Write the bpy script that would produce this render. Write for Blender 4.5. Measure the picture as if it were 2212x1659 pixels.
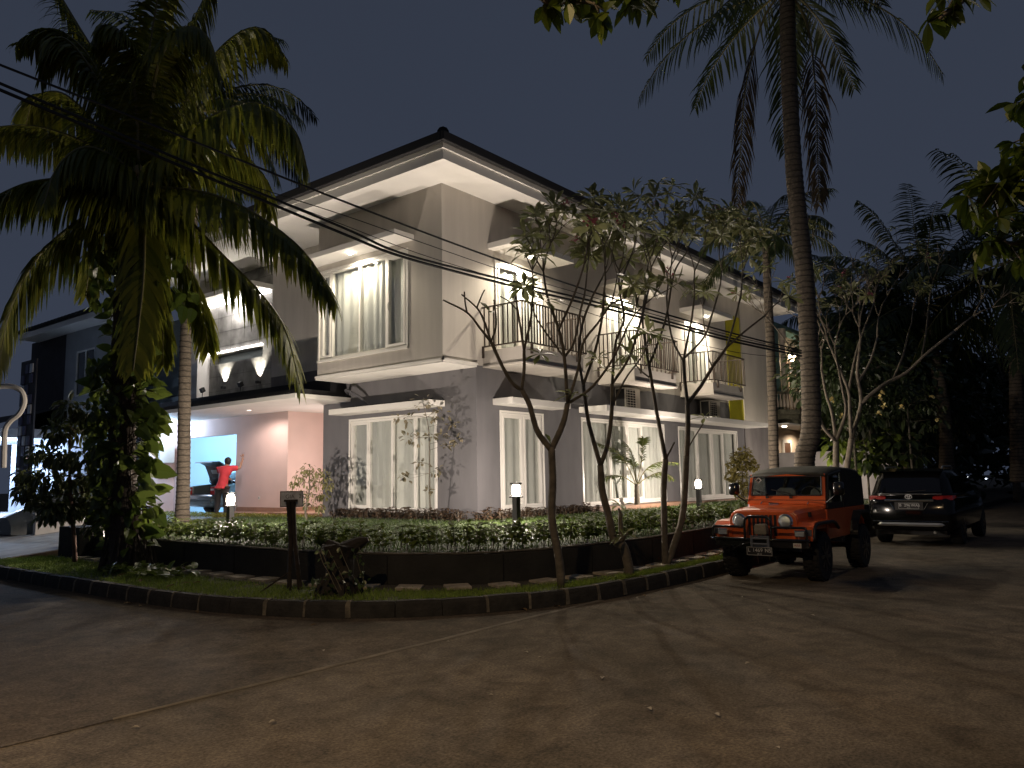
import bpy, bmesh, math, random
from mathutils import Vector, Matrix, noise as mnoise
for _o in list(bpy.data.objects):
    bpy.data.objects.remove(_o)
S = bpy.context.scene
COL = S.collection
rnd = random.Random(7)

# ------------------------------------------------------------------ camera
# world axes seen from the lens: X runs along the long facade, Y along the short one, Z up
RX = Vector((0.62647813, 0.08126915, 0.77519061))
RY = Vector((-0.77924213, 0.08765563, 0.6205628))
RZ = Vector((-0.01751721, -0.99283021, 0.11824268))
CAM = Vector((-12.65829, -11.12187, 1.6))
FPX = 1702.63
cd = bpy.data.cameras.new("camera")
cam = bpy.data.objects.new("camera", cd)
COL.objects.link(cam)
cd.sensor_width = 36.0
cd.lens = FPX / 2212 * 36
cd.clip_start = 0.05
cd.clip_end = 2000
cam.matrix_world = Matrix(((RX[0], -RX[1], -RX[2], CAM[0]),
                           (RY[0], -RY[1], -RY[2], CAM[1]),
                           (RZ[0], -RZ[1], -RZ[2], CAM[2]),
                           (0, 0, 0, 1)))
S.camera = cam

# ------------------------------------------------------------------ night sky, exposure
S.view_settings.view_transform = 'Standard'
S.view_settings.look = 'None'
S.view_settings.exposure = 0
S.view_settings.gamma = 1
S.render.engine = 'CYCLES'
S.cycles.use_denoising = True
S.cycles.max_bounces = 6
S.cycles.transparent_max_bounces = 12
S.cycles.sample_clamp_indirect = 4
S.cycles.caustics_reflective = False
S.cycles.caustics_refractive = False
W = bpy.data.worlds.new("World")
S.world = W
W.use_nodes = True
nt = W.node_tree
bg = nt.nodes["Background"]
tc = nt.nodes.new("ShaderNodeTexCoord")
sep = nt.nodes.new("ShaderNodeSeparateXYZ")
rmp = nt.nodes.new("ShaderNodeValToRGB")
nz = nt.nodes.new("ShaderNodeTexNoise")
nz.inputs["Scale"].default_value = 1.6
nz.inputs["Detail"].default_value = 3
ad = nt.nodes.new("ShaderNodeMath"); ad.operation = 'MULTIPLY_ADD'
ad.inputs[1].default_value = 0.3
nt.links.new(tc.outputs["Generated"], nz.inputs["Vector"])
nt.links.new(tc.outputs["Generated"], sep.inputs[0])
nt.links.new(nz.outputs[0], ad.inputs[0])
nt.links.new(sep.outputs[2], ad.inputs[2])
nt.links.new(ad.outputs[0], rmp.inputs[0])
nt.links.new(rmp.outputs[0], bg.inputs[0])
e = rmp.color_ramp.elements
e[0].position = 0.0; e[0].color = (0.034, 0.043, 0.068, 1)
e[1].position = 0.75; e[1].color = (0.031, 0.039, 0.060, 1)
m_ = e.new(0.35); m_.color = (0.037, 0.046, 0.071, 1)
bg.inputs[1].default_value = 1.0

# lamp powers (W), colours
P_BOLLARD = 800.0
P_UP = 1350.0
P_DOWN = 520.0
P_GARAGE = 620.0
P_STREET = 2500.0
WARM = (1.0, 0.85, 0.72)


def PX(x, y, d):
    "point seen at photo position (x, y) (2212-wide) at d metres of depth"
    v = Vector(((x - 1106) / FPX, (y - 829.5) / FPX, 1.0)) * d
    return CAM + Vector((RX.dot(v), RY.dot(v), RZ.dot(v)))


def depth(p):
    q = Vector(p) - CAM
    return RX[2] * q[0] + RY[2] * q[1] + RZ[2] * q[2]


# ------------------------------------------------------------------ helpers
def wloc(o):
    v = Vector((0, 0, 0))
    while o is not None:
        v += o.location
        o = o.parent
    return v


def thing(name, label, cat, loc=(0, 0, 0), group=None):
    o = bpy.data.objects.new(name, None)
    o.empty_display_size = 0.2
    COL.objects.link(o)
    o.location = loc
    return tag(o, label, cat, group)


def tag(o, label=None, cat=None, group=None, kind=None):
    if label: o["label"] = label
    if cat: o["category"] = cat
    if group: o["group"] = group
    if kind: o["kind"] = kind
    return o


def copy_tree(o, parent=None):
    c = o.copy()
    COL.objects.link(c)
    if parent is not None:
        c.parent = parent
        c.matrix_parent_inverse = o.matrix_parent_inverse.copy()
    for ch in list(o.children):
        copy_tree(ch, c)
    return c


class MB:
    "collects faces in world (or model) coordinates, then links them as one mesh object"
    def __init__(s):
        s.v = []; s.f = []; s.mi = []

    def add(s, vs, fs, mi=0):
        b = len(s.v)
        s.v.extend([tuple(p) for p in vs])
        s.f.extend([tuple(b + i for i in f) for f in fs])
        s.mi.extend([mi] * len(fs))
        return s

    def box(s, a, b, mi=0):
        x0, y0, z0 = [min(a[i], b[i]) for i in range(3)]
        x1, y1, z1 = [max(a[i], b[i]) for i in range(3)]
        vs = [(x0, y0, z0), (x1, y0, z0), (x1, y1, z0), (x0, y1, z0), (x0, y0, z1), (x1, y0, z1), (x1, y1, z1), (x0, y1, z1)]
        return s.add(vs, [(0, 3, 2, 1), (4, 5, 6, 7), (0, 1, 5, 4), (1, 2, 6, 5), (2, 3, 7, 6), (3, 0, 4, 7)], mi)

    def obox(s, c, ax, ay, az, mi=0):
        "box with centre and three half-axis vectors"
        c = Vector(c); ax = Vector(ax); ay = Vector(ay); az = Vector(az)
        vs = []
        for k in (-1, 1):
            for i, j in ((-1, -1), (1, -1), (1, 1), (-1, 1)):
                vs.append(c + ax * i + ay * j + az * k)
        return s.add(vs, [(0, 3, 2, 1), (4, 5, 6, 7), (0, 1, 5, 4), (1, 2, 6, 5), (2, 3, 7, 6), (3, 0, 4, 7)], mi)

    def tube(s, pts, rad, n=6, mi=0, cap=True, bump=None):
        pts = [Vector(p) for p in pts]
        if not isinstance(rad, (list, tuple)):
            rad = [rad] * len(pts)
        rings = []
        up = None
        for i, p in enumerate(pts):
            t = (pts[min(i + 1, len(pts) - 1)] - pts[max(i - 1, 0)])
            if t.length < 1e-9: t = Vector((0, 0, 1))
            t.normalize()
            if up is None:
                up = Vector((1, 0, 0)) if abs(t.z) > 0.8 else Vector((0, 0, 1))
            u = up - t * up.dot(t)
            if u.length < 1e-6: u = t.orthogonal()
            u.normalize(); up = u
            w = t.cross(u)
            ring = []
            for k in range(n):
                a = 2 * math.pi * k / n
                r = rad[i] * (1 if bump is None else bump(i, a))
                ring.append(p + u * (math.cos(a) * r) + w * (math.sin(a) * r))
            rings.append(ring)
        vs = [q for r in rings for q in r]
        fs = []
        for i in range(len(rings) - 1):
            for k in range(n):
                k2 = (k + 1) % n
                fs.append((i * n + k, i * n + k2, (i + 1) * n + k2, (i + 1) * n + k))
        if cap:
            fs.append(tuple(range(n - 1, -1, -1)))
            fs.append(tuple((len(rings) - 1) * n + k for k in range(n)))
        return s.add(vs, fs, mi)

    def prism(s, poly, axis, a, b, mi=0):
        "polygon in the two other axes, extruded along axis from a to b"
        def P(u, v, w):
            return ((w, u, v), (u, w, v), (u, v, w))[axis]
        n = len(poly)
        vs = [P(u, v, a) for u, v in poly] + [P(u, v, b) for u, v in poly]
        fs = [tuple(range(n)), tuple(range(2 * n - 1, n - 1, -1))]
        for i in range(n):
            j = (i + 1) % n
            fs.append((i, n + i, n + j, j))
        return s.add(vs, fs, mi)

    def lathe(s, prof, n=16, c=(0, 0, 0), axis=2, mi=0):
        vs = []; fs = []
        m = len(prof)
        for r, h in prof:
            for k in range(n):
                a = 2 * math.pi * k / n
                q = [0, 0, 0]
                q[axis] = h; q[(axis + 1) % 3] = r * math.cos(a); q[(axis + 2) % 3] = r * math.sin(a)
                vs.append((q[0] + c[0], q[1] + c[1], q[2] + c[2]))
        for i in range(m - 1):
            for k in range(n):
                k2 = (k + 1) % n
                fs.append((i * n + k, i * n + k2, (i + 1) * n + k2, (i + 1) * n + k))
        fs.append(tuple(range(n - 1, -1, -1)))
        fs.append(tuple((m - 1) * n + k for k in range(n)))
        return s.add(vs, fs, mi)

    def loft(s, secs, cap=True, mi=0, closed=True):
        n = len(secs[0]); vs = [p for q in secs for p in q]; fs = []
        for i in range(len(secs) - 1):
            for k in range(n if closed else n - 1):
                k2 = (k + 1) % n
                fs.append((i * n + k, i * n + k2, (i + 1) * n + k2, (i + 1) * n + k))
        if cap and closed:
            fs.append(tuple(range(n - 1, -1, -1)))
            fs.append(tuple((len(secs) - 1) * n + k for k in range(n)))
        return s.add(vs, fs, mi)

    def xform(s, M):
        s.v = [tuple(M @ Vector(p)) for p in s.v]
        return s

    def build(s, name, mat, parent=None, smooth=False, bevel=0, recalc=False, sub=0, loc=None):
        off = wloc(parent) if parent is not None else Vector(loc or (0, 0, 0))
        me = bpy.data.meshes.new(name)
        me.from_pydata([(p[0] - off[0], p[1] - off[1], p[2] - off[2]) for p in s.v], [], s.f)
        for m in (mat if isinstance(mat, (list, tuple)) else [mat]):
            me.materials.append(m)
        if any(s.mi):
            me.polygons.foreach_set("material_index", s.mi)
        if smooth:
            me.polygons.foreach_set("use_smooth", [True] * len(s.f))
        if recalc:
            bm = bmesh.new(); bm.from_mesh(me)
            bmesh.ops.recalc_face_normals(bm, faces=bm.faces)
            bm.to_mesh(me); bm.free()
        me.update()
        o = bpy.data.objects.new(name, me)
        COL.objects.link(o)
        if parent is not None:
            o.parent = parent
        elif loc is not None:
            o.location = loc
        if bevel:
            b = o.modifiers.new("bevel", 'BEVEL')
            b.width = bevel; b.segments = 2; b.limit_method = 'ANGLE'; b.angle_limit = math.radians(40)
        if sub:
            b = o.modifiers.new("sub", 'SUBSURF'); b.levels = sub; b.render_levels = sub
        return o


def text_mb(txt, size, o, ux, uy, depth_=0.004, spacing=1.0):
    "writing as mesh: origin o (centre), ux = reading direction, uy = up"
    cu = bpy.data.curves.new("t", 'FONT')
    cu.body = txt; cu.size = size; cu.extrude = depth_; cu.align_x = 'CENTER'; cu.align_y = 'CENTER'
    cu.space_character = spacing
    t = bpy.data.objects.new("t", cu); COL.objects.link(t)
    dg = bpy.context.evaluated_depsgraph_get()
    me = bpy.data.meshes.new_from_object(t.evaluated_get(dg))
    ux = Vector(ux).normalized(); uy = Vector(uy).normalized(); uz = ux.cross(uy)
    mb = MB()
    mb.add([Vector(o) + ux * v.co.x + uy * v.co.y + uz * v.co.z for v in me.vertices], [tuple(p.vertices) for p in me.polygons])
    bpy.data.objects.remove(t); bpy.data.curves.remove(cu); bpy.data.meshes.remove(me)
    return mb


# ------------------------------------------------------------------ materials
MATS = {}


def mat(name, col, rough=0.6, metal=0.0, spec=0.5, ns=0.0, na=0.15, col2=None, bump=0.0, bs=40.0, coat=0.0, nd=4.0, stretch=None, emit=None, es=0.0):
    if name in MATS: return MATS[name]
    m = bpy.data.materials.new(name); m.use_nodes = True
    t = m.node_tree; b = t.nodes["Principled BSDF"]
    b.inputs["Base Color"].default_value = (*col, 1)
    b.inputs["Roughness"].default_value = rough
    b.inputs["Metallic"].default_value = metal
    b.inputs["Specular IOR Level"].default_value = spec
    if coat:
        b.inputs["Coat Weight"].default_value = coat; b.inputs["Coat Roughness"].default_value = 0.06
    if emit:
        b.inputs["Emission Color"].default_value = (*emit, 1); b.inputs["Emission Strength"].default_value = es
    c = t.nodes.new("ShaderNodeTexCoord"); src = c.outputs["Object"]
    if stretch:
        mp = t.nodes.new("ShaderNodeMapping"); mp.inputs["Scale"].default_value = stretch
        t.links.new(src, mp.inputs[0]); src = mp.outputs[0]
    if ns:
        n = t.nodes.new("ShaderNodeTexNoise"); n.inputs["Scale"].default_value = ns; n.inputs["Detail"].default_value = nd
        r = t.nodes.new("ShaderNodeValToRGB")
        c2 = col2 or tuple(min(1, x * (1 + na)) for x in col)
        c1 = col if col2 else tuple(x * (1 - na) for x in col)
        r.color_ramp.elements[0].position = 0.3; r.color_ramp.elements[0].color = (*c1, 1)
        r.color_ramp.elements[1].position = 0.7; r.color_ramp.elements[1].color = (*c2, 1)
        t.links.new(src, n.inputs["Vector"]); t.links.new(n.outputs[0], r.inputs[0]); t.links.new(r.outputs[0], b.inputs["Base Color"])
    if bump:
        n2 = t.nodes.new("ShaderNodeTexNoise"); n2.inputs["Scale"].default_value = bs; n2.inputs["Detail"].default_value = 6
        bp = t.nodes.new("ShaderNodeBump"); bp.inputs["Strength"].default_value = bump; bp.inputs["Distance"].default_value = 0.02
        t.links.new(src, n2.inputs["Vector"]); t.links.new(n2.outputs[0], bp.inputs["Height"]); t.links.new(bp.outputs[0], b.inputs["Normal"])
    MATS[name] = m
    return m


def leafmat(name, c1, c2, rough=0.4, trans=0.35, spec=0.5):
    "leaf: colour differs from leaf to leaf, some light comes through"
    if name in MATS: return MATS[name]
    m = bpy.data.materials.new(name); m.use_nodes = True
    t = m.node_tree; b = t.nodes["Principled BSDF"]; out = t.nodes["Material Output"]
    g = t.nodes.new("ShaderNodeNewGeometry")
    r = t.nodes.new("ShaderNodeValToRGB")
    r.color_ramp.elements[0].color = (*c1, 1); r.color_ramp.elements[1].color = (*c2, 1)
    t.links.new(g.outputs["Random Per Island"], r.inputs[0])
    t.links.new(r.outputs[0], b.inputs["Base Color"])
    b.inputs["Roughness"].default_value = rough
    b.inputs["Specular IOR Level"].default_value = spec
    tr = t.nodes.new("ShaderNodeBsdfTranslucent")
    t.links.new(r.outputs[0], tr.inputs[0])
    mx = t.nodes.new("ShaderNodeMixShader"); mx.inputs[0].default_value = trans
    t.links.new(b.outputs[0], mx.inputs[1]); t.links.new(tr.outputs[0], mx.inputs[2])
    t.links.new(mx.outputs[0], out.inputs[0])
    MATS[name] = m
    return m


def glassmat(name, tint=(1, 1, 1), gloss=0.12, rough=0.02):
    if name in MATS: return MATS[name]
    m = bpy.data.materials.new(name); m.use_nodes = True
    t = m.node_tree; out = t.nodes["Material Output"]; t.nodes.remove(t.nodes["Principled BSDF"])
    a = t.nodes.new("ShaderNodeBsdfTransparent"); a.inputs[0].default_value = (*tint, 1)
    g = t.nodes.new("ShaderNodeBsdfGlossy"); g.inputs["Roughness"].default_value = rough
    lw = t.nodes.new("ShaderNodeLayerWeight"); lw.inputs[0].default_value = 0.25
    ma = t.nodes.new("ShaderNodeMath"); ma.operation = 'MULTIPLY_ADD'; ma.inputs[1].default_value = 0.3; ma.inputs[2].default_value = gloss
    t.links.new(lw.outputs["Fresnel"], ma.inputs[0])
    mx = t.nodes.new("ShaderNodeMixShader")
    t.links.new(ma.outputs[0], mx.inputs[0]); t.links.new(a.outputs[0], mx.inputs[1]); t.links.new(g.outputs[0], mx.inputs[2])
    t.links.new(mx.outputs[0], out.inputs[0])
    MATS[name] = m
    return m


def emitmat(name, col, strength):
    if name in MATS: return MATS[name]
    m = bpy.data.materials.new(name); m.use_nodes = True
    t = m.node_tree; out = t.nodes["Material Output"]; t.nodes.remove(t.nodes["Principled BSDF"])
    e_ = t.nodes.new("ShaderNodeEmission"); e_.inputs[0].default_value = (*col, 1); e_.inputs[1].default_value = strength
    t.links.new(e_.outputs[0], out.inputs[0])
    MATS[name] = m
    return m


def frostmat(name, col, strength, through=0.6):
    "lit lamp glass: lets the bulb's light through and glows"
    if name in MATS: return MATS[name]
    m = bpy.data.materials.new(name); m.use_nodes = True
    t = m.node_tree; out = t.nodes["Material Output"]; t.nodes.remove(t.nodes["Principled BSDF"])
    a = t.nodes.new("ShaderNodeBsdfTransparent")
    e_ = t.nodes.new("ShaderNodeEmission"); e_.inputs[0].default_value = (*col, 1); e_.inputs[1].default_value = strength
    mx = t.nodes.new("ShaderNodeMixShader"); mx.inputs[0].default_value = 1 - through
    t.links.new(a.outputs[0], mx.inputs[1]); t.links.new(e_.outputs[0], mx.inputs[2]); t.links.new(mx.outputs[0], out.inputs[0])
    MATS[name] = m
    return m


def lamp(kind, loc, power, col=WARM, radius=0.03, parent=None, spot=None, blend=0.6, direction=(0, 0, -1)):
    l = bpy.data.lights.new("lamp_light", kind)
    l.energy = power; l.color = col; l.shadow_soft_size = radius
    if kind == 'SPOT':
        l.spot_size = math.radians(spot); l.spot_blend = blend
    o = bpy.data.objects.new("lamp_light", l); COL.objects.link(o)
    if parent is not None:
        o.parent = parent
        loc = Vector(loc) - wloc(parent)
    o.location = loc
    o.rotation_euler = Vector(direction).to_track_quat('-Z', 'Y').to_euler()
    return o


def spline(pts, n):
    "Catmull-Rom through the points"
    pts = [Vector(p) for p in pts]
    if len(pts) == 2:
        return [pts[0].lerp(pts[1], i / (n - 1)) for i in range(n)]
    P = [pts[0] * 2 - pts[1]] + pts + [pts[-1] * 2 - pts[-2]]
    out = []
    m = len(pts) - 1
    for i in range(n):
        u = i / (n - 1) * m
        k = min(int(u), m - 1); t = u - k
        a, b, c, d = P[k], P[k + 1], P[k + 2], P[k + 3]
        out.append(0.5 * ((2 * b) + (c - a) * t + (2 * a - 5 * b + 4 * c - d) * t * t + (3 * b - a - 3 * c + d) * t ** 3))
    return out


def offset_path(path, d):
    "parallel path, d to the left of the walking direction"
    out = []
    for i, p in enumerate(path):
        a = path[max(i - 1, 0)]; b = path[min(i + 1, len(path) - 1)]
        t = Vector((b[0] - a[0], b[1] - a[1])).normalized()
        out.append((p[0] - t[1] * d, p[1] + t[0] * d))
    return out


def resample(path, step):
    P = [Vector((p[0], p[1], 0)) for p in path]
    L = [0]
    for i in range(1, len(P)): L.append(L[-1] + (P[i] - P[i - 1]).length)
    n = max(2, int(L[-1] / step) + 1)
    out = []; k = 0
    for i in range(n):
        s = L[-1] * i / (n - 1)
        while k < len(P) - 2 and L[k + 1] < s: k += 1
        t = (s - L[k]) / max(1e-9, L[k + 1] - L[k])
        q = P[k].lerp(P[k + 1], t); out.append((q[0], q[1]))
    return out


def smooth_path(pts, step):
    q = spline([(p[0], p[1], 0) for p in pts], len(pts) * 8)
    return resample([(p[0], p[1]) for p in q], step)
# ------------------------------------------------------------------ setting: road, kerb, verge, garden, drive
def asphalt(name, c1, c2, bump=0.35):
    m = mat(name, c1, rough=0.95, spec=0.15, ns=0.7, col2=c2, bump=bump, bs=55, nd=7)
    t = m.node_tree; b = t.nodes["Principled BSDF"]
    # fine grit over the broad patches
    lk = b.inputs["Base Color"].links[0]; base = lk.from_socket
    c = t.nodes.new("ShaderNodeTexCoord")
    n = t.nodes.new("ShaderNodeTexNoise"); n.inputs["Scale"].default_value = 42; n.inputs["Detail"].default_value = 5; n.inputs["Roughness"].default_value = 0.75
    r = t.nodes.new("ShaderNodeValToRGB")
    r.color_ramp.elements[0].position = 0.38; r.color_ramp.elements[0].color = (0.55, 0.55, 0.55, 1)
    r.color_ramp.elements[1].position = 0.68; r.color_ramp.elements[1].color = (1.45, 1.44, 1.42, 1)
    mx = t.nodes.new("ShaderNodeMix"); mx.data_type = 'RGBA'; mx.blend_type = 'MULTIPLY'; mx.inputs[0].default_value = 1
    t.links.new(c.outputs["Object"], n.inputs["Vector"]); t.links.new(n.outputs[0], r.inputs[0])
    n3 = t.nodes.new("ShaderNodeTexNoise"); n3.inputs["Scale"].default_value = 3.2; n3.inputs["Detail"].default_value = 8; n3.inputs["Roughness"].default_value = 0.72; n3.inputs["Distortion"].default_value = 0.6
    r3 = t.nodes.new("ShaderNodeValToRGB")
    r3.color_ramp.elements[0].position = 0.36; r3.color_ramp.elements[0].color = (0.62, 0.62, 0.63, 1)
    r3.color_ramp.elements[1].position = 0.62; r3.color_ramp.elements[1].color = (1.18, 1.16, 1.13, 1)
    mx3 = t.nodes.new("ShaderNodeMix"); mx3.data_type = 'RGBA'; mx3.blend_type = 'MULTIPLY'; mx3.inputs[0].default_value = 1
    t.links.new(c.outputs["Object"], n3.inputs["Vector"]); t.links.new(n3.outputs[0], r3.inputs[0])
    t.links.new(base, mx.inputs[6]); t.links.new(r.outputs[0], mx.inputs[7])
    t.links.new(mx.outputs[2], mx3.inputs[6]); t.links.new(r3.outputs[0], mx3.inputs[7]); t.links.new(mx3.outputs[2], b.inputs["Base Color"])
    return m


M_road = asphalt("road_asphalt", (0.095, 0.083, 0.067), (0.165, 0.140, 0.112), 0.45)
M_side = asphalt("side_asphalt", (0.080, 0.068, 0.054), (0.125, 0.103, 0.080), 0.45)
M_conc = mat("concrete", (0.30, 0.29, 0.27), rough=0.85, ns=3, na=0.25, bump=0.3, bs=60)
M_kerb = mat("kerb_stone", (0.014, 0.0135, 0.012), rough=0.95, ns=6, col2=(0.034, 0.032, 0.028), bump=0.8, bs=24)
M_mortar = mat("kerb_mortar", (0.13, 0.115, 0.085), rough=0.9, ns=9, na=0.45, bump=0.6, bs=40)
M_soil = mat("verge_soil", (0.045, 0.045, 0.02), rough=0.95, ns=5, col2=(0.065, 0.085, 0.025), bump=0.7, bs=30)
M_gravel = mat("path_gravel", (0.045, 0.040, 0.032), rough=0.95, ns=20, col2=(0.09, 0.08, 0.062), bump=0.9, bs=70)
M_lawn = mat("lawn_soil", (0.020, 0.026, 0.010), rough=0.95, ns=4, col2=(0.030, 0.046, 0.012), bump=0.6, bs=40)
M_drive = mat("drive_concrete", (0.34, 0.34, 0.335), rough=0.85, ns=2.5, na=0.25, bump=0.25, bs=70)
M_brick = mat("drive_edge_brick", (0.16, 0.11, 0.075), rough=0.9, ns=6, na=0.3, bump=0.5, bs=30)

g = MB(); n = 40
for i in range(n + 1):
    for j in range(n + 1):
        g.v.append((-150 + 400 * i / n, -200 + 400 * j / n, 0))
for i in range(n):
    for j in range(n):
        a = i * (n + 1) + j
        g.f.append((a, a + n + 1, a + n + 2, a + 1)); g.mi.append(0)
road = g.build("road", M_road); tag(road, kind="structure")
# the side street was surfaced apart: a thin coat of darker asphalt that ends in a worn lip
side = MB()
ys = -5.45
edge = [(-40 + i * 0.5, ys + 0.03 * mnoise.noise(Vector((i * 0.37, 2, 0)))) for i in range(81)]
side.add([(x, y, 0.012 if x > -9.3 else 0.005) for x, y in edge] + [(x, 60, 0.012) for x, y in edge], [(i, i + 1, 81 + i + 1, 81 + i) for i in range(80)])
tag(side.build("side_street", M_side), kind="structure")
lip = MB()
vs = []
for x, y in edge:
    if x < -10.4 or x > -3.2: continue
    w = (0.024 + 0.012 * mnoise.noise(Vector((x * 1.3, 7, 0)))) * min(1, (x + 10.5) / 2.2, (-3.1 - x) / 0.8) + 0.001
    vs += [(x, y + w, 0.0125), (x, y + 0.005, 0.013 + 0.005 * min(1, (x + 10.5) / 2.2)), (x, y - w * 0.8, 0.003)]
lip.add(vs, [(i * 3 + k, i * 3 + 3 + k, i * 3 + 4 + k, i * 3 + 1 + k) for i in range(len(vs) // 3 - 1) for k in (0, 1)])
tag(lip.build("road_seam", mat("seam_asphalt", (0.145, 0.126, 0.10), rough=0.9, ns=3, na=0.3, bump=0.6, bs=60), smooth=True), kind="structure")

KERB = smooth_path([(-7.3, 6.6), (-7.3, 4.6), (-7.34, 2.6), (-7.35, 0.9), (-7.33, -0.4), (-7.25, -1.46), (-7.1, -2.32), (-6.82, -3.19), (-6.5, -3.8), (-6.02, -4.36),
                    (-5.56, -4.72), (-5.08, -5.02), (-4.5, -5.28), (-3.75, -5.46), (-2.6, -5.55), (-1.4, -5.6), (0.1, -5.6), (4, -5.6), (12, -5.6), (30, -5.6), (60, -5.6)], 0.11)
kin = offset_path(KERB, 0.16)
kb = MB()
NS = 5
i0 = 0; stones = 0
while i0 < len(KERB) - NS - 1:
    if KERB[i0][0] > 25: NS = 40
    i1 = i0 + NS
    secs = []
    lift = rnd.uniform(-0.006, 0.006)
    for i in range(i0, i1 + 1):
        o = KERB[i]; q = kin[i]
        t = 0.03 if i in (i0, i1) else 0
        ox = o[0] + (q[0] - o[0]) * 0.02; oy = o[1] + (q[1] - o[1]) * 0.02
        a = Vector((KERB[min(i + 1, len(KERB) - 1)][0] - o[0], KERB[min(i + 1, len(KERB) - 1)][1] - o[1], 0))
        sh = a * (t * 1.5 if i == i0 else (-t * 1.5 if i == i1 else 0))
        u = lambda f, z: (o[0] + (q[0] - o[0]) * f + sh[0], o[1] + (q[1] - o[1]) * f + sh[1], z)
        h = 0.2 + lift - t * 0.2
        secs.append([u(0.0 + t, -0.05), u(0.03 + t, 0.1), u(0.1 + t, h - 0.035), u(0.24 + t, h), u(0.9, h), u(1.0, h - 0.02), u(1.0, -0.05)])
    kb.loft(secs)
    o = KERB[i1]; q = kin[i1]
    d = Vector((q[0] - o[0], q[1] - o[1], 0)).normalized(); e_ = Vector((-d[1], d[0], 0))
    w = rnd.uniform(0.012, 0.03)
    if rnd.random() < 0.85 and o[0] < 25:
        prof = [(-0.004, 0.02), (0.012, 0.16), (0.035, 0.203), (0.13, 0.206), (0.13, 0.02)]
        top = rnd.uniform(0.55, 1)
        kb.loft([[(o[0] + d[0] * f + e_[0] * s * w * rnd.uniform(0.6, 1.4), o[1] + d[1] * f + e_[1] * s * w * rnd.uniform(0.6, 1.4), z) for f, z in prof] for s in (-1, 1)], mi=1)
    i0 = i1; stones += 1
tag(kb.build("kerb", [M_kerb, M_mortar], recalc=True), kind="structure")

WALLP = smooth_path([(-5.42, 6.2), (-5.48, 4.2), (-5.52, 2.2), (-5.58, 0.4), (-5.58, -1.4), (-5.42, -2.5), (-5.07, -3.38), (-4.55, -4.06), (-4.1, -4.28), (-3.4, -4.5), (-2.4, -4.68),
                     (-1.2, -4.75), (0.7, -4.68), (2.2, -4.55), (6, -4.45), (11, -4.4), (17.3, -4.4)], 0.2)


def band(pa, pb, za, zb):
    "sheet between two paths of equal length"
    n = len(pa)
    m = MB()
    m.add([(p[0], p[1], za(p) if callable(za) else za) for p in pa] + [(p[0], p[1], zb(p) if callable(zb) else zb) for p in pb], [(i, i + 1, n + i + 1, n + i) for i in range(n - 1)])
    return m


def eqn(path, n):
    P = [Vector((p[0], p[1], 0)) for p in path]
    L = [0]
    for i in range(1, len(P)): L.append(L[-1] + (P[i] - P[i - 1]).length)
    out = []; k = 0
    for i in range(n):
        s = L[-1] * i / (n - 1)
        while k < len(P) - 2 and L[k + 1] < s: k += 1
        q = P[k].lerp(P[k + 1], (s - L[k]) / max(1e-9, L[k + 1] - L[k])); out.append((q[0], q[1]))
    return out


kerb_in = [p for p in kin if p[0] < 17.5]
va = eqn(kerb_in, 160); vb = eqn(offset_path(WALLP, -0.0), 160)
# verge: soil sheet from the kerb to the garden wall, gravel strip along the wall
tag(band(va, vb, 0.175, 0.19).build("verge", M_soil), kind="structure")
gp = offset_path(WALLP, -0.5)
tag(band(gp, offset_path(WALLP, -0.002), 0.192, 0.197).build("gravel_path", M_gravel), kind="structure")


def lawn_z(x, y):
    d = max(0.0, min(1.0, min(x + 5.4, y + 4.6) / 3.2))
    return 0.58 + 0.14 * d


# garden: lawn rising from the wall top towards the house
lw = MB(); wi = offset_path(WALLP, 0.1)
nx = 46; ny = 34
gx = [-5.6 + 23 * (i / nx) ** 1.35 for i in range(nx + 1)]; gy = [-4.8 + 12.3 * j / ny for j in range(ny + 1)]


def inside_garden(x, y):
    if x > 0.3 and y > 0.3: return False
    # right/inside of wall path
    best = 1e9; sgn = 1
    for i in range(0, len(WALLP) - 1, 1):
        a = WALLP[i]; b = WALLP[i + 1]
        dx, dy = b[0] - a[0], b[1] - a[1]
        t = max(0, min(1, ((x - a[0]) * dx + (y - a[1]) * dy) / (dx * dx + dy * dy)))
        ddx = x - a[0] - dx * t; ddy = y - a[1] - dy * t
        d = ddx * ddx + ddy * ddy
        if d < best:
            best = d; sgn = dx * ddy - dy * ddx
    return sgn > 0 and best > 0.06 ** 2


ok = {}
for i in range(nx + 1):
    for j in range(ny + 1):
        ok[i, j] = inside_garden(gx[i], gy[j])
idx = {}
for i in range(nx + 1):
    for j in range(ny + 1):
        idx[i, j] = len(lw.v); lw.v.append((gx[i], gy[j], lawn_z(gx[i], gy[j])))
for i in range(nx):
    for j in range(ny):
        if all(ok[a] for a in ((i, j), (i + 1, j), (i + 1, j + 1), (i, j + 1))):
            lw.f.append((idx[i, j], idx[i + 1, j], idx[i + 1, j + 1], idx[i, j + 1])); lw.mi.append(0)
wi1 = offset_path(WALLP, 0.05); wi2 = offset_path(WALLP, 0.8)
lw2 = band(wi1, wi2, 0.578, lambda p: lawn_z(*p) + 0.002)
lw.add(lw2.v, lw2.f)
tag(lw.build("garden_lawn", M_lawn, smooth=True), kind="structure")

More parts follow.
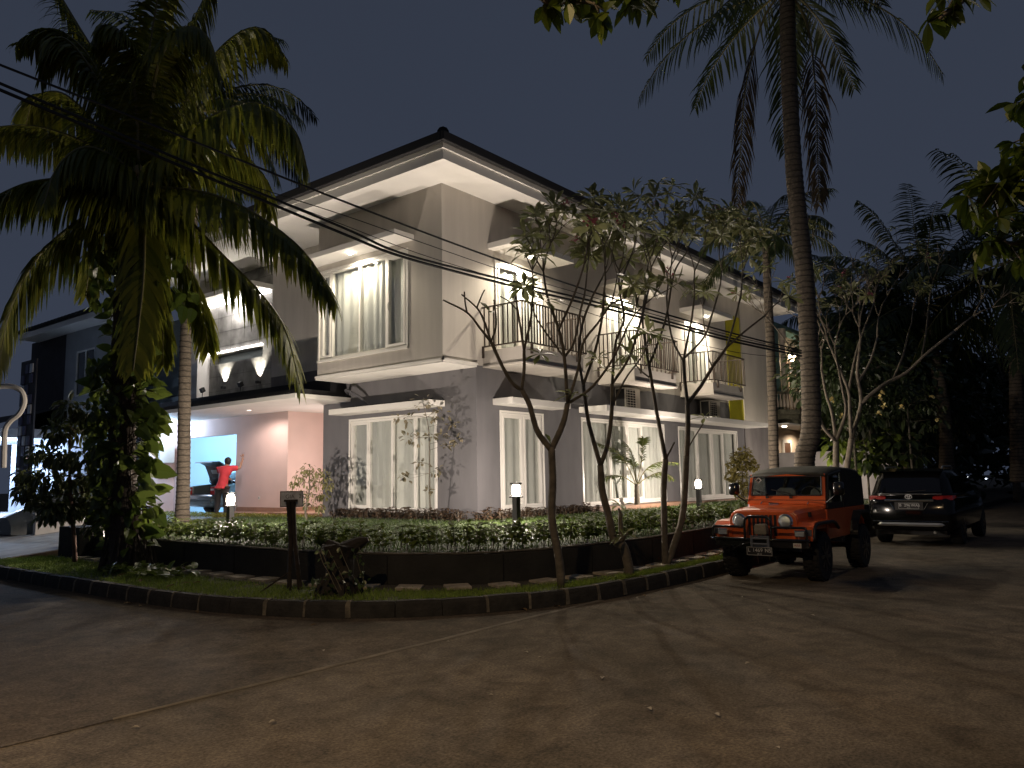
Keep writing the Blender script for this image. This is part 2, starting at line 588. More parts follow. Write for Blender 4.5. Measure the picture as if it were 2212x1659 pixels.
# retaining wall round the garden
gw = MB(); secs = []
jit = lambda i, k: 0.012 * mnoise.noise(Vector((i * 0.5, k, 3)))
wo = WALLP; wn = offset_path(WALLP, 0.16)
for i, p in enumerate(wo):
    q = wn[i]
    u = lambda f, z: (p[0] + (q[0] - p[0]) * f, p[1] + (q[1] - p[1]) * f, z)
    top = 0.6 + jit(i, 1)
    secs.append([u(0, 0.1), u(0.02, 0.3), u(0.0, top - 0.02), u(0.12, top), u(0.9, top + jit(i, 2)), u(1, top - 0.03), u(1, 0.1)])
gw.loft(secs)
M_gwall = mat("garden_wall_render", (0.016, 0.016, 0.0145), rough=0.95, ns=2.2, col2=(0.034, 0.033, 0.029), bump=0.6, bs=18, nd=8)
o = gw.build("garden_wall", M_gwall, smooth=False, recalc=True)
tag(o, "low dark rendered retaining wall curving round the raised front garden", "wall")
jm = MB()
for i in range(6, len(wo) - 1, 8):
    p = wo[i]; q = wo[i + 1]; t = Vector((q[0] - p[0], q[1] - p[1], 0)).normalized(); nn = Vector((t[1], -t[0], 0))
    jm.obox(Vector((p[0], p[1], 0.39)) + nn * 0.001, t * 0.006, nn * 0.005, Vector((0, 0, 0.19)))
jm.build("expansion_joint", mat("joint_dark", (0.008, 0.008, 0.008), rough=0.95), o)
cp = MB(); secs = []
for i, p in enumerate(wo):
    q = wn[i]
    u = lambda f, z: (p[0] + (q[0] - p[0]) * f, p[1] + (q[1] - p[1]) * f, z)
    secs.append([u(-0.02, 0.602 + jit(i, 5)), u(-0.03, 0.615 + jit(i, 4)), u(0.1, 0.624 + jit(i, 3)), u(0.5, 0.622 + jit(i, 6)), u(0.55, 0.602)])
cp.loft(secs)
cp.build("coping", mat("wall_coping", (0.10, 0.09, 0.07), rough=0.9, ns=7, na=0.5, bump=0.7, bs=30), o, recalc=True)
# block pillar at the drive end of the wall
pb = MB()
pb.box((-5.75, 5.35, 0.15), (-5.05, 6.3, 0.78)); pb.box((-5.42, 6.0, 0.1), (-2.2, 6.2, 0.62))
pb.build("end_block", M_gwall, o, bevel=0.015)

# drive: ramp up from the side street to the carport, brick edge
dv = MB()
dv.add([(-7.42, 6.5, 0.03), (-7.42, 30, 0.03), (-6.4, 30, 0.2), (-6.4, 6.75, 0.2), (-4.3, 7.0, 0.36), (-4.3, 11.2, 0.36), (-1.9, 7.1, 0.62), (-1.9, 11.2, 0.62), (0.6, 7.1, 0.66), (0.6, 13.4, 0.66), (-1.9, 13.4, 0.62), (-4.3, 13.4, 0.36),(0.6,30,0.5),(-4.3,30,0.34)],
       [(0, 3, 2, 1), (3, 4, 5, 11, 13, 2), (4, 6, 7, 5), (6, 8, 9, 10, 7), (5, 7, 10, 11), (11, 10, 9, 12, 13)])
tag(dv.build("driveway", M_drive), kind="structure")
de = MB()
de.loft([[(x, y - 0.11, 0.1), (x, y - 0.11, z), (x, y + 0.03, z + 0.004), (x, y + 0.03, 0.1)] for x, y, z in ((-7.35, 6.5, 0.06), (-6.4, 6.72, 0.21), (-4.3, 6.97, 0.37), (-1.9, 7.07, 0.63), (0.4, 7.07, 0.67))])
tag(de.build("driveway_edge", M_brick, recalc=True), kind="structure")


# grass: one mesh of blades each
def blades(name, spots, m, h0, h1, w=0.006):
    b = MB()
    for x, y, z in spots:
        a = rnd.uniform(0, 6.283); h = rnd.uniform(h0, h1); l = rnd.uniform(0.1, 0.7) * h
        dx, dy = math.cos(a), math.sin(a); ww = w * rnd.uniform(0.7, 1.3)
        k = len(b.v)
        b.v += [(x - dy * ww, y + dx * ww, z), (x + dy * ww, y - dx * ww, z), (x + dx * l * 0.4, y + dy * l * 0.4, z + h * 0.65), (x + dx * l, y + dy * l, z + h)]
        b.f += [(k, k + 1, k + 2), (k, k + 2, k + 3)]; b.mi += [0, 0]
    return tag(b.build(name, m), kind="stuff")


M_grass = leafmat("grass_blade", (0.10, 0.16, 0.022), (0.23, 0.30, 0.055), rough=0.5, trans=0.3)
spots = []
gpe = eqn([p for p in gp], 160)
for _ in range(42000):
    t = rnd.random() ** 1.25; i = min(158, int(t * 159)); f = rnd.random()
    if rnd.random() < 0.03: f = rnd.uniform(0.9, 1.25)
    a = va[i]; b = gpe[i]; k = rnd.random(); a2 = va[i + 1]; b2 = gpe[i + 1]
    ax = a[0] + (a2[0] - a[0]) * k; ay = a[1] + (a2[1] - a[1]) * k
    bx = b[0] + (b2[0] - b[0]) * k; by = b[1] + (b2[1] - b[1]) * k
    x = ax + (bx - ax) * f; y = ay + (by - ay) * f
    if mnoise.noise(Vector((x * 1.7, y * 1.7, 0))) < -0.28 and rnd.random() < 0.75: continue
    spots.append((x, y, 0.178))
tag(blades("verge_grass", spots, M_grass, 0.025, 0.075, 0.005), "short patchy grass on the verge between kerb and garden wall", "grass")
spots = []
while len(spots) < 42000:
    if rnd.random() < 0.6: x = rnd.uniform(-5.6, 1.0); y = rnd.uniform(-4.7, 6.6)
    else: x = rnd.uniform(-1, 15); y = rnd.uniform(-4.6, -0.1)
    if (x > -0.1 and y > -0.2): continue
    if not inside_garden(x, y): continue
    if x > -0.6 and y > 0 : continue
    spots.append((x, y, lawn_z(x, y)))
tag(blades("lawn_grass", spots, leafmat("lawn_blade", (0.030, 0.056, 0.009), (0.070, 0.110, 0.020), rough=0.5, trans=0.3), 0.03, 0.07, 0.006), "even green lawn in the raised front garden", "grass")

# stepping stones along the foot of the wall
M_step = mat("stepping_stone", (0.34, 0.30, 0.235), rough=0.9, ns=8, na=0.3, bump=0.5, bs=50)
sp = resample([p for p in offset_path(WALLP, -0.27) if p[1] < 5.4 or p[0] > 0], 0.62)
st0 = None
for i, p in enumerate(sp):
    if p[0] > 9: break
    if st0 is None:
        s_ = MB()
        s_.obox((0, 0, 0.006), (0.165, 0, 0), (0, 0.155, 0), (0, 0, 0.022))
        st0 = s_.build("stepping_stone", M_step, bevel=0.008)
        s = st0
    else:
        s = st0.copy(); COL.objects.link(s)
    s.location = (p[0] + rnd.uniform(-.03, .03), p[1] + rnd.uniform(-.03, .03), 0.2)
    j = min(len(sp) - 1, i + 1); q = sp[j - 1]; r_ = sp[j]
    s.rotation_euler = (rnd.uniform(-.03, .03), rnd.uniform(-.03, .03), math.atan2(r_[1] - q[1], r_[0] - q[0]) + rnd.uniform(-0.15, 0.15))
    tag(s, "square pale stepping stone lying along the foot of the dark garden wall", "stepping stone", "stepping stones along the garden wall")
# ------------------------------------------------------------------ the corner house
M_up = mat("upper_paint", (0.52, 0.485, 0.44), rough=0.85, ns=2.2, na=0.09, bump=0.12, bs=90, nd=7, stretch=(1.6, 1.6, 0.22))
M_low = mat("lower_paint", (0.143, 0.139, 0.148), rough=0.85, ns=2.0, na=0.12, bump=0.12, bs=90, nd=7, stretch=(1.3, 1.3, 0.4))
M_white = mat("white_paint", (0.74, 0.72, 0.68), rough=0.7, ns=2, na=0.04, bump=0.05, bs=90)
M_frame = mat("window_frame_white", (0.78, 0.76, 0.72), rough=0.35)
M_roof = mat("roof_tile_dark", (0.014, 0.014, 0.015), rough=0.8, ns=12, na=0.4, bump=0.5, bs=30)
M_curt = mat("curtain_cloth", (0.58, 0.58, 0.555), rough=0.9, ns=2, na=0.05)
M_room = mat("dark_room", (0.03, 0.03, 0.03), rough=1)
M_glass = glassmat("window_glass", (0.95, 0.97, 0.955), 0.035)
M_iron = mat("railing_iron", (0.055, 0.040, 0.032), rough=0.5, metal=0.3)
M_pink = mat("carport_paint", (0.66, 0.50, 0.455), rough=0.85, ns=1.5, na=0.05, bump=0.08, bs=90)
M_dark = mat("dark_flashing", (0.016, 0.016, 0.018), rough=0.8)
M_stone = mat("stone_cladding", (0.24, 0.235, 0.22), rough=0.85, ns=3, na=0.3, bump=0.5, bs=20)
M_yel = mat("yellow_paint", (0.42, 0.38, 0.012), rough=0.8, ns=3, na=0.1)
M_stain = mat("stained_render", (0.30, 0.28, 0.275), rough=0.9, ns=1.3, col2=(0.17, 0.155, 0.155), bump=0.25, bs=30, nd=7, stretch=(1, 1, 0.5))
M_beige = mat("gable_paint", (0.56, 0.52, 0.46), rough=0.88, ns=1.1, na=0.13, bump=0.15, bs=60, stretch=(1, 1, 0.35))
M_terra = mat("terracotta_tile", (0.30, 0.17, 0.11), rough=0.6, ns=4, na=0.2)
M_bulb = emitmat("downlight_bulb", (1.0, 0.9, 0.72), 60)
M_metal = mat("grey_metal", (0.32, 0.32, 0.32), rough=0.4, metal=0.8)

house = thing("corner_house", "two-storey corner house with grey lower walls, pale upper walls and a wide lit eave", "house", (0, 0, 0.6))


def V3(axis, c, u, z):
    return (c, u, z) if axis == 0 else (u, c, z)


def wall_sheet(m, axis, c, u0, u1, z0, z1, holes=(), rev=0.14, mi=0):
    us = sorted({u0, u1, *[h[0] for h in holes], *[h[1] for h in holes]})
    zs = sorted({z0, z1, *[h[2] for h in holes], *[h[3] for h in holes]})
    for i in range(len(us) - 1):
        for j in range(len(zs) - 1):
            cu = (us[i] + us[i + 1]) / 2; cz = (zs[j] + zs[j + 1]) / 2
            if any(h[0] < cu < h[1] and h[2] < cz < h[3] for h in holes): continue
            m.add([V3(axis, c, us[i], zs[j]), V3(axis, c, us[i + 1], zs[j]), V3(axis, c, us[i + 1], zs[j + 1]), V3(axis, c, us[i], zs[j + 1])], [(0, 1, 2, 3)], mi)
    for a, b, p, q in holes:
        r = c + rev
        for (ua, za, ub, zb) in ((a, p, b, p), (b, p, b, q), (b, q, a, q), (a, q, a, p)):
            m.add([V3(axis, c, ua, za), V3(axis, c, ub, zb), V3(axis, r, ub, zb), V3(axis, r, ua, za)], [(0, 1, 2, 3)], mi)
    return m


def bar(m, axis, c0, c1, u0, u1, z0, z1):
    if axis == 0: m.box((c0, u0, z0), (c1, u1, z1))
    else: m.box((u0, c0, z0), (u1, c1, z1))


def window(axis, c, u0, u1, z0, z1, splits, casement=(), inset=0.03, parent=None, amp=0.030, seed=1, handle=None, sill=False, sw=0.05, name="window"):
    "frame with panels between the split positions; the panels listed in casement have a second, inner frame"
    parent = parent or house
    r = random.Random(seed)
    f = MB(); a = c + inset; b = a + 0.06; t = 0.055
    e = 0.002
    bar(f, axis, a - 0.025, b, u0 + e, u1 - e, z1 - t, z1 - e); bar(f, axis, a - 0.025, b, u0 + e, u1 - e, z0 + e, z0 + t)
    edges = [u0 + t / 2 + e] + sorted(splits) + [u1 - t / 2 - e]
    for u in edges: bar(f, axis, a - 0.02, b - 0.003, u - t / 2, u + t / 2, z0 + t - 0.001, z1 - t + 0.001)
    for k in casement:
        p, q = edges[k] + t / 2 + 0.004, edges[k + 1] - t / 2 - 0.004; s = sw
        z_0, z_1 = z0 + t + 0.004, z1 - t - 0.004
        for (ua, ub, za, zb) in ((p, q, z_0, z_0 + s), (p, q, z_1 - s, z_1), (p, p + s, z_0 + s, z_1 - s), (q - s, q, z_0 + s, z_1 - s)):
            bar(f, axis, a - 0.032, b - 0.015, ua, ub, za, zb)
    # thin moulding round the opening, proud of the wall
    for (ua, ub, za, zb) in ((u0 - 0.05, u1 + 0.05, z1 + e, z1 + 0.05), (u0 - 0.05, u0 - e, z0, z1), (u1 + e, u1 + 0.05, z0, z1)):
        bar(f, axis, c - 0.018, c + 0.02, ua, ub, za, zb)
    bar(f, axis, c - (0.05 if sill else 0.018), c + 0.02, u0 - 0.05, u1 + 0.05, z0 - 0.05, z0 - e)
    fr = f.build(name, M_frame, parent)
    p_ = MB()
    for k in range(len(edges) - 1):
        x0, x1 = edges[k] + t / 2, edges[k + 1] - t / 2
        p_.add([V3(axis, a + 0.02, x0, z0 + t), V3(axis, a + 0.02, x1, z0 + t), V3(axis, a + 0.02, x1, z1 - t), V3(axis, a + 0.02, x0, z1 - t)], [(0, 1, 2, 3)])
    p_.build("pane", M_glass, fr)
    cu = MB(); n = int((u1 - u0) / 0.016); ph = 0; prev = None
    w1 = r.uniform(5, 7); zt = z1 - 0.006; zb = z0 + t - 0.02
    prof = []
    for i in range(n + 1):
        u = u0 + t * 0.6 + (u1 - u0 - 1.2 * t) * i / n
        g = mnoise.noise(Vector((u * 1.1, seed * 3.7, 0)))
        ph += 0.016 * (26 + 14 * mnoise.noise(Vector((u * 0.9, seed * 9.1, 4))))
        y = math.sin(ph) * amp * (0.75 + 0.6 * g) + 0.02 * math.sin(ph * 0.37 + seed)
        prof.append((u, y))
    rows = [zt, zt - 0.06, z0 + (z1 - z0) * 0.66, z0 + (z1 - z0) * 0.33, zb]
    vs = []
    for k, z in enumerate(rows):
        kk = (0.55, 0.7, 0.95, 1.05, 1.15)[k]
        for u, y in prof:
            vs.append(V3(axis, c + 0.118 + y * kk + 0.012 * mnoise.noise(Vector((u * 3, z * 1.2, seed))), u + 0.01 * mnoise.noise(Vector((u * 4, z * 0.8, seed + 5))), z))
    m_ = n + 1
    cu.add(vs, [(k * m_ + i, k * m_ + i + 1, (k + 1) * m_ + i + 1, (k + 1) * m_ + i) for k in range(4) for i in range(n)])
    cu.build("curtain", M_curt, fr, smooth=True)
    # dark sheet for the unlit room behind, darkness put into its colour
    d = MB()
    d.add([V3(axis, c + 0.30, u0 - 0.2, z0 - 0.2), V3(axis, c + 0.30, u1 + 0.2, z0 - 0.2), V3(axis, c + 0.30, u1 + 0.2, z1 + 0.2), V3(axis, c + 0.30, u0 - 0.2, z1 + 0.2)], [(0, 1, 2, 3)])
    d.build("unlit_room_sheet", M_room, fr)
    if handle:
        h = MB()
        for u, z in handle:
            if axis == 0: h.tube([(c + 0.0, u, z - 0.09), (c - 0.03, u, z - 0.05), (c - 0.03, u, z + 0.05), (c, u, z + 0.09)], 0.009, 6)
            else: h.tube([(u, c + 0.0, z - 0.09), (u, c - 0.03, z - 0.05), (u, c - 0.03, z + 0.05), (u, c, z + 0.09)], 0.009, 6)
        h.build("handle", M_metal, fr)
    return fr


# --- ground floor walls
GW = MB()
LW = (1.22, 4.13, 0.90, 3.05); R1 = (0.82, 2.35, 0.90, 3.05); R2 = (4.05, 8.36, 0.90, 3.05); R3 = (9.36, 13.7, 0.84, 3.03)
wall_sheet(GW, 0, 0.0, 0.0, 5.2, 0.4, 4.03, [LW])
wall_sheet(GW, 1, 0.0, 0.0, 14.4, 0.4, 4.03, [R1, R2, R3])
GW.add([(0, 5.2, 0.4), (3, 5.2, 0.4), (3, 5.2, 4.03), (0, 5.2, 4.03)], [(0, 1, 2, 3)])
GW.build("ground_floor_wall", M_low, house)
pl = MB()
pl.box((3.6, -0.45, 0.5), (8.9, -0.004, 0.83)); pl.box((8.9, -0.3, 0.5), (14.3, -0.004, 0.78))
pl.build("terrace_step", M_terra, house, bevel=0.01)
w = window(0, 0.0, *LW, splits=(3.45, 2.65, 1.9), casement=(0, 3)[:0] or (3,), seed=3)
window(1, 0.0, *R1, splits=(1.62,), casement=(0, 1), seed=5, amp=0.04)
window(1, 0.0, *R2, splits=(5.35, 6.25, 7.1), casement=(1, 2), seed=7, handle=[(6.18, 1.95)])
window(1, 0.0, *R3, splits=(10.6, 11.7, 12.6), casement=(1, 2), seed=11, amp=0.03)

# --- upper floor walls
UP = MB(); XU = -1.03
UW = (1.06, 4.04, 4.44, 6.56)
D1 = (0.74, 2.42, 4.40, 6.48); D2 = (5.45, 7.1, 4.40, 6.48); D3 = (10.1, 11.75, 4.40, 6.48)
wall_sheet(UP, 0, XU, 0.0, 4.12, 4.03, 7.81, [UW], rev=0.14)
wall_sheet(UP, 1, 0.0, XU, 14.4, 4.03, 7.81, [D1, D2, D3])
UP.add([(XU, 4.12, 4.03), (0.0, 4.12, 4.03), (0.0, 4.12, 7.81), (XU, 4.12, 7.81)], [(0, 1, 2, 3)])
wall_sheet(UP, 0, 0.0, 4.12, 7.5, 3.6, 7.81)
UP.build("upper_wall", M_up, house)
window(0, XU, *UW, splits=(3.62, 2.62, 1.72), casement=(0, 3), seed=21, sill=True, handle=[(1.62, 5.4)])
for i, d in enumerate((D1, D2, D3)):
    window(1, 0.0, *d, splits=((d[0] + d[1]) / 2,), casement=(0, 1), seed=31 + i, handle=[((d[0] + d[1]) / 2 - 0.07, 5.35)], amp=0.035, name="balcony_door")
sf = MB()
sf.box((XU - 0.03, -0.03, 3.985), (0.0, 4.15, 4.03)); sf.box((XU - 0.045, -0.045, 4.03), (XU - 0.001, 4.16, 4.075)); sf.box((XU - 0.045, -0.045, 4.03), (0.02, -0.001, 4.075))
sf.build("overhang_soffit", M_white, house)
LB = MB(); LB.box((-0.012, 4.13, 3.7), (-0.002, 7.5, 4.46)); LB.build("grey_band", M_low, house)
YL = MB()
YL.box((13.22, -0.02, 3.42), (14.42, -0.002, 7.2))
YL.build("yellow_panel", M_yel, house)
BG = MB()
BG.box((14.42, -0.06, 3.44), (17.35, 6, 8.6)); BG.build("end_wall", M_beige, house)
ST = MB(); ST.box((14.42, -0.03, 0.3), (17.33, 6, 3.40)); ST.build("end_wall_base", M_stain, house)
TR = MB(); TR.box((3.4, -0.10, 3.405), (17.35, -0.004, 3.435)); TR.build("string_course", M_low, house)

# --- stone panel recess on the short facade, white pier beyond it
RC = MB(); wall_sheet(RC, 0, 0.28, 7.5, 11.15, 3.6, 7.81, [(8.35, 11.1, 5.18, 5.5)], rev=0.3)
RC.add([(0.0, 7.5, 3.6), (0.28, 7.5, 3.6), (0.28, 7.5, 7.81), (0.0, 7.5, 7.81)], [(0, 1, 2, 3)])
so = RC.build("stone_panel", M_stone, house)
jn = MB()
for z in [3.9 + 0.45 * k for k in range(9)]:
    if 4.9 < z < 5.55: continue
    jn.box((0.275, 7.5, z), (0.279, 11.15, z + 0.008))
for k in range(5): jn.box((0.2752, 7.9 + 0.7 * k, 5.6), (0.2792, 7.908 + 0.7 * k, 7.8)); jn.box((0.2752, 7.9 + 0.7 * k, 3.6), (0.2792, 7.908 + 0.7 * k, 4.9))
jn.build("joint", mat("stone_joint", (0.10, 0.10, 0.095), rough=0.9), so)
nb = MB(); nb.add([(0.58, 8.35, 5.18), (0.58, 11.1, 5.18), (0.58, 11.1, 5.5), (0.58, 8.35, 5.5)], [(0, 1, 2, 3)])
nb.build("niche_back", mat("niche_grey", (0.17, 0.20, 0.20), rough=0.7), so)
PI = MB(); PI.box((-0.12, 11.15, 3.6), (0.9, 11.85, 7.81)); PI.build("white_pier", M_white, house)
M_led = emitmat("led_strip", (1, 0.93, 0.9), 9)
le = MB(); le.box((0.20, 8.33, 5.505), (0.275, 11.13, 5.545)); le.build("led_strip", M_led, house)
le = MB(); le.box((0.05, 8.0, 6.98), (0.275, 11.1, 7.06)); le.build("led_strip", M_led, house)
le = MB(); le.box((-0.42, 7.9, 7.06), (0.275, 11.15, 7.2)); le.build("light_shelf", M_white, house)
lamp('AREA', (0.1, 9.6, 6.94), 45, (1, 0.93, 0.88), parent=house, direction=(0.25, 0, -1)).data.size = 0.25
for y in (8.46, 10.25):
    lamp('SPOT', (0.16, y, 4.50), 260, (1, 0.92, 0.78), 0.015, house, spot=80, blend=0.7, direction=(0.12, 0, 1))
    u = MB(); u.box((0.16, y - 0.05, 4.40), (0.278, y + 0.05, 4.47)); u.build("uplight", M_dark, house)
for y in (8.6, 10.6):
    u = MB(); u.obox((-0.25, y, 4.35), (0.05, 0, 0.03), (0, 0.06, 0), (-0.03, 0, 0.06)); u.tube([(-0.25, y, 4.3), (-0.25, y, 4.1)], 0.012, 6)
    u.build("floodlight", M_dark, house)

# --- eave: soffit, stepped fascia, dark roof edge, hipped roof
E = 0.93; XE = -1.97; YE = -0.95; XF = 18.0; YF = 12.6
so = MB()
so.box((XE + 0.02, YE + 0.02, 7.812), (XF, -0.002, 7.86)); so.box((XE + 0.02, -0.002, 7.812), (XU - 0.002, YF, 7.86)); so.box((XU - 0.002, 4.122, 7.812), (0.6, YF, 7.86))
so.build("eave_soffit", M_white, house)
fa = MB()
for k, (o_, za, zb) in enumerate(((0.0, 7.79, 8.0), (-0.035, 8.0, 8.13))):
    fa.box((XE + o_, YE + o_, za), (XF, YE + o_ + 0.05, zb))
    fa.box((XE + o_, YE + o_ + 0.05, za), (XE + o_ + 0.05, YF, zb))
fa.build("fascia", M_white, house)
# roof: two visible slopes with tile courses at the edge
px, py = XE - 0.12, YE - 0.12; zr = 8.13; sl = 0.42
rf = MB()
H = 5.5
rf.add([(px, py, zr), (XF + 0.3, py, zr), (XF + 0.3, py + H, zr + sl * H), (px + H, py + H, zr + sl * H), (px, YF + 0.3, zr), (px + H, YF + 0.3, zr + sl * H)], [(0, 1, 2, 3), (0, 3, 5, 4)])
rf.add([(px, py, zr - 0.05), (XF + 0.3, py, zr - 0.05), (XF + 0.3, py + 0.2, zr - 0.002), (px + 0.2, py + 0.2, zr - 0.002), (px, YF + 0.3, zr - 0.05), (px + 0.2, YF + 0.3, zr - 0.002), (px, py, zr + 0.1), (XF + 0.3, py, zr + 0.1), (px, YF + 0.3, zr + 0.1)],
       [(0, 3, 2, 1), (0, 4, 5, 3), (0, 1, 7, 6), (0, 6, 8, 4)])
n = 62
for i in range(n):
    x = px + 0.16 + (XF - px) * i / n
    rf.loft([[(x + dx, py - 0.03 + dy, zr + 0.05 + dy * sl + h) for dx, h in ((-0.16, 0.0), (-0.08, 0.085), (0.06, 0.085), (0.155, 0.0))] for dy in (0, min(1.0, x - px) * 0.5, min(1.0, x - px))])
n = 44
for i in range(n):
    y = py + 0.16 + (YF - py) * i / n
    rf.loft([[(px - 0.03 + dy, y + dx, zr + 0.05 + dy * sl + h) for dx, h in ((-0.16, 0.0), (-0.08, 0.085), (0.06, 0.085), (0.155, 0.0))] for dy in (0, min(1.0, y - py) * 0.5, min(1.0, y - py))])
ro = rf.build("roof", M_roof, house)
gt = MB(); gt.box((px - 0.05, py - 0.05, zr - 0.045), (XF + 0.3, py + 0.03, zr + 0.15)); gt.box((px - 0.05, py + 0.03, zr - 0.045), (px + 0.03, YF + 0.3, zr + 0.15))
gt.build("gutter", M_dark, house, bevel=0.02)
hp = MB()
for k in range(12):
    a = Vector((px + 0.06 + k * 0.4, py + 0.06 + k * 0.4, zr + 0.15 + sl * k * 0.4)); b = a + Vector((0.44, 0.44, 0.44 * sl - 0.03))
    hp.tube([a, a.lerp(b, 0.5), b], [0.12, 0.12, 0.10], 10)
hp.build("hip_cap", M_roof, ro)


# --- canopies
def canopy(name, a, b, side, lights=(), power=0.0):
    m = MB(); m.box(a, b)
    o = m.build(name, M_white, house, bevel=0.006)
    for k, (x, y) in enumerate(lights):
        z = min(a[2], b[2])
        ri = MB(); ri.lathe([(0.075, z - 0.012), (0.08, z - 0.001)], 16, (x, y, 0)); ri.build("downlight_ring", M_frame, o)
        if power:
            bu = MB(); bu.lathe([(0.03, z - 0.05), (0.06, z - 0.035), (0.066, z - 0.0125)], 12, (x, y, 0)); bu.build("downlight_bulb", M_bulb, o)
            lamp('SPOT', (x, y, z - 0.075), power, (1.0, 0.87, 0.67), 0.04, house, spot=165, blend=0.5)
    return o


canopy("window_canopy", (-0.50, 0.92, 3.20), (-0.002, 4.36, 3.33), 0, [(-0.27, 2.7)])
canopy("window_canopy", (0.54, -0.56, 3.20), (2.75, -0.002, 3.34), 1, [(1.6, -0.3)])
canopy("terrace_canopy", (3.77, -0.92, 3.19), (14.35, -0.105, 3.335), 1, [(6.2, -0.5), (8.6, -0.5), (11.6, -0.5), (13.4, -0.5)])
canopy("window_canopy", (-1.61, 0.82, 6.74), (XU - 0.002, 4.20, 6.86), 0, [(-1.36, 2.55)], P_DOWN * 0.6)
canopy("door_canopy", (0.43, -0.77, 6.70), (2.75, -0.002, 6.83), 1, [(1.55, -0.38)], P_DOWN)
canopy("door_canopy", (5.1, -0.77, 6.70), (7.45, -0.002, 6.83), 1, [(6.25, -0.38)], P_DOWN)
canopy("door_canopy", (9.75, -0.77, 6.70), (12.1, -0.002, 6.83), 1, [(10.9, -0.38)], P_DOWN)
rc = MB(); rc.box((-0.40, 0.93, 3.335), (-0.01, 4.0, 3.36)); rc.build("canopy_flashing", M_dark, house)

# --- balconies
for x0, x1 in ((0.25, 2.55), (4.9, 7.2), (9.6, 11.9)):
    b = MB()
    b.box((x0, -1.08, 4.03), (x1, -0.002, 4.36)); b.box((x0 - 0.03, -1.11, 3.995), (x1 + 0.03, -0.002, 4.03))
    bo = b.build("balcony", M_up, house)
    r = MB(); yf = -1.12; xa = x0 - 0.05; xb = x1 + 0.08
    for z in (5.30, 4.43):
        r.box((xa, yf - 0.02, z), (xb, yf + 0.02, z + 0.028)); r.box((xa, yf + 0.02, z), (xa + 0.04, -0.004, z + 0.028)); r.box((xb - 0.04, yf + 0.02, z), (xb, -0.004, z + 0.028))
    n = 23
    for k in range(n + 1):
        x = xa + 0.02 + (xb - xa - 0.04) * k / n
        r.box((x - 0.016, yf - 0.008, 4.455), (x + 0.016, yf + 0.008, 5.302))
    for k in range(1, 9):
        y = yf + (-0.004 - yf) * k / 8.5
        for xs in (xa + 0.02, xb - 0.02): r.box((xs - 0.008, y - 0.015, 4.455), (xs + 0.008, y + 0.015, 5.302))
    for x in (xa + 0.35, xb - 0.35): r.box((x - 0.02, yf - 0.012, 4.22), (x + 0.02, -1.082, 4.43))
    r.box((xa + 0.0, -0.045, 4.2), (xa + 0.04, -0.004, 4.43))
    r.build("railing", M_iron, bo)

# --- carport: roof slab, dark trough over it, store block, garage room
CZ = 3.54
c = MB(); c.box((-1.63, 4.14, CZ), (0.42, 13.35, CZ + 0.10)); c.box((0.0, 5.21, CZ), (0.42, 13.35, CZ + 0.1))
c = MB(); c.box((-1.63, 4.14, CZ), (3.0, 13.35, CZ + 0.10))
c.v = [(max(p[0], -1.63), p[1], p[2]) for p in c.v]
co = MB(); co.box((-1.63, 4.14, CZ), (-0.001, 13.35, CZ + 0.1)); co.box((-0.001, 5.203, CZ), (3.0, 13.35, CZ + 0.099))
cr = co.build("carport_roof", M_white, house)
dt = MB(); dt.box((-1.40, 4.3, CZ + 0.102), (-0.004, 13.3, CZ + 0.24)); dt.box((-0.5, 4.3, CZ + 0.24), (-0.004, 13.3, CZ + 0.55)); dt.build("carport_trough", M_dark, cr)
dt = MB(); dt.lathe([(0.085, CZ - 0.012), (0.09, CZ - 0.001)], 16, (-0.6, 7.6, 0)); dt.build("downlight_ring", M_frame, cr)
dt = MB(); dt.lathe([(0.05, CZ - 0.02), (0.06, CZ - 0.0125)], 14, (-0.6, 7.6, 0)); dt.build("downlight_bulb", emitmat("dim_bulb", (1, 0.85, 0.75), 2.5), cr)
lamp("SPOT", (-0.6, 7.6, CZ - 0.05), 130, (1.0, 0.82, 0.74), 0.05, house, spot=170, blend=0.4)
bk = MB()
X1 = 0.41
wall_sheet(bk, 0, X1, 7.27, 13.3, 0.6, CZ, [(9.79, 12.62, 0.66, 3.03)], rev=0.16)
bk.add([(X1, 7.27, 0.6), (3, 7.27, 0.6), (3, 7.27, CZ), (X1, 7.27, CZ)], [(0, 1, 2, 3)])
bk.add([(3.0, 5.2, 0.6), (3.0, 7.27, 0.6), (3.0, 7.27, CZ), (3.0, 5.2, CZ)], [(0, 1, 2, 3)])
bk.add([(-0.6, 13.3, 0.4), (X1, 13.3, 0.4), (X1, 13.3, CZ), (-0.6, 13.3, CZ)], [(0, 1, 2, 3)])
bk.add([(-0.6, 13.3, 0.4), (-0.6, 13.5, 0.4), (-0.6, 13.5, CZ), (-0.6, 13.3, CZ)], [(0, 1, 2, 3)])
bk.build("carport_wall", M_pink, house)
fl = MB(); fl.box((-0.2, 5.2, 0.55), (3.0, 7.27, 0.80)); fl.box((-0.35, 7.27, 0.55), (X1 - 0.002, 9.6, 0.78)); fl.box((X1 - 0.02, 7.28, 0.781), (X1 - 0.002, 9.7, 0.90)); fl.box((X1 - 0.02, 7.245, 0.801), (2.99, 7.268, 0.90))
fl.build("carport_floor", M_terra, house)
pe = MB(); pe.box((-0.42, 5.2, 0.45), (-0.352, 9.6, 0.74)); pe.build("carport_kerb", M_low, house)
sk = MB(); sk.box((X1 - 0.012, 8.53, 1.12), (X1 - 0.002, 8.61, 1.20)); sko = sk.build("wall_socket", M_white, house)
sk = MB(); sk.box((X1 - 0.016, 8.55, 1.14), (X1 - 0.0122, 8.59, 1.18)); sk.build("socket_face", mat("socket_grey", (0.2, 0.2, 0.2)), sko)
gr = MB()
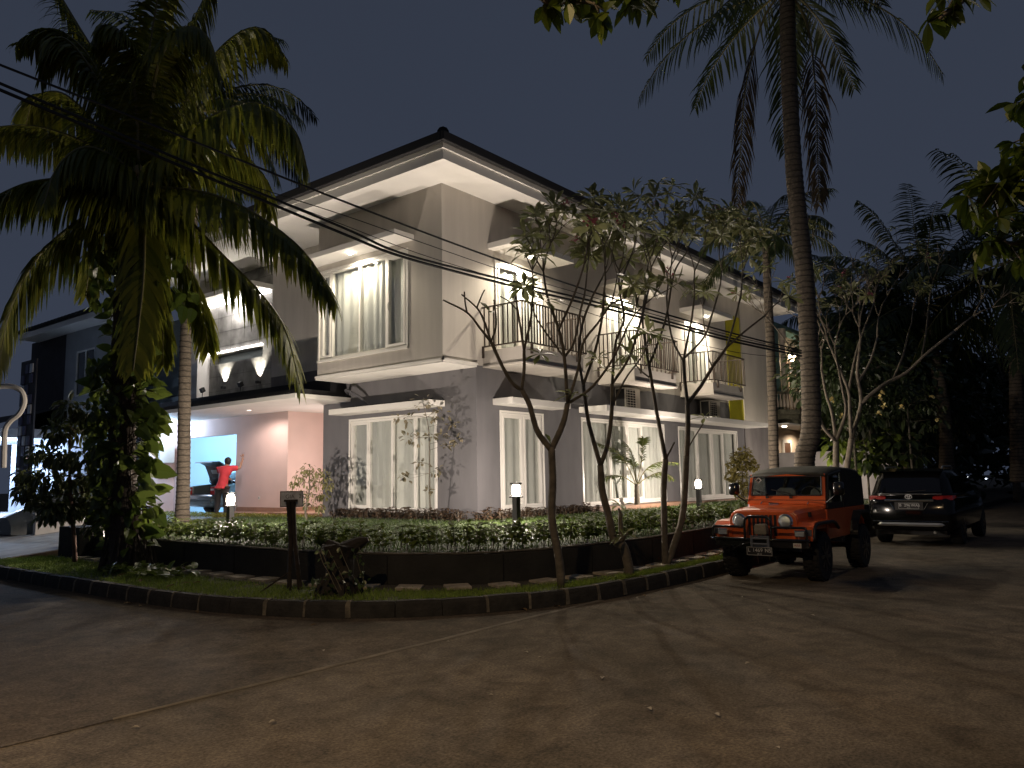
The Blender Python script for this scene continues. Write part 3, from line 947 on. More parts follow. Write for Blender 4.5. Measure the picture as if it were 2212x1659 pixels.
g0 = (X1 + 0.17, 8.6, 0.655); g1 = (6.6, 13.25, 3.3)
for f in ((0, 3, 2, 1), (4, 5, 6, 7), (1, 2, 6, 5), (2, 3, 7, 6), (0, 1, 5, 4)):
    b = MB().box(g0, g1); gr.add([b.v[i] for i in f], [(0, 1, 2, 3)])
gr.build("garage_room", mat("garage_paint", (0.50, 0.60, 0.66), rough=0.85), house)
gl = MB(); gl.tube([(3.2, 9.4, 3.24), (3.2, 10.6, 3.24)], 0.02, 8); gl.build("tube_lamp", emitmat("tube_white", (0.55, 0.86, 1.0), 20), house)
lamp('POINT', (3.0, 10.6, 3.0), P_GARAGE, (0.42, 0.72, 1.0), 0.15, house)
# wall lamp inside the entrance, hidden by the pier
wl = MB(); wl.lathe([(0.05, 2.2), (0.06, 2.3), (0.05, 2.4)], 10, (0.9, 5.32, 0)); wl.build("entrance_lamp", emitmat("entrance_glow", (1, 0.8, 0.7), 15), house)
lamp('POINT', (0.70, 5.75, 2.0), 75, (1.0, 0.82, 0.74), 0.08, house)
# cable from the eave trough to the canopy
cb = MB(); cb.tube(spline([(-0.05, 4.2, 3.75), (-0.25, 4.0, 3.8), (-0.2, 3.6, 3.62), (-0.1, 3.3, 3.36)], 14), 0.035, 6); cb.build("drain_hose", mat("hose_grey", (0.10, 0.10, 0.11), rough=0.6), house)

# --- air conditioner units on the terrace canopy
def ac_unit(x, label):
    t = thing("air_conditioner", label, "air conditioner", (x, -0.36, 3.336), "outdoor units on the terrace canopy")
    b = MB(); b.box((x - 0.40, -0.52, 3.38), (x + 0.40, -0.20, 3.93)); b.build("casing", mat("ac_casing", (0.42, 0.40, 0.36), rough=0.5, ns=5, na=0.1), t, bevel=0.02)
    f = MB(); f.box((x - 0.34, -0.528, 3.42), (x + 0.12, -0.5205, 3.89)); f.build("fan_opening", M_dark, t)
    gq = MB()
    for k in range(7): z = 3.45 + k * 0.068; gq.box((x - 0.35, -0.542, z), (x + 0.13, -0.53, z + 0.012))
    for k in range(4): xx = x - 0.33 + k * 0.145; gq.box((xx, -0.546, 3.42), (xx + 0.012, -0.5425, 3.89))
    gq.build("grille", mat("ac_grille", (0.5, 0.48, 0.44), rough=0.5), t)
    sdd = MB(); sdd.box((x - 0.408, -0.5, 3.42), (x - 0.4005, -0.24, 3.89)); sdd.build("coil_side", M_dark, t)
    ft = MB()
    for xx in (x - 0.28, x + 0.22): ft.box((xx, -0.54, 3.337), (xx + 0.05, -0.18, 3.379))
    ft.build("foot", M_dark, t)
ac_unit(5.75, "boxy outdoor air conditioner unit under the middle balcony on the terrace canopy")
ac_unit(10.9, "boxy outdoor air conditioner unit beside the yellow panel under the far balcony")

# --- meter box on the carport side wall
t = thing("meter_box", "pale electricity meter box with a printed notice fixed to the carport wall", "meter box", (0.0, 13.2, 2.3))
b = MB(); b.box((-0.25, 13.0, 2.25), (0.25, 13.298, 2.85)); b.build("box", mat("meter_beige", (0.42, 0.36, 0.30), rough=0.6), t, bevel=0.02)
b = MB(); b.box((-0.254, 13.03, 2.34), (-0.2505, 13.2, 2.72)); b.build("notice", M_white, t)
b = MB()
for k in range(3): b.box((-0.257, 13.05, 2.40 + 0.09 * k), (-0.2545, 13.18, 2.43 + 0.09 * k))
b.build("notice_print", M_dark, t)
# ------------------------------------------------------------------ neighbours
nh = thing("neighbour_house", "dim grey two-storey house with a dark tiled eave behind the covered car", "house", (0, 18, 0.3))
M_ng = mat("neighbour_grey", (0.34, 0.36, 0.37), rough=0.85, ns=1.4, na=0.1, bump=0.1, bs=60)
M_nd = mat("neighbour_dark", (0.035, 0.033, 0.038), rough=0.8, ns=2, na=0.2)
m = MB(); wall_sheet(m, 0, 0.0, 15.6, 20.98, 3.9, 7.4, [(18.5, 20.05, 4.9, 6.62)]); m.build("upper_wall", M_ng, nh)
m = MB(); m.box((0.5, 12.9, 3.6), (2.0, 15.6, 7.0)); m.build("side_wall", mat("neighbour_teal", (0.17, 0.215, 0.225), rough=0.85, ns=1.4, na=0.1), nh)
m = MB(); m.box((0.03, 20.98, 3.9), (6, 24.4, 7.45)); m.build("dark_recess_block", M_nd, nh)  # recess built as a solid block, its shade put into the dark colour
m = MB(); m.box((0.05, 15.6, 0.3), (6, 26, 3.88)); m.build("ground_floor_wall", mat("neighbour_blue", (0.30, 0.33, 0.37), rough=0.85, ns=2, na=0.1), nh)
m = MB()
m.box((-0.7, 16.2, 7.40), (0.0, 23.6, 7.46)); m.build("soffit", M_white, nh)
m = MB(); m.box((-0.75, 16.2, 7.40), (-0.70, 23.6, 7.6)); m.build("fascia", M_white, nh)
m = MB()
m.add([(-0.8, 23.8, 7.6), (-0.8, 15.6, 7.62), (5, 12.5, 9.9), (5, 23.8, 9.6), (-0.8, 23.8, 7.68), (-0.8, 15.6, 7.7)], [(4, 5, 2, 3), (0, 1, 5, 4)])
for i in range(26):
    y = 15.8 + 0.3 * i
    m.loft([[(-0.84 + dx, y + dy, 7.66 + dx * 0.38 + h) for dy, h in ((-0.15, 0), (-0.07, 0.09), (0.07, 0.09), (0.15, 0))] for dx in (0, 0.6)])
m.build("roof", M_roof, nh)
m = MB(); m.add([(-0.9, 12.6, 4.1), (-0.9, 15.8, 4.1), (0.6, 15.8, 4.5), (0.6, 12.6, 4.5), (-0.9, 12.6, 4.0), (-0.9, 15.8, 4.0)], [(0, 1, 2, 3), (0, 4, 5, 1)]); m.build("lower_roof", M_roof, nh)
f = MB()
for y in (18.53, 19.27, 20.02): bar(f, 0, 0.02, 0.08, y - 0.03, y + 0.03, 4.92, 6.6)
bar(f, 0, 0.022, 0.078, 18.5, 20.05, 4.9, 4.96); bar(f, 0, 0.022, 0.078, 18.5, 20.05, 6.56, 6.62)
fo = f.build("window", M_frame, nh)
f = MB(); f.add([(0.06, 18.5, 4.9), (0.06, 20.05, 4.9), (0.06, 20.05, 6.62), (0.06, 18.5, 6.62)], [(0, 1, 2, 3)]); f.build("pane", mat("dark_glass", (0.012, 0.02, 0.018), rough=0.05), fo)
# carport with two bright tubes, white posts, gate bars
m = MB(); m.box((-2.6, 20.6, 3.36), (0.04, 30, 3.62)); m.box((-2.62, 20.58, 3.62), (0.04, 30, 3.68)); m.build("carport_beam", mat("beam_grey", (0.40, 0.42, 0.44), rough=0.7), nh)
m = MB(); m.add([(-2.7, 20.4, 3.7), (-2.7, 30, 3.7), (0.02, 30, 4.6), (0.02, 20.4, 4.6)], [(0, 1, 2, 3)]); m.build("carport_roof", M_roof, nh)
tl = emitmat("cold_tube", (0.62, 0.75, 1.0), 22)
m = MB()
for y0, y1, z in ((21.0, 24.4, 3.29), (24.6, 29, 3.29)): m.box((-2.45, y0, z), (-2.38, y1, z + 0.06))
m.build("tube_lamp", tl, nh)
for y in (22.3, 26.0): lamp('POINT', (-1.8, y, 3.0), 900, (0.55, 0.70, 1.0), 0.1, nh)
f = MB()
for y in (20.9, 22.6, 25.1, 27.6): f.box((-2.5, y, 0.8 if y > 22 else 0.3), (-2.38, y + 0.13, 3.34))
f.box((-2.52, 22.6, 0.72), (-2.36, 27.7, 0.86))
f.build("white_post", mat("post_white", (0.72, 0.76, 0.82), rough=0.5), nh)
m = MB(); m.box((-2.45, 22.7, 0.1), (-2.25, 30, 0.71)); m.build("stone_base", mat("base_stone", (0.08, 0.085, 0.10), rough=0.9, ns=12, na=0.4, bump=0.6, bs=20), nh)
m = MB()
for k in range(9): m.box((-2.47, 21.05 + 0.16 * k, 0.35), (-2.42, 21.10 + 0.16 * k, 1.7))
m.box((-2.48, 20.95, 1.7), (-2.41, 22.6, 1.76)); m.box((-2.48, 20.95, 1.2), (-2.41, 22.6, 1.25))
m.build("gate", mat("gate_white", (0.6, 0.65, 0.75), rough=0.5), nh)

m = MB(); m.tube([(-0.45, 12.0, 3.50), (-0.45, 12.9, 3.50)], 0.018, 8); m.build("tube_lamp", tl, house)  # added tube hidden by the palm trunk, put in to light the side wall blue
lamp('POINT', (-0.45, 12.45, 3.3), 190, (0.48, 0.70, 1.0), 0.1, house)
# wall beside the drive
t = MB(); t.box((-4.35, 11.26, 0.25), (-1.2, 11.42, 0.86)); t.box((-4.38, 11.22, 0.86), (-1.2, 11.45, 0.91))
tag(t.build("low_wall", mat("low_wall_paint", (0.52, 0.50, 0.47), rough=0.85, ns=2, na=0.12, bump=0.15, bs=50), bevel=0.01), "low cream wall along the far side of the concrete driveway", "wall")

# tiled screen with blue and white squares, hooped pipe
t = thing("tiled_screen", "narrow screen with blue and white squares beside the dark recess", "screen", (-3.0, 21.0, 0.2))
cell = [MB(), MB()]
base = PX(47, 868, 27.0)
for r_ in range(11):
    for c_ in range(3):
        if (r_ + c_) % 2 == 0 and (r_ * 7 + c_ * 5) % 4 == 0: continue
        q = base + Vector((0.0, -0.35 * c_, 1.1 - 0.35 * r_))
        cm = MB(); cm.box(q + Vector((-0.02, -0.12, -0.15)), q + Vector((0.02, 0.12, 0.15)))
        cm.build(*((("white_tile", mat("tile_white", (0.45, 0.47, 0.5), rough=0.4)), ("blue_tile", mat("tile_blue", (0.02, 0.025, 0.08), rough=0.4)))[(r_ + c_) % 2]), t)
b = MB(); b.box(base + Vector((0.03, -1.0, -3.0)), base + Vector((0.08, 0.3, 1.4))); b.build("backing", M_nd, t)
hp = [PX(x, y, 16.2) for x, y in ((8, 1010), (9, 970), (11, 930), (22, 910), (42, 893), (53, 868), (47, 846), (30, 836), (8, 834), (-14, 838))]
p = MB(); p.tube(spline(hp, 50), 0.055, 8)
tag(p.build("hooped_pipe", mat("pipe_white", (0.50, 0.47, 0.43), rough=0.5)), "pale hooked pipe curving over at the left edge", "pipe")

# garden boundary wall at the far end of the plot
t = MB(); t.box((17.36, -4.4, 0.1), (17.5, 0.0, 2.33)); t.box((17.34, -4.4, 2.33), (17.53, 0.0, 2.37))
tag(t.build("boundary_wall", M_stain), "grey stained boundary wall between the corner house and the teal house", "wall")

# teal house beyond, with a lit bay
th = thing("teal_house", "teal house with a lit balustraded bay beyond the stained boundary wall", "house", (20, 1, 0.3))
M_teal = mat("teal_paint", (0.13, 0.24, 0.235), rough=0.8, ns=1.5, na=0.1)
M_cream = mat("cream_paint", (0.52, 0.44, 0.36), rough=0.8, ns=2, na=0.06)
M_moss = mat("mossy_moulding", (0.10, 0.095, 0.065), rough=0.9, ns=6, na=0.5, bump=0.4, bs=20)
m = MB(); m.box((18.15, 0.2, 3.6), (18.9, 6, 7.5)); m.box((22.7, 0.2, 3.6), (23.3, 6, 7.5)); m.box((18.9, 2.2, 3.6), (22.7, 6, 4.1)); m.box((18.15, 0.2, 7.5), (23.3, 6, 7.7)); m.build("teal_wall", M_teal, th)
m = MB(); m.box((18.9, 0.75, 4.1), (22.7, 2.5, 7.5)); m.build("balcony_wall", M_cream, th)
m = MB()
for x in (19.02, 22.55): m.lathe([(0.13, 4.1), (0.11, 4.3), (0.105, 6.8), (0.14, 7.0), (0.17, 7.05), (0.17, 7.45)], 14, (x, 0.1, 0))
m.build("column", M_cream, th)
pts = [(18.2, 0.35), (19.0, -0.35), (22.3, -0.35), (23.1, 0.35)]
m = MB()
for za, zb, o_ in ((3.55, 3.72, 0.0), (3.72, 3.92, 0.08), (3.92, 4.1, 0.16)):
    poly = [(x + (-o_ if x < 20 else o_), y - o_) for x, y in pts] + [(23.1, 2.2), (18.2, 2.2)]
    m.prism(poly, 2, za, zb)
m.build("cornice", M_moss, th)
m = MB()
for i in range(3):
    a = Vector((*pts[i], 0)); b = Vector((*pts[i + 1], 0)); k = int((b - a).length / 0.17)
    for q in range(k + 1):
        c_ = a.lerp(b, (q + 0.5) / (k + 1))
        m.lathe([(0.045, 4.1), (0.03, 4.16), (0.062, 4.32), (0.06, 4.4), (0.03, 4.6), (0.028, 4.68), (0.045, 4.74)], 10, (c_.x, c_.y, 0))
m.build("baluster", M_cream, th, smooth=True)
m = MB(); m.loft([[(x, y - 0.07, 4.74), (x, y - 0.07, 4.84), (x, y + 0.07, 4.84), (x, y + 0.07, 4.74)] for x, y in pts]); m.build("handrail", M_moss, th)
f = MB()
for x in [19.5 + 0.28 * k for k in range(11)]: f.box((x - 0.02, 0.69, 4.2), (x + 0.02, 0.72, 6.7))
f.box((19.4, 0.685, 6.3), (22.4, 0.725, 6.36)); f.build("window_bar", mat("bar_brown", (0.05, 0.03, 0.02)), th)
f = MB(); f.lathe([(0.02, 6.3), (0.14, 6.35), (0.17, 6.5), (0.1, 6.62), (0.02, 6.66)], 14, (20.7, 0.3, 0)); f.build("hanging_lamp", emitmat("lamp_warm", (1, 0.78, 0.5), 14), th)
lamp('POINT', (20.7, 0.2, 6.15), 130, (1, 0.78, 0.55), 0.1, th)
# porch
m = MB(); m.box((18.15, 1.1, 0.3), (24, 1.3, 3.5)); m.box((18.15, 0.7, 0.3), (18.3, 1.1, 2.2)); m.build("porch_wall", mat("porch_paint", (0.55, 0.46, 0.37), rough=0.8), th)
m = MB(); m.box((18.15, -0.3, 3.5), (24, 3.2, 3.55)); m.build("porch_ceiling", M_white, th)
f = MB()
for x in (19.2, 21.6): f.box((x - 0.5, 1.03, 0.6), (x - 0.36, 1.098, 2.9)); f.box((x + 0.36, 1.03, 0.6), (x + 0.5, 1.098, 2.9)); f.box((x - 0.5, 1.03, 2.9), (x + 0.5, 1.098, 3.04))
fo = f.build("door_frame", M_white, th)
f = MB()
for x in (19.2, 21.6): f.box((x - 0.359, 1.06, 0.6), (x + 0.359, 1.097, 2.898))
f.build("door_leaf", mat("door_brown", (0.12, 0.06, 0.035), rough=0.5), fo)
f = MB(); f.lathe([(0.09, 3.47), (0.09, 3.498)], 14, (19.3, 0.3, 0)); f.build("porch_downlight", emitmat("porch_bulb", (1, 0.85, 0.65), 30), th)
lamp('SPOT', (19.3, 0.3, 3.4), 130, (1, 0.80, 0.58), 0.06, th, spot=165, blend=0.5)
lamp('SPOT', (22.2, 0.3, 3.4), 130, (1, 0.80, 0.58), 0.06, th, spot=165, blend=0.5)
# ------------------------------------------------------------------ vehicles
M_orange = mat("orange_car_paint", (0.62, 0.108, 0.018), rough=0.35, coat=0.5, ns=2, na=0.06)
M_black = mat("black_plastic", (0.012, 0.012, 0.013), rough=0.45)
M_blkm = mat("black_bar", (0.010, 0.010, 0.011), rough=0.22, metal=0.2, coat=0.6)
M_rub = mat("tyre_rubber", (0.012, 0.012, 0.012), rough=0.85, bump=0.3, bs=60)
M_rim = mat("rim_dark", (0.05, 0.05, 0.052), rough=0.35, metal=0.8)
M_chrome = mat("chrome", (0.75, 0.75, 0.75), rough=0.12, metal=1.0)
M_top = mat("soft_top_cloth", (0.075, 0.075, 0.062), rough=0.9, ns=8, na=0.15, bump=0.3, bs=14)
M_lens = mat("lamp_lens", (0.55, 0.58, 0.58), rough=0.12, metal=0.6, bump=0.4, bs=120)
M_amber = mat("amber_lens", (0.55, 0.17, 0.06), rough=0.25)
M_cglass = glassmat("car_glass", (0.55, 0.6, 0.58), 0.06)
M_wtext = mat("plate_white", (0.55, 0.55, 0.53), rough=0.6)
M_seat = mat("seat_cloth", (0.20, 0.19, 0.17), rough=0.9, ns=8, na=0.2)


def vehicle(name, label, cat, loc, rot, scale, group=None):
    t = thing(name, label, cat, loc, group)
    Mx = Matrix.Translation(Vector(loc)) @ Matrix.Rotation(math.radians(rot), 4, 'Z') @ Matrix.Scale(scale, 4)

    def b(mb, nm, m, parent=None, **k):
        return mb.xform(Mx).build(nm, m, parent or t, **k)
    b.M = Mx; b.t = t
    return t, b


def wheel_mb(c, r, w, tread=True):
    T = MB()
    prof = [(r * 0.60, -w / 2), (r * 0.93, -w / 2), (r * 0.985, -w * 0.36), (r, -w * 0.2), (r, w * 0.2), (r * 0.985, w * 0.36), (r * 0.93, w / 2), (r * 0.60, w / 2)]
    T.lathe(prof, 28, c, axis=1)
    if tread:
        n = 24
        for k in range(n):
            for row, off in ((-1, 0), (0, 0.5), (1, 0)):
                a = 2 * math.pi * (k + off) / n
                d = Vector((math.sin(a), 0, math.cos(a))); tt = Vector((math.cos(a), 0, -math.sin(a)))
                rr = r * (1.0 if row == 0 else 0.985)
                T.obox(Vector(c) + d * (rr + 0.004) + Vector((0, row * w * 0.33, 0)), tt * r * 0.075, Vector((0, w * 0.12, 0)), d * 0.014)
    return T


def rim_mb(c, r, w, side, spokes=8):
    R_ = MB(); s = side
    R_.lathe([(r * 0.62, -w * 0.40), (r * 0.62, w * 0.40)], 24, c, axis=1)
    q = Vector(c) + Vector((0, s * w * 0.36, 0))
    for k in range(spokes):
        a = 2 * math.pi * k / spokes
        d = Vector((math.sin(a), 0, math.cos(a))); tt = Vector((math.cos(a), 0, -math.sin(a)))
        R_.obox(q + d * r * 0.36 + Vector((0, s * 0.03, 0)), tt * r * 0.07, Vector((0, 0.015, 0)), d * r * 0.24)
    R_.lathe([(r * 0.2, -0.03), (r * 0.18, 0.05), (r * 0.1, 0.06)] if s > 0 else [(r * 0.1, -0.06), (r * 0.18, -0.05), (r * 0.2, 0.03)], 16, (q.x, q.y, q.z), axis=1)
    return R_


def plate(b, Mx, txt, sub, c, n, parent):
    "number plate: c centre and n normal in model space"
    c = Vector(c); n = Vector(n).normalized(); u = Vector((0, 0, 1)); r_ = u.cross(n).normalized()
    p = MB(); p.obox(c, r_ * 0.215, u * 0.068, n * 0.005)
    po = b(p, "number_plate", mat("plate_black", (0.015, 0.015, 0.016), rough=0.5), parent)
    e = MB()
    for s in (-1, 1):
        e.obox(c + u * s * 0.064 + n * 0.006, r_ * 0.212, u * 0.0025, n * 0.001); e.obox(c + r_ * s * 0.211 + n * 0.006, r_ * 0.0025, u * 0.061, n * 0.001)
    for s, tx in zip((-0.175, -0.03, 0.145), txt):
        k = text_mb(tx, 0.088, c + r_ * s + u * 0.014 + n * 0.006, r_, u, 0.001, 1.0); e.add(k.v, k.f)
    k = text_mb(sub, 0.034, c - u * 0.046 + n * 0.006, r_, u, 0.001); e.add(k.v, k.f)
    b(e, "plate_writing", M_wtext, po)


# --- orange open-top off-road car
jt, jb = vehicle("off_road_car", "orange off-road car with olive soft top and black bull bar parked at the kerb", "car", (0.62, -6.52, 0.006), 180, 0.89)
U = 0.13
tub = MB()
for y0, y1 in ((-0.72, 0.72),):
    tub.prism([(-1.72, 0.55 + U), (-1.72, 1.02 + U), (0.62, 1.02 + U), (0.62, 0.5 + U), (-0.70, 0.5 + U), (-0.78, 0.72 + U), (-0.95, 0.90 + U), (-1.42, 0.90 + U), (-1.58, 0.75 + U), (-1.62, 0.55 + U)], 1, y0, y1)
jb(tub, "tub", M_orange, bevel=0.02, recalc=True)
hd = MB(); secs = []
for x, w, zt, zs in ((0.60, 0.70, 1.095, 1.01), (0.9, 0.685, 1.09, 1.0), (1.3, 0.645, 1.08, 0.985), (1.62, 0.60, 1.06, 0.965), (1.715, 0.585, 1.035, 0.95)):
    q = []
    for y, z in ((-w, 0.70), (-w, zs - 0.05), (-w * 0.97, zs + 0.02), (-w * 0.86, zt - 0.02), (-w * 0.6, zt), (0, zt + 0.012), (w * 0.6, zt), (w * 0.86, zt - 0.02), (w * 0.97, zs + 0.02), (w, zs - 0.05), (w, 0.70)):
        q.append((x, y, z + U))
    secs.append(q)
hd.loft(secs); ho = jb(hd, "hood", M_orange, smooth=False, bevel=0.012, recalc=True)
cw = MB(); cw.box((0.5, -0.70, 1.03 + U), (0.62, 0.70, 1.11 + U)); jb(cw, "cowl", M_orange, bevel=0.02)
for s in (-1, 1):
    lt = MB(); lt.tube([(0.72, s * 0.42, 1.105 + U), (0.66, s * 0.42, 1.145 + U), (0.60, s * 0.42, 1.145 + U), (0.585, s * 0.42, 1.11 + U)], 0.011, 6); jb(lt, "hood_loop", M_chrome, ho)
    lt = MB(); lt.box((1.30, s * 0.655 - 0.02, 0.92 + U), (1.36, s * 0.655 + 0.02, 1.0 + U)); jb(lt, "hood_catch", M_black, ho)
lt = MB(); lt.box((0.63, -0.3, 1.10 + U), (0.65, -0.12, 1.125 + U)); jb(lt, "washer_jet", M_chrome, ho)
# grille plate with rounded shoulders and seven black boxes as slots, recess shade in their colour
gp_ = []
for a in range(0, 91, 15): gp_.append((0.40 + 0.185 * math.cos(math.radians(a)), 0.86 + U + 0.165 * math.sin(math.radians(a))))
poly = [(0.585, 0.55 + U)] + gp_ + [(-x, z) for x, z in reversed(gp_)] + [(-0.585, 0.55 + U)]
g_ = MB(); g_.prism(poly, 0, 1.715, 1.765); go = jb(g_, "grille", M_orange, bevel=0.012, recalc=True)
sl_ = MB(); rd = MB()
for k in range(7):
    y = (k - 3) * 0.074
    sl_.box((1.752, y - 0.024, 0.62 + U), (1.768, y + 0.024, 0.965 + U))
    rd.box((1.766, y + 0.024, 0.61 + U), (1.774, y + 0.031, 0.975 + U))
jb(sl_, "grille_slot", M_black, go); jb(rd, "slot_rim", mat("slot_red", (0.35, 0.05, 0.03), rough=0.2, coat=0.8), go)
for s in (-1, 1):
    h = MB(); h.lathe([(0.125, 1.75), (0.125, 1.785), (0.108, 1.80), (0.100, 1.792)], 28, (0, s * 0.40, 0.865 + U), axis=0); h.v = [(p[0], p[1], p[2]) for p in h.v]
    hl = jb(h, "headlight", M_chrome, smooth=False)
    l_ = MB(); l_.lathe([(0.1, 1.793), (0.085, 1.808), (0.05, 1.817), (0.015, 1.82)], 28, (0, s * 0.40, 0.865 + U), axis=0); jb(l_, "lens", M_lens, hl, smooth=True)
# fenders: flat wings with a rolled front
for s in (-1, 1):
    f_ = MB()
    line = [(0.50, 0.74), (0.66, 0.835), (0.80, 0.865), (1.50, 0.865), (1.68, 0.85), (1.775, 0.79), (1.80, 0.66), (1.795, 0.60)]
    secs = [[(x, s * ya, z + U) for ya in (0.54, 0.80, 0.845, 0.85)] + [(x - 0.02, s * ya, z + U - 0.05) for ya in (0.85, 0.54)] for x, z in line]
    f_.loft(secs); fo = jb(f_, "fender", M_orange, bevel=0.012, recalc=True)
    lip_ = MB()
    lip_.tube([(x - 0.01, s * 0.86, z + U - 0.04) for x, z in line], 0.028, 8); jb(lip_, "fender_lip", M_black, fo, smooth=True)
    fl_ = MB(); fl_.box((1.775, s * 0.70 - 0.10, 0.555 + U), (1.803, s * 0.70 + 0.13, 0.795 + U)); jb(fl_, "fender_front", M_orange, fo, bevel=0.015)
    lp = MB(); lp.box((1.84, s * 0.66 - 0.085, 0.625 + U), (1.90, s * 0.66 + 0.085, 0.735 + U)); ob = jb(lp, "fog_lamp", M_chrome, bevel=0.012)
    lp = MB(); lp.box((1.9005, s * 0.66 - 0.07, 0.638 + U), (1.908, s * 0.66 + 0.07, 0.722 + U)); jb(lp, "lens", M_lens, ob)
    lp = MB(); lp.box((1.805, s * 0.78 - 0.05, 0.64 + U), (1.825, s * 0.78 + 0.05, 0.74 + U)); jb(lp, "side_marker", mat("marker_grey", (0.10, 0.10, 0.11), rough=0.2, coat=1), fo)
    lp = MB(); lp.box((1.79, s * 0.62 + (0.0 if s > 0 else -0.17), 0.47 + U), (1.83, s * 0.62 + (0.17 if s > 0 else 0.0), 0.53 + U)); jb(lp, "turn_signal", M_amber, bevel=0.006)
    rf_ = MB(); arc = [(-0.66, 0.56), (-0.74, 0.76), (-0.93, 0.94), (-1.43, 0.94), (-1.62, 0.78), (-1.68, 0.56)]
    rf_.loft([[(x, s * 0.70, z + U), (x, s * 0.86, z + U - 0.01), (x, s * 0.86, z + U - 0.06), (x, s * 0.70, z + U - 0.05)] for x, z in arc]); jb(rf_, "rear_flare", M_black)
ap = MB(); ap.box((0.55, -0.53, 0.42 + U), (1.71, 0.53, 0.70 + U)); ap.box((-1.7, -0.4, 0.38 + U), (1.8, -0.3, 0.5 + U)); ap.box((-1.7, 0.3, 0.38 + U), (1.8, 0.4, 0.5 + U))
ap.tube([(1.185, -0.62, 0.40), (1.185, 0.62, 0.40)], 0.05, 8); ap.tube([(-1.185, -0.62, 0.40), (-1.185, 0.62, 0.40)], 0.05, 8); ap.box((-0.3, -0.55, 0.40), (0.5, 0.0, 0.55)); ap.tube([(0.4, -0.5, 0.36), (-0.2, -0.5, 0.36)], 0.06, 8)
jb(ap, "chassis", M_black)
# windscreen frame, glass
wf = MB(); zb = 1.10 + U; zt = 1.64 + U; xb = 0.61; xt = 0.46


def wp(y, f): return Vector((xb + (xt - xb) * f, y * (1 - 0.045 * f), zb + (zt - zb) * f))


nrm = Vector((zt - zb, 0, xb - xt)).normalized() * 0.022
def wbar(y0, f0, y1, f1):
    a, b_, c_, d_ = wp(y0, f0), wp(y1, f0), wp(y1, f1), wp(y0, f1)
    wf.add([a - nrm, b_ - nrm, c_ - nrm, d_ - nrm, a + nrm, b_ + nrm, c_ + nrm, d_ + nrm], [(0, 3, 2, 1), (4, 5, 6, 7), (0, 1, 5, 4), (1, 2, 6, 5), (2, 3, 7, 6), (3, 0, 4, 7)])
wbar(-0.71, 0.0, 0.71, 0.27); wbar(-0.71, 0.92, 0.71, 1.0); wbar(-0.71, 0.27, -0.645, 0.92); wbar(0.645, 0.27, 0.71, 0.92)
for s in (-1, 1):   # rounded inner corners
    for f0, sg in ((0.27, 1), (0.92, -1)):
        c0 = wp(s * 0.645, f0); c1 = wp(s * (0.645 - 0.07), f0); c2 = wp(s * 0.645, f0 + sg * 0.11); c3 = wp(s * (0.645 - 0.02), f0 + sg * 0.03)
        wf.add([c0 + nrm, c1 + nrm, c3 + nrm, c2 + nrm, c0 - nrm, c1 - nrm, c3 - nrm, c2 - nrm], [(0, 1, 2, 3), (7, 6, 5, 4), (1, 5, 6, 2), (2, 6, 7, 3)])
wo_ = jb(wf, "windscreen_frame", M_orange, bevel=0.008)
q = MB(); q.add([wp(-0.65, 0.26), wp(0.65, 0.26), wp(0.65, 0.93), wp(-0.65, 0.93)], [(0, 1, 2, 3)]); jb(q, "windscreen", M_cglass, wo_)
q = MB()
ring = [wp(-0.63, 0.285), wp(0.63, 0.285), wp(0.645, 0.32), wp(0.645, 0.87), wp(0.63, 0.905), wp(-0.63, 0.905), wp(-0.645, 0.87), wp(-0.645, 0.32), wp(-0.63, 0.285)]
q.tube([p + nrm * 1.05 for p in ring], 0.012, 6, cap=False); q.tube([wp(-0.7, 0.13) + nrm * 1.02, wp(0.7, 0.13) + nrm * 1.02], 0.006, 6); jb(q, "windscreen_seal", M_black, wo_)
q = MB()
for y0, y1 in ((0.10, -0.27), (-0.34, -0.62)):
    q.tube([wp(y0 + 0.0, 0.24) + nrm * 2, wp((y0 * 0.3 + y1 * 0.7), 0.40) + nrm * 2.2], 0.008, 6); q.tube([wp(y0, 0.33) + nrm * 1.8, wp(y1, 0.47) + nrm * 1.8], 0.010, 5); q.box(wp(y0, 0.22) + nrm - Vector((0.015, 0.025, 0.02)), wp(y0, 0.22) + nrm + Vector((0.02, 0.025, 0.02)))
jb(q, "wiper", M_black, wo_)
c_ = wp(-0.55, 0.80) + nrm * 0.3; r_ = Vector((0, 1, 0)); u_ = (wp(0, 1) - wp(0, 0)).normalized()
q = MB(); d = 0.062; q.add([c_ + r_ * d, c_ + u_ * d, c_ - r_ * d, c_ - u_ * d], [(0, 1, 2, 3)]); so_ = jb(q, "sticker", M_wtext, wo_)
q = MB(); n_ = nrm.normalized() * 0.002
blob = [(0.55, 0.0), (0.3, 0.3), (0.1, 0.5), (-0.15, 0.35), (-0.45, 0.1), (-0.3, -0.2), (-0.1, -0.5), (0.25, -0.35)]
q.add([c_ + n_ + r_ * x * d + u_ * y * d for x, y in blob], [tuple(range(8))]); jb(q, "sticker_shape", M_black, so_)
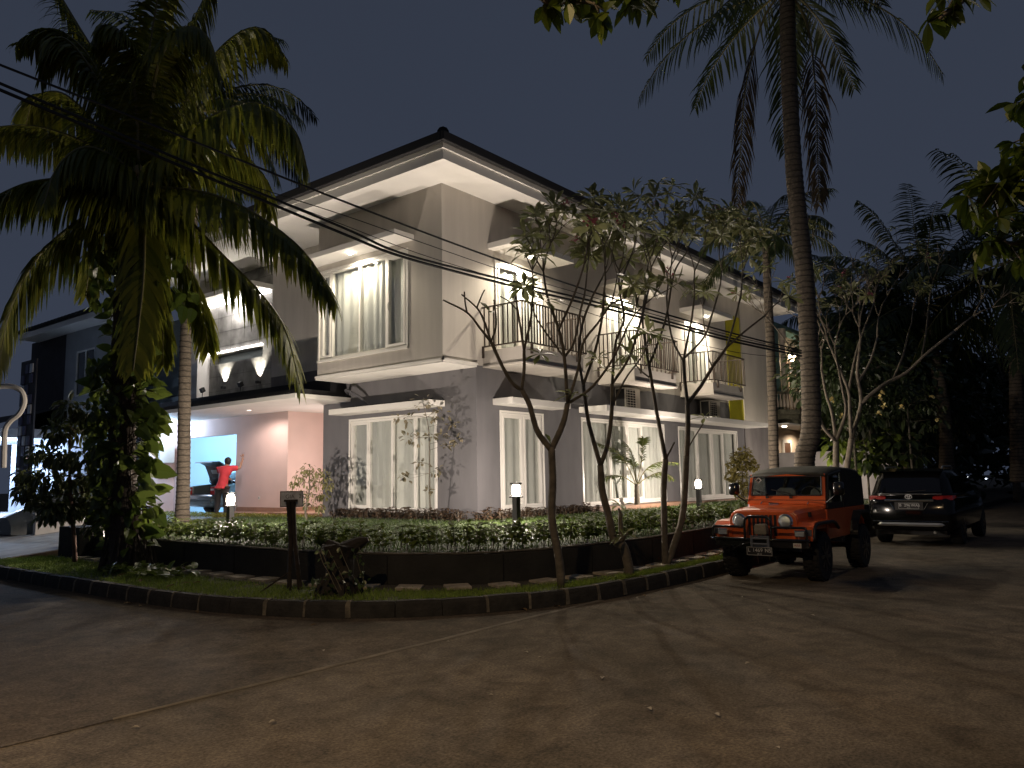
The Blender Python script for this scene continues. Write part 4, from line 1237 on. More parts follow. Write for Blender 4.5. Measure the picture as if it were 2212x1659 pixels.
# soft top and side curtains
st_ = MB(); secs = []
for x, w, z in ((0.50, 0.685, 1.66), (0.42, 0.69, 1.675), (0.1, 0.70, 1.735), (-0.45, 0.71, 1.775), (-1.0, 0.70, 1.755), (-1.55, 0.69, 1.71), (-1.66, 0.69, 1.64)):
    zz = z + U; secs.append([(x, -w, zz - 0.075), (x, -w * 0.95, zz - 0.02), (x, -w * 0.55, zz + 0.005), (x, 0, zz + 0.012), (x, w * 0.55, zz + 0.005), (x, w * 0.95, zz - 0.02), (x, w, zz - 0.075), (x, w * 0.9, zz - 0.075), (x, 0, zz - 0.02), (x, -w * 0.9, zz - 0.075)])
st_.loft(secs); so_ = jb(st_, "soft_top", M_top, smooth=True, recalc=True)
bk_ = MB(); bk_.loft([[(-1.645, -0.69, 1.60 + U), (-1.645, 0.69, 1.60 + U), (-1.66, 0.69, 1.60 + U), (-1.66, -0.69, 1.60 + U)], [(-1.715, -0.71, 1.02 + U), (-1.715, 0.71, 1.02 + U), (-1.74, 0.71, 1.02 + U), (-1.74, -0.71, 1.02 + U)]]); jb(bk_, "rear_curtain", M_black, so_)
for s in (-1, 1):
    dr = MB(); y = s * 0.705
    for a, b_ in (((0.56, 1.03), (0.44, 1.60)), ((0.44, 1.60), (-0.30, 1.68)), ((-0.30, 1.68), (-0.36, 1.03))):
        dr.tube([(a[0], y, a[1] + U), (b_[0], y, b_[1] + U)], 0.03, 6)
    dr.prism([(-0.36, 1.02 + U), (-0.30, 1.70 + U), (-1.0, 1.70 + U), (-1.66, 1.58 + U), (-1.72, 1.02 + U)], 1, y - 0.012, y + 0.012)
    dr.prism([(0.56, 1.02 + U), (0.54, 1.13 + U), (-0.34, 1.13 + U), (-0.36, 1.02 + U)], 1, y - 0.013, y + 0.013)
    do = jb(dr, "side_curtain", M_black)
    dv_ = MB(); dv_.add([(0.53, y, 1.13 + U), (0.45, y, 1.58 + U), (-0.29, y, 1.66 + U), (-0.34, y, 1.13 + U)], [(0, 1, 2, 3)]); jb(dv_, "side_window", M_cglass, do)
se = MB()
for y in (-0.33, 0.33):
    se.loft([[(x, y - 0.22 * k, z + U), (x, y + 0.22 * k, z + U), (x - 0.10, y + 0.22 * k, z + U), (x - 0.10, y - 0.22 * k, z + U)] for x, z, k in ((-0.22, 0.75, 1), (-0.30, 1.1, 1), (-0.36, 1.32, 0.9), (-0.37, 1.38, 0.55))])
jb(se, "seat", M_seat, bevel=0.02)
sw_ = MB(); cc = Vector((0.26, 0.35, 1.24 + U)); ring = [cc + Vector((0.06 * math.sin(a) , 0.18 * math.cos(a), 0.17 * math.sin(a))) for a in [2 * math.pi * k / 20 for k in range(21)]]
sw_.tube(ring, 0.014, 6, cap=False); sw_.tube([cc, cc + Vector((0.3, 0, -0.2))], 0.02, 6); sw_.tube([ring[0], ring[10]], 0.012, 6); jb(sw_, "steering_wheel", M_black)
# front bumper, bull bar, winch
bm_ = MB(); bm_.box((1.80, -0.78, 0.44 + U), (1.95, 0.78, 0.56 + U)); bo_ = jb(bm_, "front_bumper", M_blkm, bevel=0.012)
bb = MB(); xr = 1.98
bb.tube([(xr, -0.84, 0.575 + U), (xr, 0.84, 0.575 + U)], 0.023, 8)
for s in (-1, 1):
    bb.tube(spline([(xr, s * 0.80, 0.58 + U), (xr, s * 0.80, 0.70 + U), (xr, s * 0.79, 0.75 + U), (xr, s * 0.74, 0.775 + U), (xr, s * 0.22, 0.775 + U)], 18), 0.022, 8)
    bb.tube([(1.85, s * 0.5, 0.5 + U), (xr, s * 0.5, 0.575 + U)], 0.02, 6)
bb.tube(spline([(xr, -0.225, 0.56 + U), (xr, -0.225, 0.84 + U), (xr, -0.20, 0.91 + U), (xr, -0.13, 0.94 + U), (xr, 0.13, 0.94 + U), (xr, 0.20, 0.91 + U), (xr, 0.225, 0.84 + U), (xr, 0.225, 0.56 + U)], 30), 0.024, 8)
jb(bb, "bull_bar", M_blkm, bo_, smooth=True)
wn_ = MB()
for z in (0.50, 0.59): wn_.tube([(2.0, -0.09, z + U), (2.0, 0.17, z + U)], 0.02, 8)
for y in (-0.10, 0.18): wn_.box((1.955, y - 0.02, 0.455 + U), (2.025, y + 0.02, 0.635 + U))
wn_.box((1.952, -0.10, 0.455 + U), (1.97, 0.18, 0.48 + U)); wn_.box((1.952, -0.10, 0.61 + U), (1.97, 0.18, 0.635 + U))
jb(wn_, "winch_roller", mat("winch_steel", (0.35, 0.36, 0.36), rough=0.3, metal=0.9), bo_)
wb = MB(); wb.loft([[(1.99, 0.04 + sx * w, z + U) if k else (1.86, 0.04 + sx * w, z + U) for k, sx in ((0, -1), (0, 1), (1, 1), (1, -1))] for z, w in ((0.65, 0.10), (0.72, 0.105), (0.80, 0.10), (0.825, 0.075))]); jb(wb, "canvas_bag", mat("canvas_grey", (0.22, 0.20, 0.16), rough=0.95, ns=6, na=0.3, bump=0.4, bs=30), bo_, bevel=0.015)
hk = MB(); hk.tube(spline([(2.0, -0.12, 0.53 + U), (2.03, -0.25, 0.49 + U), (2.02, -0.36, 0.44 + U), (2.01, -0.42, 0.43 + U), (2.01, -0.44, 0.46 + U)], 16), 0.012, 6); jb(hk, "winch_hook", M_rim, bo_)
pl_ = MB()
pl_.box((1.955, 0.57, 0.455 + U), (1.962, 0.70, 0.53 + U)); po = jb(pl_, "bumper_badge", M_wtext, bo_)
k_ = text_mb("ARB", 0.055, (1.9625, 0.635, 0.4925 + U), (0, 1, 0), (0, 0, 1), 0.001); jb(k_, "badge_writing", mat("badge_red", (0.3, 0.03, 0.02)), po)
plate(jb, None, ("L", "1469", "NS"), "08·24", (2.03, 0.03, 0.385 + U), (1, 0, 0), bo_)
for s, nm in ((-1, "m"), (1, "m")):
    mr = MB(); mr.tube([(0.62, s * 0.72, 1.14 + U), (0.68, s * 0.86, 1.24 + U), (0.66, s * 0.92, 1.30 + U)], 0.012, 6)
    ma_ = jb(mr, "mirror_arm", M_black)
    mh = MB(); mh.loft([[(x, s * 0.95 + dy * w, 1.38 + U + dz * h) for dy, dz in ((-1, -0.7), (-0.7, -1), (0.7, -1), (1, -0.7), (1, 0.7), (0.7, 1), (-0.7, 1), (-1, 0.7))] for x, w, h in ((0.59, 0.085, 0.10), (0.62, 0.095, 0.115), (0.68, 0.09, 0.11), (0.715, 0.06, 0.08))]); jb(mh, "mirror_head", M_blkm, ma_, smooth=True)
R0 = 0.40
for x in (1.185, -1.185):
    for s in (-1, 1):
        c = (x, s * 0.70, R0 - 0.005)
        w = jb(wheel_mb(c, R0, 0.26), "wheel", M_rub); jb(rim_mb(c, R0, 0.26, s), "rim", M_rim, w)

# --- large dark passenger cars
def loop(x, hw, z0, z1, k=0.12):
    return [(x, -hw + k, z0), (x, -hw * 0.99, z0 + k), (x, -hw, (z0 + z1) / 2), (x, -hw * 0.985, z1 - k * 0.6), (x, -hw + k, z1), (x, hw - k, z1), (x, hw * 0.985, z1 - k * 0.6), (x, hw, (z0 + z1) / 2), (x, hw * 0.99, z0 + k), (x, hw - k, z0)]


def ringz(z, xr_, xf, hw, k=0.2):
    return [(xr_, -hw + k, z), (xr_ + k * 0.5, -hw + 0.03, z), (xf - k, -hw + 0.02, z), (xf, -hw + k * 1.2, z), (xf, hw - k * 1.2, z), (xf - k, hw - 0.02, z), (xr_ + k * 0.5, hw - 0.03, z), (xr_, hw - k, z)]


M_blackcar = mat("black_car_paint", (0.004, 0.004, 0.0045), rough=0.13, spec=0.25, coat=0.15)
M_tint = mat("tinted_glass", (0.004, 0.004, 0.005), rough=0.05, spec=0.5, coat=0.2)
M_tail = mat("tail_lens_red", (0.22, 0.01, 0.01), rough=0.15, coat=1.0, emit=(1, 0.05, 0.03), es=0.015)  # lens is unlit; faint emission stands in for reflected red light
M_silver = mat("silver_trim", (0.45, 0.45, 0.44), rough=0.3, metal=0.7)


def suv(label, loc, rot, scale, detail=True, group=None):
    t, b = vehicle("parked_car", label, "car", loc, rot, scale, group)
    B = MB(); B.loft([loop(-2.36, 0.78, 0.40, 1.0), loop(-2.30, 0.88, 0.36, 1.08), loop(-2.0, 0.93, 0.33, 1.13), loop(-0.5, 0.94, 0.32, 1.12), loop(0.8, 0.94, 0.32, 1.10), loop(1.6, 0.92, 0.34, 1.06), loop(2.15, 0.86, 0.36, 0.96), loop(2.38, 0.66, 0.42, 0.82)])
    bo = b(B, "body", M_blackcar, smooth=True, recalc=True)
    Gh = MB(); Gh.loft([ringz(1.10, -2.27, 1.15, 0.90), ringz(1.22, -2.20, 0.95, 0.87), ringz(1.50, -2.05, 0.45, 0.80), ringz(1.68, -1.93, 0.05, 0.73), ringz(1.75, -1.80, -0.25, 0.66)])
    gh = b(Gh, "cabin", M_blackcar, smooth=True, recalc=True)
    Wn = MB(); Wn.add([(-2.225, -0.66, 1.22), (-2.225, 0.66, 1.22), (-2.075, 0.62, 1.52), (-2.055, 0.50, 1.56), (-2.055, -0.50, 1.56), (-2.075, -0.62, 1.52)], [(0, 1, 2, 3, 4, 5)]); b(Wn, "rear_window", M_tint, gh)
    for s in (-1, 1):
        Sw = MB(); Sw.add([(-1.85, s * 0.885, 1.21), (0.7, s * 0.885, 1.21), (0.2, s * 0.79, 1.58), (-1.75, s * 0.79, 1.58)], [(0, 1, 2, 3)]); b(Sw, "side_window", M_tint, gh)
        Rr = MB(); Rr.tube([(-1.7, s * 0.62, 1.76), (-1.6, s * 0.62, 1.81), (-0.6, s * 0.62, 1.82), (-0.45, s * 0.62, 1.77)], 0.018, 6); b(Rr, "roof_rail", M_silver, gh)
        Tl = MB(); Tl.loft([[(-2.325, s * 0.50, 1.075), (-2.33, s * 0.50, 1.115), (-2.27, s * 0.52, 1.14), (-2.26, s * 0.5, 1.06)], [(-2.31, s * 0.70, 1.04), (-2.31, s * 0.70, 1.145), (-2.24, s * 0.7, 1.15), (-2.24, s * 0.7, 1.03)], [(-2.20, s * 0.89, 1.05), (-2.20, s * 0.885, 1.15), (-2.1, s * 0.87, 1.15), (-2.1, s * 0.88, 1.05)], [(-2.02, s * 0.935, 1.10), (-2.02, s * 0.925, 1.15), (-1.98, s * 0.90, 1.15), (-1.98, s * 0.90, 1.10)]])
        if detail: b(Tl, "tail_light", M_tail, smooth=False)
    Sp = MB(); Sp.loft([[(-2.03, y, 1.69 + z), (-2.05, y, 1.71 + z), (-1.72, y, 1.775 + z), (-1.7, y, 1.74 + z)] for y, z in ((-0.66, -0.01), (-0.3, 0.005), (0.3, 0.005), (0.66, -0.01))]); b(Sp, "spoiler", M_blackcar, gh)
    if detail:
        C_ = MB(); C_.loft([[(-2.352, y, 1.02), (-2.362, y, 1.045), (-2.345, y, 1.065), (-2.30, y, 1.04)] for y in (-0.52, 0.52)]); b(C_, "chrome_strip", M_chrome, bo)
        C_ = MB(); C_.loft([[(-2.29, y, 1.178), (-2.295, y, 1.186), (-2.285, y, 1.192), (-2.25, y, 1.18)] for y in (-0.68, 0.68)]); b(C_, "window_trim", M_silver, bo)
        S_ = MB(); S_.loft([[(-2.375 + dx, y, z0), (-2.40 + dx, y, (z0 + z1) / 2), (-2.375 + dx, y, z1), (-2.30, y, z0)] for y, z0, z1, dx in ((-0.82, 0.47, 0.49, 0.08), (-0.62, 0.455, 0.535, 0), (0.62, 0.455, 0.535, 0), (0.82, 0.47, 0.49, 0.08))]); b(S_, "bumper_trim", M_silver, bo)
        S_ = MB(); S_.loft([[(-2.36, y, 0.555), (-2.372, y, 0.565), (-2.36, y, 0.575), (-2.30, y, 0.56)] for y in (-0.8, 0.8)]); b(S_, "bumper_edge", M_chrome, bo)
        em = MB(); c = Vector((-2.325, 0.0, 1.125))
        def ell(cy, cz, ry, rz, w): em.tube([c + Vector((-0.012, cy + ry * math.cos(a), cz + rz * math.sin(a))) for a in [2 * math.pi * k / 24 for k in range(25)]], w, 5, cap=False)
        ell(0, 0, 0.072, 0.05, 0.007); ell(0, 0.008, 0.024, 0.04, 0.006); ell(0, 0.026, 0.052, 0.017, 0.006); b(em, "emblem", mat("emblem_silver", (0.7, 0.7, 0.7), rough=0.4, metal=0.3), bo)
        rc_ = MB(); rc_.box((-2.372, -0.3, 0.82), (-2.355, 0.3, 1.0)); b(rc_, "plate_recess", M_black, bo)
        plate(b, None, ("B", "296", "WAS"), "10·21", (-2.385, 0.0, 0.915), (-1, 0, 0), bo)
        lg = MB()
        for s in (-1, 1): lg.tube([(-2.37, s * 0.40, 0.98), (-2.37, s * 0.32, 0.84)], 0.008, 6)
        b(lg, "recess_trim", M_chrome, bo)
        wp_ = MB(); wp_.tube([(-2.235, 0.05, 1.235), (-2.20, -0.35, 1.27)], 0.009, 6); b(wp_, "rear_wiper", M_black, gh)
        ex = MB(); ex.tube([(-2.2, -0.5, 0.33), (-2.36, -0.5, 0.32)], 0.03, 8); b(ex, "exhaust_pipe", M_silver, bo)
    for x in (1.45, -1.35):
        for s in (-1, 1):
            c = (x, s * 0.80, 0.375); w = b(wheel_mb(c, 0.38, 0.25, False), "wheel", M_rub); b(rim_mb(c, 0.38, 0.25, s, 6), "rim", M_rim, w)
    ua = MB(); ua.box((-2.1, -0.7, 0.24), (2.0, 0.7, 0.34)); b(ua, "underbody", M_black)
    return t


suv("black high-backed family car seen from behind, parked beyond the orange car", (8.25, -7.02, 0), 0, 0.93)
# suv("dark unlit car farther down the road at the right, mostly lost in shadow", (19.4, -7.1, 0), 0, 0.93, False)

# --- saloon in the garage with its boot lid up
M_saloon = mat("saloon_paint", (0.055, 0.068, 0.066), rough=0.28, coat=0.8)
t, b = vehicle("saloon_car", "dark green-grey saloon in the blue-lit garage with its boot lid raised", "car", (1.95, 11.05, 0.665), 0, 0.90)
B = MB(); B.loft([loop(-2.18, 0.66, 0.36, 0.60), loop(-2.10, 0.80, 0.28, 0.66), loop(-1.9, 0.84, 0.24, 0.68), loop(0, 0.85, 0.22, 0.70), loop(1.6, 0.84, 0.24, 0.68), loop(2.1, 0.75, 0.3, 0.62)]); bo = b(B, "body", M_saloon, smooth=True, recalc=True)
B = MB(); B.box((-2.22, -0.80, 0.40), (-2.05, 0.80, 0.54)); bu = b(B, "rear_bumper", M_saloon, bevel=0.05)
B = MB(); B.box((-2.235, -0.79, 0.46), (-2.2, 0.79, 0.485)); b(B, "bumper_strip", M_black, bu)
B = MB(); B.loft([[(x, -0.80, 0.66), (x, -0.80, z), (x, 0.80, z), (x, 0.80, 0.66)] for x, z in ((-1.25, 1.02), (0.9, 0.98), (2.05, 0.85))]); b(B, "upper_body", M_saloon, bevel=0.05)
for s in (-1, 1):
    B = MB(); B.loft([[(x, s * 0.58, 0.62), (x, s * 0.58, z), (x, s * 0.80, z - 0.03), (x, s * 0.82, 0.62)] for x, z in ((-2.08, 0.95), (-1.24, 1.03))]); b(B, "rear_quarter", M_saloon, bevel=0.03)
B = MB(); B.box((-2.06, -0.579, 0.60), (-1.25, 0.579, 0.66)); B.box((-1.27, -0.579, 0.66), (-1.251, 0.579, 1.0)); B.box((-2.07, -0.579, 0.58), (-2.03, 0.579, 0.70)); b(B, "boot_floor", M_black)
for s in (-1, 1):
    B = MB(); B.box((-2.115, s * 0.585, 0.66), (-2.081, s * 0.80, 0.92)); to = b(B, "tail_light", M_tail, bevel=0.008)
    B = MB(); B.box((-2.12, s * 0.60, 0.80), (-2.1152, s * 0.79, 0.86)); b(B, "reversing_lens", M_lens, to)
    B = MB(); B.tube(spline([(-1.35, s * 0.5, 0.98), (-1.5, s * 0.5, 1.1), (-1.45, s * 0.5, 1.3), (-1.3, s * 0.5, 1.4)], 10), 0.02, 6); b(B, "lid_hinge", M_black)
B = MB(); B.loft([ringz(0.98, -1.35, 1.05, 0.76), ringz(1.2, -1.0, 0.6, 0.68), ringz(1.38, -0.7, 0.15, 0.60), ringz(1.42, -0.55, 0.0, 0.5)]); b(B, "cabin", M_tint, smooth=True, recalc=True)
B = MB(); secs = []
for f, (x, z) in enumerate(((-1.30, 1.02), (-1.42, 1.25), (-1.52, 1.5), (-1.60, 1.66), (-1.80, 1.76), (-2.02, 1.75))):
    w = (0.60, 0.60, 0.60, 0.59, 0.58, 0.55)[f]; secs.append([(x, -w, z), (x, w, z), (x - 0.05, w, z - 0.035), (x - 0.05, -w, z - 0.035)])
B.loft(secs); lo = b(B, "boot_lid", M_black, recalc=True, bevel=0.01)
B = MB(); B.obox((-1.60, 0.0, 1.42), (0.012, 0, 0.004), (0, 0.22, 0), (-0.03, 0, 0.065)); b(B, "lid_panel", mat("lid_grey", (0.3, 0.33, 0.36), rough=0.6), lo)
for x in (1.3, -1.25):
    for s in (-1, 1):
        c = (x, s * 0.74, 0.30); w = b(wheel_mb(c, 0.31, 0.2, False), "wheel", M_rub); b(rim_mb(c, 0.31, 0.2, s, 7), "rim", M_rim, w)

# --- car under a cover on the neighbour's drive
cc = MB(); secs = []
L = 4.2
for i in range(25):
    u = i / 24; x = -4.72 + L * u
    prof = max(0.0, min(1, math.sin(math.pi * min(1, u * 1.05 + 0.02)) ** 0.45))
    cab = 0.52 * max(0, math.sin(math.pi * max(0, min(1, (u - 0.12) / 0.8)))) ** 0.8
    h = 0.28 + 0.55 * prof + cab; hw = 0.72 * (0.75 + 0.25 * prof)
    ring = []
    for k in range(15):
        a = math.pi * k / 14
        y = -hw * math.cos(a); z = h * (abs(math.sin(a)) ** 0.55)
        if k in (0, 14): z = 0.0
        nn = mnoise.noise(Vector((u * 6, k * 0.5, 1))) * 0.05
        ring.append((x + (0.02 if i else 0), 12.42 + y * (1.05 if k in (0, 1, 13, 14) else 1) + nn, 0.36 + z + nn * 0.6))
    secs.append(ring)
cc.loft(secs, closed=False); cc.add(secs[0], [tuple(range(15))]); cc.add(secs[-1], [tuple(range(15))])
tag(cc.build("covered_car", mat("car_cover", (0.05, 0.058, 0.062), rough=0.45, ns=3, na=0.2, bump=0.3, bs=6), smooth=True, recalc=True), "car hidden under a dark silver-edged cover behind the low cream wall", "covered car")

# --- man leaning into the garage, seen from behind
def skin_obj(name, verts, edges, radii, m, parent, root=0, sub=2):
    off = wloc(parent)
    me = bpy.data.meshes.new(name); me.from_pydata([tuple(Vector(v) - off) for v in verts], edges, [])
    me.materials.append(m)
    o = bpy.data.objects.new(name, me); COL.objects.link(o); o.parent = parent
    o.modifiers.new("skin", 'SKIN')
    sd = me.skin_vertices[0].data if me.skin_vertices else None
    if sd is None:
        bm = bmesh.new(); bm.from_mesh(me); bm.verts.layers.skin.verify(); bm.to_mesh(me); bm.free(); sd = me.skin_vertices[0].data
    for i, r in enumerate(radii):
        sd[i].radius = r if isinstance(r, tuple) else (r, r); sd[i].use_root = (i == root)
    s = o.modifiers.new("sub", 'SUBSURF'); s.levels = sub; s.render_levels = sub
    o.modifiers["skin"].use_smooth_shade = True
    return o


def onX(px, py, x):
    d = PX(px, py, 1.0) - CAM
    return CAM + d * ((x - CAM.x) / d.x)


hp_ = onX(484, 1030, -0.38)
pb_ = Vector((-0.38, hp_.y, 0.645)); sc = 0.97
man = thing("person", "person in a red shirt and dark trousers reaching up beside the open car boot", "person", pb_)
rt = Vector((0.55, -0.83, 0)).normalized(); fw = Vector((0.83, 0.55, 0))   # his right hand side, facing into the garage
def J(r, f, z): return pb_ + (rt * r + fw * f) * sc + Vector((0, 0, z * sc))
M_skin = mat("skin", (0.30, 0.17, 0.11), rough=0.55)
hipc, waist, chest, neck, head = J(-0.06, 0, 0.92), J(-0.04, 0.0, 1.08), J(0.02, 0.03, 1.32), J(0.05, 0.06, 1.48), J(0.07, 0.09, 1.58)
body_v = [hipc, waist, chest, neck, head, J(0.075, 0.10, 1.68),
          J(0.20, 0.05, 1.40), J(0.41, 0.10, 1.40), J(0.445, 0.20, 1.64), J(0.45, 0.22, 1.72),
          J(-0.15, 0.06, 1.38), J(-0.17, 0.24, 1.18), J(-0.06, 0.44, 1.10), J(-0.02, 0.52, 1.08),
          J(0.05, 0.0, 0.86), J(0.07, 0.02, 0.48), J(0.08, 0.0, 0.10), J(0.09, 0.13, 0.04),
          J(-0.15, 0.0, 0.86), J(-0.19, 0.03, 0.48), J(-0.21, 0.0, 0.10), J(-0.20, 0.13, 0.04)]
body_e = [(0, 1), (1, 2), (2, 3), (3, 4), (4, 5), (2, 6), (6, 7), (7, 8), (8, 9), (2, 10), (10, 11), (11, 12), (12, 13), (0, 14), (14, 15), (15, 16), (16, 17), (0, 18), (18, 19), (19, 20), (20, 21)]
body_r = [(.15, .11), (.13, .10), (.16, .11), .055, (.085, .10), (.07, .08), .06, .042, .034, .036, .06, .045, .036, .038, .085, .055, .04, .035, .085, .055, .04, .035]
skin_obj("body", body_v, body_e, body_r, M_skin, man)
k = [0, 1, 2, 6, 7, 10, 11]
sv = [J(-0.06, 0, 0.84), J(-0.05, 0, 1.0), J(0.0, 0.015, 1.2), J(0.03, 0.04, 1.38), J(0.05, 0.055, 1.455), J(0.20, 0.05, 1.41), J(0.39, 0.095, 1.40), J(-0.14, 0.05, 1.38), J(-0.165, 0.23, 1.19)]
skin_obj("shirt", sv, [(0, 1), (1, 2), (2, 3), (3, 4), (3, 5), (5, 6), (3, 7), (7, 8)], [(.19, .15), (.185, .145), (.185, .14), (.15, .12), (.075, .07), .095, .075, .095, .08], mat("red_shirt", (0.55, 0.045, 0.06), rough=0.85, ns=6, na=0.12), man, 1)
tv = [J(-0.06, 0, 0.90), J(0.045, 0.0, 0.80), J(0.07, 0.02, 0.48), J(0.08, 0.0, 0.08), J(-0.15, 0.0, 0.80), J(-0.19, 0.03, 0.48), J(-0.21, 0.0, 0.08)]
skin_obj("trousers", tv, [(0, 1), (1, 2), (2, 3), (0, 4), (4, 5), (5, 6)], [(.165, .125), .11, .08, .065, .11, .08, .065], mat("dark_trousers", (0.03, 0.028, 0.03), rough=0.9), man, 0)
hr = MB(); hcn = head + Vector((0, 0, 0.035)) - fw * 0.018
hr.lathe([(0.002, -0.115), (0.055, -0.10), (0.083, -0.055), (0.094, 0.0), (0.090, 0.045), (0.068, 0.085), (0.035, 0.102), (0.002, 0.106)], 16, hcn)
hr.v = [tuple(Vector(p) + rvec0 * 0.006) for p, rvec0 in ((q, Vector((mnoise.noise(Vector(q) * 30), mnoise.noise(Vector(q) * 30 + Vector((9, 0, 0))), mnoise.noise(Vector(q) * 30 + Vector((0, 9, 0)))))) for q in hr.v)]
hr.build("hair", mat("black_hair", (0.012, 0.010, 0.009), rough=0.6), man, smooth=True)
hd_ = MB(); hc = J(0.45, 0.22, 1.74)
for k in range(4):
    a = hc + rt * (-0.028 + 0.019 * k) * sc; L_ = (0.07, 0.08, 0.076, 0.06)[k]
    hd_.tube([a, a + Vector((0, 0, L_ * 0.55)) + fw * 0.008, a + Vector((0, 0, L_)) + fw * 0.025], [0.010, 0.009, 0.007], 6)
hd_.tube([hc - rt * 0.03, hc - rt * 0.065 + Vector((0, 0, 0.02)), hc - rt * 0.075 + Vector((0, 0, 0.05))], [0.012, 0.010, 0.008], 6)
hd_.build("hand_fingers", M_skin, man, smooth=True)
ft = MB()
for r_, f_ in ((0.09, 0.06), (-0.205, 0.06)):
    ft.obox(J(r_, f_, 0.035), rt * 0.045, fw * 0.125, Vector((0, 0, 0.032)))
ft.build("shoe", M_black, man, bevel=0.02)
# ------------------------------------------------------------------ plants
M_bark = mat("frangipani_bark", (0.17, 0.145, 0.11), rough=0.85, ns=9, col2=(0.09, 0.078, 0.058), bump=0.7, bs=22)
M_barkl = mat("pale_bark", (0.22, 0.185, 0.145), rough=0.85, ns=8, col2=(0.12, 0.10, 0.075), bump=0.6, bs=22)
M_palmb = mat("palm_bark", (0.16, 0.13, 0.10), rough=0.9, ns=14, col2=(0.085, 0.07, 0.052), bump=0.8, bs=16, stretch=(1, 1, 2.5))
_t = M_palmb.node_tree; _b = _t.nodes["Principled BSDF"]
_c = _t.nodes.new("ShaderNodeTexCoord"); _w = _t.nodes.new("ShaderNodeTexWave"); _w.bands_direction = 'Z'; _w.inputs["Scale"].default_value = 2.3; _w.inputs["Distortion"].default_value = 2.2; _w.inputs["Detail"].default_value = 3; _w.inputs["Detail Scale"].default_value = 1.6
_r = _t.nodes.new("ShaderNodeValToRGB"); _r.color_ramp.elements[0].position = 0.02; _r.color_ramp.elements[0].color = (0.35, 0.35, 0.35, 1); _r.color_ramp.elements[1].position = 0.22; _r.color_ramp.elements[1].color = (1, 1, 1, 1)
_m = _t.nodes.new("ShaderNodeMix"); _m.data_type = 'RGBA'; _m.blend_type = 'MULTIPLY'; _m.inputs[0].default_value = 1
_s = _b.inputs["Base Color"].links[0].from_socket
_t.links.new(_c.outputs["Object"], _w.inputs["Vector"]); _t.links.new(_w.outputs[0], _r.inputs[0]); _t.links.new(_s, _m.inputs[6]); _t.links.new(_r.outputs[0], _m.inputs[7]); _t.links.new(_m.outputs[2], _b.inputs["Base Color"])
M_palmd = mat("palm_bark_dark", (0.075, 0.055, 0.040), rough=0.92, ns=10, col2=(0.035, 0.026, 0.02), bump=1.0, bs=20, stretch=(3, 3, 0.5))
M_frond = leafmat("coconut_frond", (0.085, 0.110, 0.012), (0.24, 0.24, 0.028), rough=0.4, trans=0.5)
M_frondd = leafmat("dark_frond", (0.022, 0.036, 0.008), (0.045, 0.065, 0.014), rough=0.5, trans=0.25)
M_rach = mat("frond_rib", (0.17, 0.15, 0.06), rough=0.5)
M_frang = leafmat("frangipani_leaf", (0.14, 0.16, 0.06), (0.30, 0.31, 0.15), rough=0.36, trans=0.55)
M_pink2 = leafmat("frangipani_flower", (0.30, 0.07, 0.10), (0.42, 0.15, 0.18), rough=0.6, trans=0.2)
M_yelf = leafmat("yellow_flower", (0.75, 0.50, 0.10), (0.8, 0.7, 0.35), rough=0.6, trans=0.2)
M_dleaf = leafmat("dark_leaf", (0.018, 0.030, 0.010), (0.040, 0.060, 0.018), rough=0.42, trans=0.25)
M_gleaf = leafmat("green_leaf", (0.055, 0.085, 0.012), (0.125, 0.160, 0.030), rough=0.5, trans=0.3, spec=0.12)
M_rleaf = leafmat("reddish_leaf", (0.070, 0.046, 0.026), (0.14, 0.085, 0.05), rough=0.45, trans=0.25)
M_yleaf = leafmat("yellow_leaf", (0.20, 0.17, 0.045), (0.34, 0.29, 0.10), rough=0.45, trans=0.3)
M_pleaf = leafmat("creamy_leaf", (0.13, 0.12, 0.065), (0.32, 0.27, 0.18), rough=0.4, trans=0.3)
M_vine = leafmat("vine_leaf", (0.038, 0.062, 0.010), (0.11, 0.145, 0.026), rough=0.3, trans=0.35)
M_coco = mat("coconut_husk", (0.34, 0.25, 0.11), rough=0.6, ns=4, na=0.3)


def rvec(r=rnd):
    while True:
        v = Vector((r.uniform(-1, 1), r.uniform(-1, 1), r.uniform(-1, 1)))
        if 0.05 < v.length < 1: return v.normalized()


def leaf(m, p, d, n, L, w, droop=0.3, fold=0.25, st=((0.0, 0.05), (0.3, 0.85), (0.62, 1.0), (1.0, 0.0)), mi=0):
    "one leaf blade: folded along the midrib, bending down towards the tip"
    d = d.normalized(); s = d.cross(n)
    if s.length < 1e-4: s = d.orthogonal()
    s.normalize(); n = s.cross(d)
    b = len(m.v); c = Vector(p); prev = 0; dd = d.copy()
    for t, k in st:
        c = c + dd * (L * (t - prev)); prev = t
        dd = (d + Vector((0, 0, -1)) * droop * t * 1.6).normalized()
        h = w * 0.5 * k
        if k == 0: m.v.append(tuple(c))
        else:
            up = n * (h * fold)
            m.v += [tuple(c + s * h + up), tuple(c), tuple(c - s * h + up)]
    j = 0; N = len(st)
    for i in range(N - 1):
        a = b + 3 * i
        if st[i + 1][1] == 0:
            m.f += [(a, a + 1, b + 3 * (i + 1)), (a + 1, a + 2, b + 3 * (i + 1))]; m.mi += [mi, mi]
        else:
            m.f += [(a, a + 1, a + 4, a + 3), (a + 1, a + 2, a + 5, a + 4)]; m.mi += [mi, mi]


